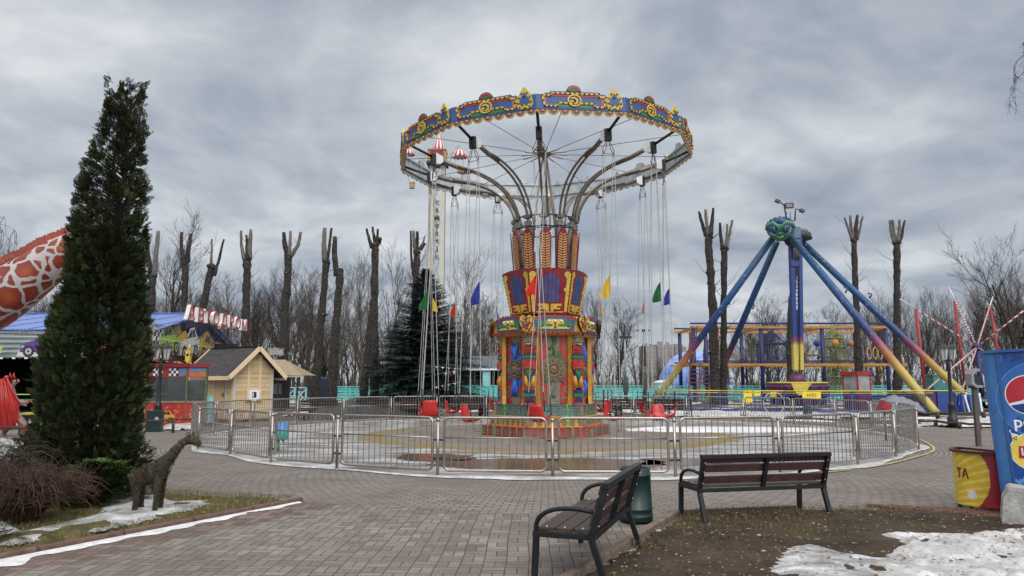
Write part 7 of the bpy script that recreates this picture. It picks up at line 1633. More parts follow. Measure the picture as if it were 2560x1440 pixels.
tag(b.build('ornate_sign', [M('sign_ivory', (.38, .37, .33), .6, var=.2), M('sign_bronze', (.12, .12, .10), .6)]), 'scalloped pale metal sign on a pole above the hut\'s right eave', 'sign')
b = MB(); c = A(799, 985, 57); b.box((c.x, 57, .95), (1.3, .9, 1.7), 0); b.sphere((c.x, 57, 1.8), .66, 0, 12, 6, (1, .7, .3)); b.box((c.x - .1, 56.52, 1.1), (.5, .04, .5), 1)
tag(b.build('tent_booth', [M('tent_navy', (.015, .022, .05), .7, var=.3), M('tent_panel', (.03, .04, .08), .6)]), 'small navy covered stall between two pollarded trunks', 'stall')

# distant houses and the smoke
for px0, px1, py, lb in ((1600, 1640, 866, 'distant beige apartment block at the left of the far skyline gap'), (1636, 1682, 862, 'distant beige apartment block with stepped roof in the skyline gap'), (1682, 1712, 868, 'distant low apartment block touching the igloo dome')):
    Y = 520; x0, x1, z = A(px0, py, Y).x, A(px1, py, Y).x, A(0, py, Y).z; t = thing('apartment_block', lb, 'building', (x0, Y, 0), 0, 'distant apartment blocks'); b = MB(); b.box(((x0 + x1) / 2, Y, z / 2), (x1 - x0 - .5, 12, z), 0); b.box((lerp(x0, x1, .3), Y, z + 1), (3, 4, 2.4), 0); b.box((lerp(x0, x1, .7), Y, z + .8), (2, 4, 1.8), 0); b.build('wall', [M('far_beige', (.24, .22, .21), .9)], t)
    n = int((x1 - x0) / 2.2); b = MB()
    for i in range(n):
        for j in range(int(z / 2.8)): b.box((x0 + 1 + i * 2.2, Y - 6.03, 2 + j * 2.8), (1.1, .06, 1.3), 0)
    b.build('window', [M('far_glass', (.14, .14, .15), .4)], t)
m = bpy.data.materials.new('steam'); m.use_nodes = True; nt = m.node_tree; nt.nodes.clear(); o_ = nd(nt, 'ShaderNodeOutputMaterial'); v = nd(nt, 'ShaderNodeVolumePrincipled'); v.inputs['Color'].default_value = (.97, .97, .98, 1); v.inputs['Density'].default_value = .09; nt.links.new(v.outputs[0], o_.inputs['Volume'])
b = MB(); random.seed(9)
for i in range(18):
    s = i / 17; c = A(lerp(1712, 1668, s) + rnd(-2, 2), lerp(858, 795, s ** .8) + rnd(-2, 2), 560); b.sphere(c, lerp(2.5, 8, s) * rnd(.8, 1.2) * (1 if s < .75 else 1.2 - s * .6), 0, 10, 7, (1.2, 1, .8))
tag(b.build('steam_plume', [m]), 'white steam plume rising from the far skyline', 'steam', kind='stuff')
# ------------------------------------------------------------------ benches
W_dk = M('bench_wood', (.040, .028, .023), .5, var=.4, scale=16, bump=.2); W_rd = M('bench_back_wood', (.055, .026, .022), .5, var=.35, scale=16, bump=.2); B_fr = M('bench_frame_black', (.011, .012, .014), .45, var=.3, spec=.3); B_bolt = M('bolt_steel', (.5, .5, .5), .35, metal=.8)
def make_bench(name, label, loc, rz, group, L_=1.62):
    # local: x along the bench, rear legs at y=0, seat towards +y
    t = thing(name, label, 'bench', loc, rz, group); h = L_ / 2
    for sx in (-1, 1):
        x = sx * h
        b = MB(); b.bar((x, -.10, 0), (x, .03, .43), .05, .05, 0, X); b.build('leg', [B_fr], t, world=False, bevel=.004)
        b = MB(); b.bar((x, .52, 0), (x, .50, .43), .05, .05, 0, X); b.build('leg', [B_fr], t, world=False, bevel=.004)
        b = MB(); pts = bez((x, .50, .42), (x, .54, .62), (x, .33, .70), (x, .0, .64), 12); b.tube(pts, .021, 8, 0); b.build('armrest', [B_fr], t, world=False)
    b = MB()
    for sx in (-1, 1): b.bar((sx * h, -.02, .42), (sx * h, .53, .42), .045, .05, 0)
    b.bar((-h, .01, .415), (h, .01, .415), .05, .05, 0); b.bar((-h, .50, .415), (h, .50, .415), .04, .04, 0)
    for x in (-h, 0, h): b.bar((x, .02, .42), (x, -.105, .86), .055 if x else .05, .045, 0, X)
    b.build('frame', [B_fr], t, world=False, bevel=.004)
    b = MB()
    for i in range(3):
        y = .10 + i * .158; b.box((0, y, .463), (L_ - .03, .148, .034), 0)
        for sx in (-1, 1): b.sphere((sx * (h - .03), y, .482), .012, 1, 6, 4)
    b.build('seat', [W_dk, B_bolt], t, world=False, bevel=.004)
    b = MB(); dv = Vector((0, -.125, .44)).normalized(); R = Matrix((X, Vector((0, dv.z, -dv.y)), dv)).transposed()
    for z in (.545, .70, .825):
        c = Vector((0, .02 - (z - .42) * .284, z)) + Vector((0, .034, .01)); b.box(c, (L_ - .04, .03, .105), 0, R)
        for x in (-h + .012, h - .012):
            for k in (-.03, .03): b.sphere(Vector((x, c.y - .058, z + k)), .010, 1, 6, 4)
    b.build('backrest', [W_rd, B_bolt], t, world=False, bevel=.004)
    b = MB(); b.bar((-h - .03, -.105, .875), (h + .03, -.105, .875), .06, .055, 0); b.build('top_rail', [B_fr], t, world=False, bevel=.004)
    return t
bn = make_bench('park_bench', 'black framed bench seen from behind on the edge of the bare earth', (2.96, 8.93, .02), radians(13), 'park benches', 1.62)
def bench_copy(loc, rz, label, s=1.0):
    c = copy_tree(bn, loc, rz, label); c.scale = (s, s, s * .93); return c
bn.scale = (1, 1, .85)
bench_copy((.91, 6.84, .01), radians(70.7), 'nearest black framed bench seen end on beside the green bin', .96)
BB = [(-6.1, 33.2, 20, 'left of three dark benches behind the far fence near the hut'), (-4.2, 33.9, 14, 'middle of three dark benches behind the far fence near the hut'), (-1.9, 34.5, 5, 'dark bench behind the far fence before the spruce'), (5.3, 34.2, -5, 'dark bench behind the far fence near the left blue ride leg'), (7.3, 33.9, -12, 'dark bench behind the far fence next to the red swing seats on the right'), (-8.3, 32.0, 28, 'dark bench behind the far fence closest to the wooden hut')]
for x, y, r, lb in BB: bench_copy((x, y, 0), radians(r), lb)
# snow-dusted black tarpaulin over the row of stacked seats
b = MB(); vs = []; n, mm = 30, 7
for i in range(n):
    for j in range(mm):
        s, q = i / (n - 1), j / (mm - 1); P_ = Vector((-8.9, 31.5, 0)).lerp(Vector((-3.3, 35.4, 0)), s); d = Vector((-.57, .82, 0)); h = .95 * sin(pi * q) ** .5 * (.75 + .25 * mn.noise(Vector((s * 8, 1, 0)))) * min(1, s * 7, (1 - s) * 7)
        vs.append(P_ + d * (q - .5) * 1.1 + Z * (h + .05 * mn.noise(Vector((s * 20, q * 4, 2)))))
b.add(vs, [(i * mm + j, (i + 1) * mm + j, (i + 1) * mm + j + 1, i * mm + j + 1) for i in range(n - 1) for j in range(mm - 1)], 0, True)
tag(b.build('tarpaulin', [M('tarp_black', (.012, .012, .014), .5, bump=.6, bscale=7)]), 'long black tarpaulin over stored seats behind the far left fence', 'tarpaulin')

# ------------------------------------------------------------------ bins
G_bin = M('bin_green', (.004, .022, .021), .42, var=.25, scale=3, grime=.2); G_in = M('bin_inside', (.01, .01, .01), .9)
def round_bin(label, loc, group, r=.235, h=.80):
    t = thing('litter_bin', label, 'litter bin', loc, rnd(0, 6), group); b = MB(); b.lathe([(r, .02), (r, .06), (r + .005, .07), (r + .005, .085), (r, .095), (r - .004, .15), (r + .002, .155), (r + .002, .165), (r - .005, .17), (r - .016, h - .09), (r - .011, h - .085), (r - .011, h - .075), (r - .016, h - .07), (r - .022, h - .005), (r - .026, h), (r - .04, h), (r - .045, h - .4)], 28, 0)
    b.build('body', [G_bin], t, world=False); b = MB(); b.lathe([(r - .07, .1), (r - .06, h - .05)], 20, 0); b.build('liner', [G_in], t, world=False)
    b = MB(); fr = Frame((0, -r - .004, .52), X, Z); b.ring((0, 0), .07, .058, fr, 0, .006, 0, 18); b.prism([(-.02, -.03), (.01, -.03), (.02, .02), (-.01, .03)], fr, 0, .006, 0); b.prism(circ(.0, .035, .012, 6), fr, 0, .006, 0); b.build('emblem', [P_wht], t, world=False)
    return t
rb0 = round_bin('dark green round litter bin standing between the two near benches', (1.44, 8.86, .004), 'round green litter bins', .195, .62); rb0.rotation_euler[2] = -1.2
for px, py, Y, lb in ((1546, 1040, 33.6, 'dark green litter bin behind the swing seats right of the drum'), (2020, 1052, 32.6, 'bright green litter bin behind the far fence below the yellow sign'), (1205, 1030, 35.2, 'dark green litter bin behind the far fence left of the drum')):
    p = A(px, py, Y); copy_tree(rb0, (p.x, Y, 0), 2, lb)
def square_bin(label, p, rz, lid):
    t = thing('waste_container', label, 'litter bin', p, rz); b = MB(); b.prism([(-.22, -.18), (.22, -.18), (.22, .18), (-.22, .18)], Frame((0, 0, 0), X, Yv), .02, .62, 0); b.prism([(-.235, -.2), (.235, -.2), (.2, .2), (-.2, .2)], Frame((0, 0, 0), X, Yv), .62, .68, 1)
    fr = Frame((.1, -.183, .42), X, Z); b.ring((0, 0), .06, .048, fr, 0, .005, 2, 16); b.prism([(-.015, -.03), (.02, -.03), (.02, .03), (-.015, .02)], fr, 0, .005, 2); b.build('body', [G_bin, lid, P_wht], t, world=False, bevel=.012); return t
square_bin('dark green box bin with a white emblem right of the thuja', G(386, 1079), .15, G_bin)
square_bin('green container with a yellow lid behind the demon statue', G(72, 1088), .1, M('lid_yellow', (.55, .48, .06), .5))
m = grad('blue_green_fade', [(0, (.10, .30, .12)), (.45, (.06, .30, .28)), (.75, (.05, .18, .42)), (1, (.05, .16, .42))], .15, .7, .1)
p = G(703, 1127); t = thing('litter_bin', 'small blue and green bin on a stand inside the fence on the left', 'litter bin', p); b = MB(); b.lathe([(.13, .26), (.155, .28), (.165, .66), (.14, .66), (.13, .3)], 18, 0); b.build('body', [m], t, world=False)
b = MB(); b.tube([(-.08, 0, 0), (-.08, 0, .3)], .03, 6, 0); b.tube([(.0, .02, .28), (.06, .02, .18)], .02, 5, 1); b.build('stand', [m, P_blk], t, world=False)

# ------------------------------------------------------------------ lamps
L_blk = M('lamp_iron', (.012, .014, .015), .45, var=.3); L_gl = M('lantern_glass', (.42, .43, .42), .35, var=.15)
def street_lamp(label, loc, h, rz=0, group='black double lantern street lamps'):
    t = thing('street_lamp', label, 'street lamp', loc, rz, group); b = MB()
    b.lathe([(.17, 0), (.17, .35), (.12, .40), (.12, .75), (.14, .78), (.09, .85), (.065, 1.0), (.055, h - .55), (.07, h - .5), (.05, h - .45), (.045, h - .3), (.06, h - .28)], 14, 0); b.tube([(-.2, 0, h - .32), (0, 0, h - .42), (.2, 0, h - .32)], .025, 6, 0); b.build('post', [L_blk], t, world=False)
    for sx in (-1, 1):
        b = MB(); b.lathe([(.07, h - .34), (.10, h - .30), (.16, h + .06), (.16, h + .08)], 6, 1, (sx * .2, 0, 0), smooth=False); b.lathe([(.23, h + .08), (.20, h + .13), (.09, h + .21), (.03, h + .25), (.015, h + .33)], 6, 0, (sx * .2, 0, 0), smooth=False)
        for k in range(6): a = 2 * pi * k / 6; b.bar((sx * .2 + .1 * cos(a), .1 * sin(a), h - .3), (sx * .2 + .165 * cos(a), .165 * sin(a), h + .08), .016, .016, 0)
        b.build('lantern', [L_blk, L_gl], t, world=False)
    return t
l0 = street_lamp('black double lantern street lamp left of the blue drinks stand', G(2383, 1069), 2.72, .35)
copy_tree(l0, G(392, 1072), 1.0, 'black street lamp rising beside the thuja in front of the red booth')
def spot_mast(label, px, py0, Y, kind):
    p = A(px, py0, Y); t = thing('light_mast', label, 'light mast', (p.x, Y, 0)); b = MB(); b.tube([(p.x, Y, 0), (p.x, Y, p.z * .45)], .12, 8, 0); b.tube([(p.x, Y, p.z * .45), p], .06, 8, 1); b.box((p.x, Y, p.z * .3), (.3, .3, .6), 0); b.build('pole', [M('mast_green', (.02, .04, .04), .6), M('mast_grey', (.3, .31, .32), .5)], t)
    b = MB(); b.box(p + Z * .05, (.62 if kind else .2, .22, .16), 0); b.box(p + Vector((-.36, 0, .05)), (.12, .14, .1), 0); b.box(p + Vector((.36, 0, .05)), (.12, .14, .1), 0)
    if not kind: b.box(p - Z * 1.6, (.28, .3, 1.3), 0)
    build_pieces(b, 'floodlight', [P_blk], t); return t
spot_mast('grey light mast with a dark floodlight bar right of the drum', 1562, 845, 46, True); spot_mast('grey mast carrying a tall black loudspeaker behind the green flag', 1609, 828, 48, False)
p = G(2447, 1116); b = MB(); b.box((p.x, p.y, .80), (.10, .10, 1.6), 0)
b2 = MB(); c = Vector((p.x, p.y, 1.70)); fr = Frame(c, X * 1, Z); fr.u = fr.u * .72; fr.v = fr.v * .72; t = thing('call_post', 'brown steel post with a grey hooded device left of the drinks stand', 'post', (p.x, p.y, 0)); b.build('post', [M('post_brown', (.075, .06, .052), .6, grime=.3)], t)
b2.strip([(.2, -.28), (-.02, -.28), (-.14, -.18), (-.14, .14), (-.02, .28), (.12, .3)], .09, fr, -.14, .14, 0); b2.box(c + Vector((.03, .02, -.1)), (.2, .2, .3), 1); b2.build('hood', [M('hood_grey', (.24, .25, .26), .45), P_blk], t)

# ------------------------------------------------------------------ drinks stand
D_blu = M('stand_blue', (.009, .06, .25), .4, var=.2, scale=2, grime=.25); D_edge = M('stand_edge_blue', (.02, .085, .26), .45, var=.2, grime=.3); D_lt = M('stand_light_blue', (.09, .27, .58), .45); D_dk = M('stand_deep_blue', (.008, .035, .19), .45)
ks = thing('drinks_stand', 'tall blue drinks stand with round red white and blue emblem on the right', 'drinks stand', (5.9, 9.15, 0))
TL, BL = A(2455, 884, 9.15), A(2503, 1232, 9.15); vdir = (TL - BL).normalized(); vh = (TL - BL).length; Wk = 1.25
yawk = radians(-31); uk = Vector((cos(yawk), sin(yawk), 0)); uk = (uk - vdir * uk.dot(vdir)).normalized(); fr = Frame(BL, uk, vdir)
b = MB(); b.prism([(0, 0), (Wk, 0), (Wk, vh), (0, vh)], fr, -.55, -.03, 1); b.prism([(.0, -.012), (Wk, -.012), (Wk, .0), (0, .0)], fr, -.56, .02, 1); b.prism([(-.02, vh), (Wk, vh), (Wk, vh + .035), (-.02, vh + .035)], fr, -.58, .03, 1)
b.prism([(.0, 0), (.035, 0), (.035, vh), (0, vh)], fr, -.03, .015, 1); b.prism([(.035, 0), (.135, 0), (.135, vh), (.035, vh)], fr, -.03, .0, 2); b.prism([(.135, 0), (.16, 0), (.16, vh), (.135, vh)], fr, -.03, .012, 1)
b.build('case', [D_blu, D_edge, M('stand_side_blue', (.028, .115, .29), .45, var=.2, grime=.35)], ks, bevel=.004)
b = MB(); b.prism([(.16, .005), (Wk, .005), (Wk, vh - .01), (.16, vh - .01)], fr, -.03, -.002, 0)
cx0, cy0 = .54, vh - .56
b.prism(circ(cx0, cy0 - .03, .46, 40), fr, -.002, .001, 3); b.ring((cx0, cy0 - .03), .465, .458, fr, -.002, .003, 2, 48)
def seg(a0, a1, r, n=10): return [(r * cos(lerp(a0, a1, i / n)), r * sin(lerp(a0, a1, i / n))) for i in range(n + 1)]
eR = .225; ex, ey = .41, vh - .52
b.prism(circ(ex, ey, eR + .012, 32), fr, .001, .004, 4)
wave_t = [(eR * cos(radians(205)), eR * sin(radians(205))), (-.08, -.065), (.04, -.02), (.12, .07), (eR * cos(radians(40)), eR * sin(radians(40)))]
b.prism([(ex + x, ey + y) for x, y in seg(radians(40), radians(205), eR, 18) + wave_t[1:-1]], fr, .004, .006, 5)
wave_b = [(eR * cos(radians(212)), eR * sin(radians(212))), (-.05, -.10), (.08, -.08), (eR * cos(radians(-18)), eR * sin(radians(-18)))]
b.prism([(ex + x, ey + y) for x, y in seg(radians(212), radians(342), eR, 16) + wave_b[2:0:-1]], fr, .004, .006, 6)
b.text('pepsi', .19, Frame(fr(.22, vh - .90, 0), fr.u, fr.v), .002, 4, align='LEFT', off=.003)
lx, ly = .43, vh - 1.19
b.prism(circ(lx, ly, .29, 32, sy=.82), fr, -.002, .002, 4); b.prism(circ(lx, ly, .275, 32, sy=.82), fr, .002, .004, 7); b.prism(circ(lx + .02, ly + .0, .2, 28, sy=.82), fr, .004, .005, 8)
b.prism([(lx - .20, ly - .07), (lx - .05, ly - .09), (lx + .2, ly - .07), (lx + .22, ly + .07), (lx + .02, ly + .085), (lx - .19, ly + .065)], fr, .005, .008, 5); b.text('Lipton', .125, Frame(fr(lx - .175, ly - .04, 0), fr.u, fr.v), .002, 4, align='LEFT', off=.008)
b.ring((.75, .25), .105, .095, fr, .0, .003, 4, 24); b.prism(circ(.75, .25, .095, 24), fr, 0, .002, 9)
# drink glass and dancing figures
gy = vh - 1.72
b.prism([(.19, .66 + gy), (.235, .64 + gy), (.255, .73 + gy), (.18, .755 + gy)], fr, -.001, .003, 7); b.prism([(.18, .755 + gy), (.185, .725 + gy), (.245, .71 + gy), (.255, .73 + gy)], fr, .003, .005, 4); b.strip([(.185, .79 + gy), (.17, .78 + gy), (.20, .72 + gy)], .008, fr, 0, .004, 4)
for x, y in ((.205, .69), (.225, .675), (.23, .705)): b.prism(circ(x, y + gy, .01, 6), fr, .004, .006, 6)
random.seed(3)
for i in range(7):
    x = .20 + i * .13; s_ = .05
    b.strip([(x, .0), (x + .01, .1), (x - .05, .17)], .028, fr, -.001, .002, 2); b.strip([(x + .01, .1), (x + .06, .19)], .024, fr, -.001, .002, 2); b.prism(circ(x + .012, .145, .02, 8), fr, -.001, .002, 2)
    x = .18 + i * .14; b.strip([(x, vh - .02), (x + .01, vh - .07), (x - .02, vh - .12)], .035, fr, -.001, .002, 6 if i % 2 else 3); b.prism(circ(x + .05, vh - .05 - .02 * (i % 3), .03, 8), fr, -.001, .002, 6)
    q = cy0 - .3 + .1 * (i % 2); b.strip([(.3 + i * .09, q - .1), (.31 + i * .09, q), (.27 + i * .09, q + .08)], .03, fr, .001, .0025, 6); b.prism(circ(.315 + i * .09, q + .03, .02, 8), fr, .001, .0025, 6)
b.build('front_panel', [D_blu, D_edge, D_lt, M('stand_mid_blue', (.022, .115, .34), .42), P_wht, M('emblem_red', (.40, .015, .03), .4), D_dk, M('emblem_yellow', (.70, .55, .08), .4), M('emblem_pale', (.74, .66, .32), .4), M('emblem_dark', (.02, .025, .03), .4)], ks)
b = MB()
for uu in (.06, Wk - .06):
    for ww in (-.06, -.48):
        q = fr(uu, 0, ww); b.box((q.x + .02, q.y, q.z / 2 + .03), (.12, .09, q.z - .02), 0); b.tube([(q.x + .02, q.y, .0), (q.x + .02, q.y, .1)], .018, 6, 1); b.lathe([(.075, 0.012), (.075, .03), (.03, .05)], 12, 1, (q.x + .02, q.y, 0))
q0, q1 = fr(.02, 0, -.06), fr(.02, 0, -.48); b.bar((q0.x + .04, q0.y, .15), (q1.x + .04, q1.y, .15), .06, .06, 0); b.bar((q0.x, q0.y, .15), (fr(Wk, 0, -.06).x, fr(Wk, 0, -.06).y, .15), .06, .06, 0)
b.build('base_legs', [D_edge, P_stl], ks)
# curved counter
ct = thing('drinks_counter', 'curved red and yellow advertising counter beside the blue stand', 'counter', (5.75, 9.95, 0)); cc = Vector((6.20, 9.80, 0)); rc = .42
m = {}; n = 34; a0, a1 = radians(110), radians(287); z0, z1c = .05, .72; b = MB(); cu = lambda a, r=rc: Vector((cc.x + r * cos(a), cc.y + r * sin(a) * 1.0, 0))
CM = [M('counter_red', (.32, .02, .03), .4, var=.15, grime=.3), M('counter_yellow', (.66, .44, .025), .4, var=.12), M('counter_lemon', (.72, .58, .12), .4), M('counter_pink', (.60, .45, .55), .4), P_wht]
import itertools
NA, NZ = 96, 60; vs = []; 
for i in range(NA + 1):
    for j in range(NZ + 1): vs.append(cu(lerp(a0, a1, i / NA)) + Z * lerp(z0, z1c, j / NZ))
for i in range(NA):
    for j in range(NZ):
        s = (i + .5) / NA; h = (j + .5) / NZ; x = (s - .42) * (a1 - a0) * rc; y = (h - .5) * .80
        cxm, cym = -.10, -.02; rr_ = hypot(x - cxm, y - cym); inside = x < cxm or (rr_ < .52 and x < .38)
        mi = 0
        if hypot((x + .12) / .50, (y - .04) / .60) < 1:
            an_ = atan2(y + .55, x + .75); mi = 2 if (an_ * 11 + 2 * rr_) % 1 < .36 else 1
            if hypot(x + .42, y + .38) < .24 and y < -.1: mi = 3
            if hypot(x - .16, y + .22) < .045 + .03 * abs(sin(6 * atan2(y + .22, x - .16))): mi = 4
        k = i * (NZ + 1) + j; b.f.append((k, k + NZ + 1, k + NZ + 2, k + 1)); b.m.append(mi); b.s.append(True)
b.v = [tuple(q) for q in vs]; o = b.build('front_panel', CM, ct); so_ = o.modifiers.new('t', 'SOLIDIFY'); so_.thickness = .012
b = MB()
for i in range(24):
    p, q = cu(lerp(a0, a1, i / 24), rc + .01) + Z * (z1c + .01), cu(lerp(a0, a1, (i + 1) / 24), rc + .01) + Z * (z1c + .01); b.bar(p, q, .05, .03, 0)
b.bar(cu(a0) + Z * .73, cu(a1) + Z * .73, .03, .03, 0); b.bar(cu(a0) + Z * .07, cu(a1) + Z * .07, .03, .03, 0); vs = [cu(lerp(a0, a1, i / 24), rc - .03) + Z * .42 for i in range(25)]; b.add(vs, [tuple(range(25))], 1)
for i in range(5): p = cu(lerp(a0, a1, (i + .5) / 5), rc - .04); b.lathe([(.025, .012), (.025, .06)], 8, 2, p)
b.build('counter_rim', [M('rim_brown', (.08, .02, .018), .5, grime=.3), M('shelf_brown', (.17, .06, .03), .6), P_blk], ct)
b = MB(); aa = radians(183)
for i, ch in enumerate('ТА'):
    a = aa + .24 * i; b.text(ch, .165, Frame(cu(a, rc + .004) + Z * .40, Vector((-sin(a), cos(a), 0)), Z), .003, 0, sx=.85)
b.build('lettering', [M('letter_maroon', (.22, .015, .03), .5)], ct)
# concrete block
m, nt, bs = new_mat('rough_concrete'); t = nd(nt, 'ShaderNodeTexCoord').outputs['Object']; c = ramp(nt, noise(nt, t, 9, 8, .75), [(.3, (.20, .195, .18)), (.5, (.36, .35, .33)), (.7, (.50, .49, .46))]); nt.links.new(c, bs.inputs['Base Color']); bs.inputs['Roughness'].default_value = .95
b_ = nd(nt, 'ShaderNodeBump'); b_.inputs['Strength'].default_value = .9; b_.inputs['Distance'].default_value = .03; nt.links.new(noise(nt, t, 18, 7, .7), b_.inputs['Height']); nt.links.new(b_.outputs[0], bs.inputs['Normal'])
p = G(2528, 1325); b = MB(); fr = Frame((p.x - .10, p.y, 0), Vector((.86, -.5, 0)), Z); pl = [(0, .03), (.03, .0), (.62, 0), (.64, .42), (.12, .47), (.085, .45), (.07, .40), (.035, .34)]
b.prism(pl, fr, -.36, 0, 0); o = b.build('concrete_block', [m], bevel=.025); tag(o, 'rough grey concrete block with chamfered corner in front of the blue stand', 'concrete block')

# ------------------------------------------------------------------ low rails by the beds
def low_rail(label, pts, r=.035, h=.32, sag=.03):
    t = thing('low_rail', label, 'rail', pts[0]); b = MB(); c = MB()
    for p, q in zip(pts, pts[1:]):
        p, q = Vector(p), Vector(q); m_ = p.lerp(q, .5) + Z * (h - sag); b.tube([p + Z * h, m_, q + Z * h], r, 6, 0); c.tube([p, p + Z * (h + .04)], r * 1.5, 7, 0)
    c.tube([pts[-1], Vector(pts[-1]) + Z * h], r * 1.5, 7, 0); b.build('rail', [M('weathered_log', (.075, .06, .052), .85, var=.35)], t); build_pieces(c, 'post', [MATS['weathered_log']], t); return t
low_rail('low log rail before the demon statue at the left', [G(-160, 1108), G(-20, 1108), G(120, 1106)], .04, .42)
low_rail('low log rail in front of the red flame painted booth', [G(340, 1085), G(432, 1082), G(505, 1076)], .03, .42)
low_rail('low double log rail bounding the snowy bed below the black lamp', [G(2290, 1064), G(2340, 1066), G(2400, 1072), G(2450, 1074), G(2560, 1074)], .045, .2)
low_rail('grey beam rail at the foot of the pendulum ride on the right', [G(2285, 1046), G(2345, 1047), G(2460, 1047)], .06, .26)
bumpy('snow', gp((2290, 1070), (2330, 1066), (2400, 1069), (2520, 1069), (2560, 1058), (2440, 1052), (2300, 1057)), .02, .2, M_snow, .14, .4, 21)
bumpy('snow', gp((395, 1076), (440, 1078), (505, 1074), (505, 1066), (440, 1062), (400, 1064)), .02, .2, M_snow, .12, .4, 22)
bumpy('snow', gp((700, 1042), (800, 1036), (960, 1030), (1120, 1026), (1110, 1020), (900, 1024), (720, 1034)), .02, .2, M_snow, .2, .5, 23)
bumpy('snow', gp((1500, 1030), (1580, 1034), (1620, 1028), (1600, 1018), (1520, 1014), (1480, 1020)), .02, .75, M_snow, .2, 1.2, 24)
bumpy('snow', gp((1640, 1040), (1800, 1046), (2000, 1048), (2200, 1048), (2300, 1040), (2100, 1034), (1800, 1032), (1660, 1032)), .02, .2, M_snow, .25, .5, 25)
b = MB(); random.seed(8)
for i in range(60): p = G(rnd(1500, 1590), rnd(1020, 1032)); b.sphere((p.x, p.y, rnd(.1, .5)), rnd(.08, .25), 0, 6, 4, (1.3, 1, .6))
tag(b.build('rubble_heap', [M('rubble_brown', (.15, .11, .085), .9, var=.4)]), 'brown rubble heap with snow behind the swing seats right of the drum', 'rubble')
# ------------------------------------------------------------------ figures
def skin_body(name, nodes, edges, mat, parent, root=0, sub=2, disp=None):
    """nodes: (x, y, z, rx, ry)"""
    me = bpy.data.meshes.new(name); me.from_pydata([n[:3] for n in nodes], edges, []); me.update(); me.materials.append(mat)
    o = bpy.data.objects.new(name, me); COL.objects.link(o); o.parent = parent
    bpy.context.view_layer.objects.active = o
    s = o.modifiers.new('skin', 'SKIN'); s.use_smooth_shade = True; s.branch_smoothing = .6
    for i, n in enumerate(nodes):
        sv = me.skin_vertices[0].data[i]; sv.radius = (n[3], n[4] if len(n) > 4 else n[3]); sv.use_root = (i == root)
    d = o.modifiers.new('sub', 'SUBSURF'); d.levels = sub; d.render_levels = sub
    if disp:
        tx = bpy.data.textures.new(name + '_t', 'CLOUDS'); tx.noise_scale = disp[0]; m_ = o.modifiers.new('disp', 'DISPLACE'); m_.texture = tx; m_.strength = disp[1]; m_.mid_level = .5
    dg = bpy.context.evaluated_depsgraph_get(); dg.update(); me2 = bpy.data.meshes.new_from_object(o.evaluated_get(dg)); o.modifiers.clear(); o.data = me2
    if not me2.materials: me2.materials.append(mat)
    return o
# topiary deer-like giraffe, standing side on, facing right
m, nt, bs = new_mat('woven_twigs'); t = nd(nt, 'ShaderNodeTexCoord').outputs['Object']; n_ = noise(nt, t, 26, 7, .75); c = ramp(nt, n_, [(.3, (.008, .007, .005)), (.5, (.032, .026, .017)), (.7, (.085, .07, .042))])
sN = nd(nt, 'ShaderNodeSeparateXYZ'); g_ = nd(nt, 'ShaderNodeNewGeometry'); nt.links.new(g_.outputs['Position'], sN.inputs[0]); c = mixc(nt, mth(nt, 'MULTIPLY', maprange(nt, sN.outputs[2], .55, .95), .55), c, (.12, .10, .058))
nt.links.new(c, bs.inputs['Base Color']); bs.inputs['Roughness'].default_value = .95; b_ = nd(nt, 'ShaderNodeBump'); b_.inputs['Strength'].default_value = 1; b_.inputs['Distance'].default_value = .03; nt.links.new(n_, b_.inputs['Height']); nt.links.new(b_.outputs[0], bs.inputs['Normal']); TW = m
DB = G(362, 1293); dY = DB.y
def D(px, py, off=0.0): p = A(px, py, dY + off); return (p.x - DB.x, p.y - DB.y, p.z - DB.z)
dr_ = thing('topiary_giraffe', 'small young giraffe figure woven from dark twigs standing on the ice in the bed', 'topiary', DB)
nn_ = [D(358, 1190) + (.12, .115), D(347, 1196) + (.115, .11), D(380, 1185) + (.128, .12), D(402, 1172) + (.118, .11), D(420, 1150) + (.088, .08), D(437, 1129) + (.06,), D(453, 1109) + (.048,), D(468, 1100) + (.046,), D(479, 1098) + (.062,), D(491, 1105) + (.046,), D(502, 1113) + (.026,),
       D(340, 1222, -.09) + (.058,), D(341, 1252, -.11) + (.036,), D(333, 1288, -.11) + (.028,), D(353, 1225, .09) + (.05,), D(352, 1256, .11) + (.034,), D(355, 1292, .11) + (.027,),
       D(394, 1208, -.08) + (.048,), D(391, 1246, -.1) + (.033,), D(384, 1287, -.1) + (.027,), D(406, 1206, .08) + (.046,), D(403, 1246, .1) + (.032,), D(400, 1283, .1) + (.026,)]
ed_ = [(1, 0), (0, 2), (2, 3), (3, 4), (4, 5), (5, 6), (6, 7), (7, 8), (8, 9), (9, 10), (1, 11), (11, 12), (12, 13), (1, 14), (14, 15), (15, 16), (3, 17), (17, 18), (18, 19), (3, 20), (20, 21), (21, 22)]
skin_body('body', nn_, ed_, TW, dr_, 0, 3, (.03, .03))
b = MB(); random.seed(12); body_pts = [(Vector(nn_[i][:3]), Vector(nn_[j][:3]), nn_[i][3], nn_[j][3]) for i, j in ed_]
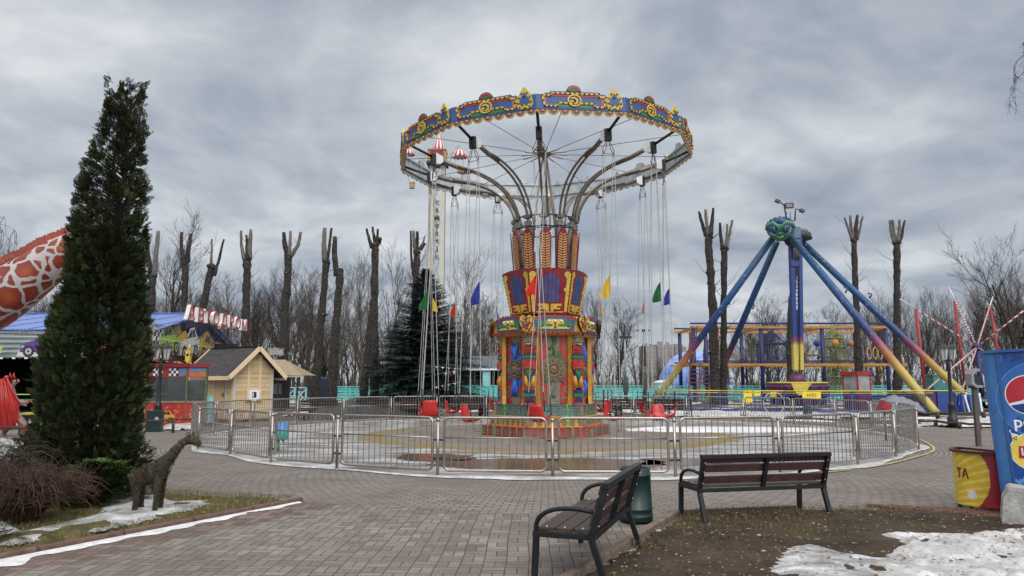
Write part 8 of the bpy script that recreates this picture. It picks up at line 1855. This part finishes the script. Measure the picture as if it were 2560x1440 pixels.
for i in range(1100):
    p, q, r0, r1 = random.choice(body_pts); s = random.random(); c = p.lerp(q, s); r = lerp(r0, r1, s) * 1.0; ax = (q - p).normalized(); e = ax.cross(Vector((rnd(-1, 1), rnd(-1, 1), rnd(-1, 1)))).normalized(); f = ax.cross(e); th0 = 0; dth = rnd(.6, 1.6); pts = []
    for k in range(4): th_ = th0 + dth * k / 3; pts.append(c + ax * (k - 1.5) * rnd(-.02, .03) + (e * cos(th_) + f * sin(th_)) * r * rnd(.93, 1.03) + Vector((0, 0, -.02 if k == 3 and random.random() < .4 else 0)))
    b.tube(pts, [.0022, .0025, .002, .001], 3, random.choice((0, 0, 1)), caps=False)
b.build('twig_wrapping', [M('twig_dry', (.10, .08, .045), .9, var=.4), M('twig_black', (.02, .016, .012), .9)], dr_, world=False)
b = MB(); h0 = Vector(D(478, 1094))
for off, dxp in ((-.05, -10), (.05, 6)):
    e0 = h0 + Vector((0, off, .02)); tip = Vector(D(478 + dxp, 1080, off)); s = (tip - e0); w_ = Vector((.018, 0, .01)); b.tube([e0, e0 + s * .5 + w_, tip, e0 + s * .5 - w_], .007, 5, 0, True)
b.build('ear', [MATS['twig_black']], dr_, world=False)

# winged demon figure at the left edge, seen from the side, walking right with one arm out
m, nt, bs = new_mat('demon_skin'); t = nd(nt, 'ShaderNodeTexCoord').outputs['Object']; c = ramp(nt, noise(nt, t, 5, 6, .6, .6), [(.35, (.22, .02, .018)), (.47, (.32, .07, .055)), (.55, (.20, .16, .15)), (.68, (.42, .40, .39))]); nt.links.new(c, bs.inputs['Base Color']); bs.inputs['Roughness'].default_value = .45; DS = m
db = G(48, 1098); dY2 = db.y
def E(px, py, off=0.0): p = A(px, py, dY2 + off); return (p.x - db.x, p.y - db.y, p.z - db.z)
dm = thing('demon_statue', 'red and grey horned demon statue with a folded red wing at the left edge', 'statue', db)
nn2 = [E(36, 1038) + (.15,), E(30, 1015) + (.16,), E(27, 992) + (.17,), E(26, 972) + (.11,), E(31, 962) + (.075,), E(37, 952) + (.105,), E(41, 962) + (.08,),
       E(30, 985, -.2) + (.08,), E(44, 1004, -.24) + (.065,), E(66, 1006, -.22) + (.055,), E(74, 1004, -.2) + (.05,), E(24, 985, .2) + (.08,), E(34, 1010, .24) + (.06,), E(56, 1012, .24) + (.05,),
       E(50, 1050, -.1) + (.12,), E(60, 1062, -.1) + (.10,), E(58, 1080, -.1) + (.075,), E(56, 1094, -.1) + (.05,), E(70, 1097, -.1) + (.035,), E(26, 1056, .12) + (.12,), E(14, 1074, .12) + (.085,), E(6, 1090, .12) + (.055,), E(16, 1097, .12) + (.035,)]
ed2 = [(0, 1), (1, 2), (2, 3), (3, 4), (4, 5), (5, 6), (2, 7), (7, 8), (8, 9), (9, 10), (2, 11), (11, 12), (12, 13), (0, 14), (14, 15), (15, 16), (16, 17), (17, 18), (0, 19), (19, 20), (20, 21), (21, 22)]
skin_body('body', nn2, ed2, DS, dm, 0, 3, (.08, .03))
b = MB()
for k in range(5):
    p = Vector(E(74, 1003, -.2)); a = -.5 + .25 * k; b.tube([p + Vector((.0, .05 * (k - 2) * .6, 0)), p + Vector((.06, .03 * (k - 2), .02 * (k == 0) - .01)), p + Vector((.10 - .01 * abs(k - 2), .03 * (k - 2), -.03))], [.02, .016, .011], 6)
    p = Vector(E(56, 1012, .24)); b.tube([p + Vector((.0, .05 * (k - 2) * .6, 0)), p + Vector((.06, .03 * (k - 2), 0)), p + Vector((.09, .03 * (k - 2), -.04))], [.02, .016, .011], 6)
b.build('hand', [DS], dm, world=False)
b = MB(); hp = Vector(E(37, 952))
for sy in (-1, 1): b.tube([hp + Vector((-.05, sy * .06, .08)), hp + Vector((-.10, sy * .08, .16)), hp + Vector((-.09, sy * .08, .24))], [.035, .025, .004], 7, 0); b.sphere(hp + Vector((.085, sy * .045, .02)), .022, 1, 8, 6); b.tube([hp + Vector((-.0, sy * .105, .05)), hp + Vector((-.04, sy * .13, .02)), hp + Vector((0, sy * .105, -.03))], .014, 5, 2)
b.tube([hp + Vector((.09, 0, .03)), hp + Vector((.125, 0, -.02)), hp + Vector((.10, 0, -.03))], .018, 6, 3); b.tube([hp + Vector((.06, -.05, -.075)), hp + Vector((.10, 0, -.075)), hp + Vector((.06, .05, -.075))], .010, 5, 2)
b.build('face', [P_red, P_blk, P_dred, M('demon_grey', (.34, .33, .32), .5, var=.3)], dm, world=False)
for sy in (-1, 1):
    b = MB(); ribs = [((16, 944), (48, 1012)), ((10, 946), (36, 1072)), ((4, 948), (20, 1070)), ((-4, 950), (2, 1074)), ((-14, 952), (-18, 1070)), ((-22, 956), (-36, 1060))]
    ov_ = sy * .26; ln_ = [[Vector(E(lerp(p[0], q[0], s), lerp(p[1], q[1], s), ov_ + sy * .18 * sin(pi * s))) for s in (k / 8 for k in range(9))] for p, q in ribs]; vs = []; 
    cols = []
    for i in range(len(ln_) - 1):
        for s in (0, .33, .67): cols.append([ln_[i][k].lerp(ln_[i + 1][k], s) + Vector((0, -sy * .06 * sin(pi * s), -.04 * sin(pi * s) * k / 8)) for k in range(9)])
    cols.append(ln_[-1])
    for c_ in cols: vs += c_
    b.add(vs, [(i * 9 + k, (i + 1) * 9 + k, (i + 1) * 9 + k + 1, i * 9 + k + 1) for i in range(len(cols) - 1) for k in range(8)], 0, True)
    for l in ln_: b.tube(l, [.035, .03, .026, .024, .022, .02, .018, .014, .006], 6, 1)
    b.sphere(ln_[0][0], .06, 1, 8, 6); b.build('wing', [M('wing_red', (.50, .025, .025), .38, var=.3, scale=7), M('wing_rib', (.40, .02, .02), .4, var=.3)], dm, world=False)
b = MB(); b.box((db.x - .2, db.y + .1, .03), (2.4, 1.4, .1), 0)
tag(b.build('statue_base', [M('base_boards', (.20, .18, .16), .8, var=.3)]), 'low grey timber platform under the demon statue', 'platform')

# giant giraffe figure: the neck crosses the left edge, the head is behind the thuja
m, nt, bs = new_mat('giraffe_hide'); t = nd(nt, 'ShaderNodeTexCoord').outputs['Object']; ns = nd(nt, 'ShaderNodeTexNoise'); ns.inputs['Scale'].default_value = 2.5; ns.inputs['Detail'].default_value = 3; nt.links.new(t, ns.inputs['Vector'])
vm = nd(nt, 'ShaderNodeVectorMath', operation='MULTIPLY_ADD'); nt.links.new(ns.outputs['Color'], vm.inputs[0]); vm.inputs[1].default_value = (.22, .22, .22); nt.links.new(t, vm.inputs[2])
ve = nd(nt, 'ShaderNodeTexVoronoi', feature='DISTANCE_TO_EDGE'); ve.inputs['Scale'].default_value = 2.5; nt.links.new(vm.outputs[0], ve.inputs['Vector'])
vc = nd(nt, 'ShaderNodeTexVoronoi'); vc.inputs['Scale'].default_value = 2.5; nt.links.new(vm.outputs[0], vc.inputs['Vector'])
pt = ramp(nt, vc.outputs['Distance'], [(0, (.33, .085, .022)), (.35, (.24, .036, .016)), (.7, (.16, .018, .012))]); c = mixc(nt, maprange(nt, ve.outputs['Distance'], .05, .085), mixc(nt, noise(nt, t, 6, 4), (.34, .31, .30), (.48, .45, .44)), pt)
nt.links.new(c, bs.inputs['Base Color']); bs.inputs['Roughness'].default_value = .45; GH = m
gY = 16.5; gb = Vector((-16.2, gY, 0)); gf = thing('giraffe_figure', 'huge orange patched giraffe figure whose maned neck enters at the left edge', 'figure', gb)
def Q(px, py, off=0): p = A(px, py, gY + off); return (p.x - gb.x, p.y - gb.y, p.z)
def q_(x, y, z): return (x, y, z)
sc_ = gY / FPX
nn3 = [q_(-1.9, 0, 2.05) + (.62,), q_(-.6, 0, 2.25) + (.72,), q_(.6, 0, 2.5) + (.78,), q_(1.55, 0, 2.75) + (.72,), Q(-60, 780) + (.74,), Q(20, 732) + (.62,), Q(90, 682) + (.52,), Q(150, 640) + (.46,), Q(205, 606) + (.36,), Q(238, 600) + (.29,), Q(262, 615) + (.25,), Q(286, 642) + (.17,), Q(296, 652) + (.13,),
       q_(1.3, -.45, 1.6) + (.22,), q_(1.35, -.5, .8) + (.14,), q_(1.35, -.5, .06) + (.13,), q_(1.4, .45, 1.6) + (.22,), q_(1.5, .5, .8) + (.14,), q_(1.5, .5, .06) + (.13,), q_(-1.8, -.42, 1.3) + (.25,), q_(-2.0, -.45, .75) + (.14,), q_(-1.85, -.45, .06) + (.13,), q_(-1.7, .42, 1.3) + (.25,), q_(-1.9, .45, .75) + (.14,), q_(-1.75, .45, .06) + (.13,)]
ed3 = [(i, i + 1) for i in range(12)] + [(3, 13), (13, 14), (14, 15), (3, 16), (16, 17), (17, 18), (0, 19), (19, 20), (20, 21), (0, 22), (22, 23), (23, 24)]
skin_body('body', nn3, ed3, GH, gf, 1, 3)
b = MB(); top = [(-70, 712), (0, 668), (40, 648), (100, 616), (150, 596), (185, 582), (215, 566)]
for i in range(90):
    s = i / 89 * (len(top) - 1.001); k = int(s); px, py = lerp(top[k][0], top[k + 1][0], s - k), lerp(top[k][1], top[k + 1][1], s - k); c = Vector(Q(px, py - 12)); d = Vector((-.45, 0, 1)).normalized()
    b.tube([c - d * .25 , c + d * .05 + X * .03, c + d * rnd(.08, .13) + X * .07], [.05, .045, .018], 5, 0); b.tube([c + Yv * .06 - d * .2, c + Yv * .06 + d * rnd(.02, .09)], [.04, .02], 5, 0); b.tube([c - Yv * .06 - d * .2, c - Yv * .06 + d * rnd(.02, .09)], [.04, .02], 5, 0)
b.build('mane', [M('mane_rust', (.22, .035, .018), .6, var=.4)], gf, world=False)
b = MB(); hp = Vector(Q(250, 606))
for sy in (-1, 1): b.tube([hp + Vector((-.1, sy * .14, .15)), hp + Vector((-.15, sy * .16, .42))], [.05, .05], 7); b.sphere(hp + Vector((-.15, sy * .16, .45)), .075, 0, 8, 6); b.tube([hp + Vector((-.18, sy * .2, .12)), hp + Vector((-.25, sy * .42, .18)), hp + Vector((-.28, sy * .55, .12))], [.05, .1, .02], 7); b.sphere(hp + Vector((.12, sy * .22, .02)), .06, 1, 8, 6)
b.build('horns', [MATS['mane_rust'], P_blk], gf, world=False)
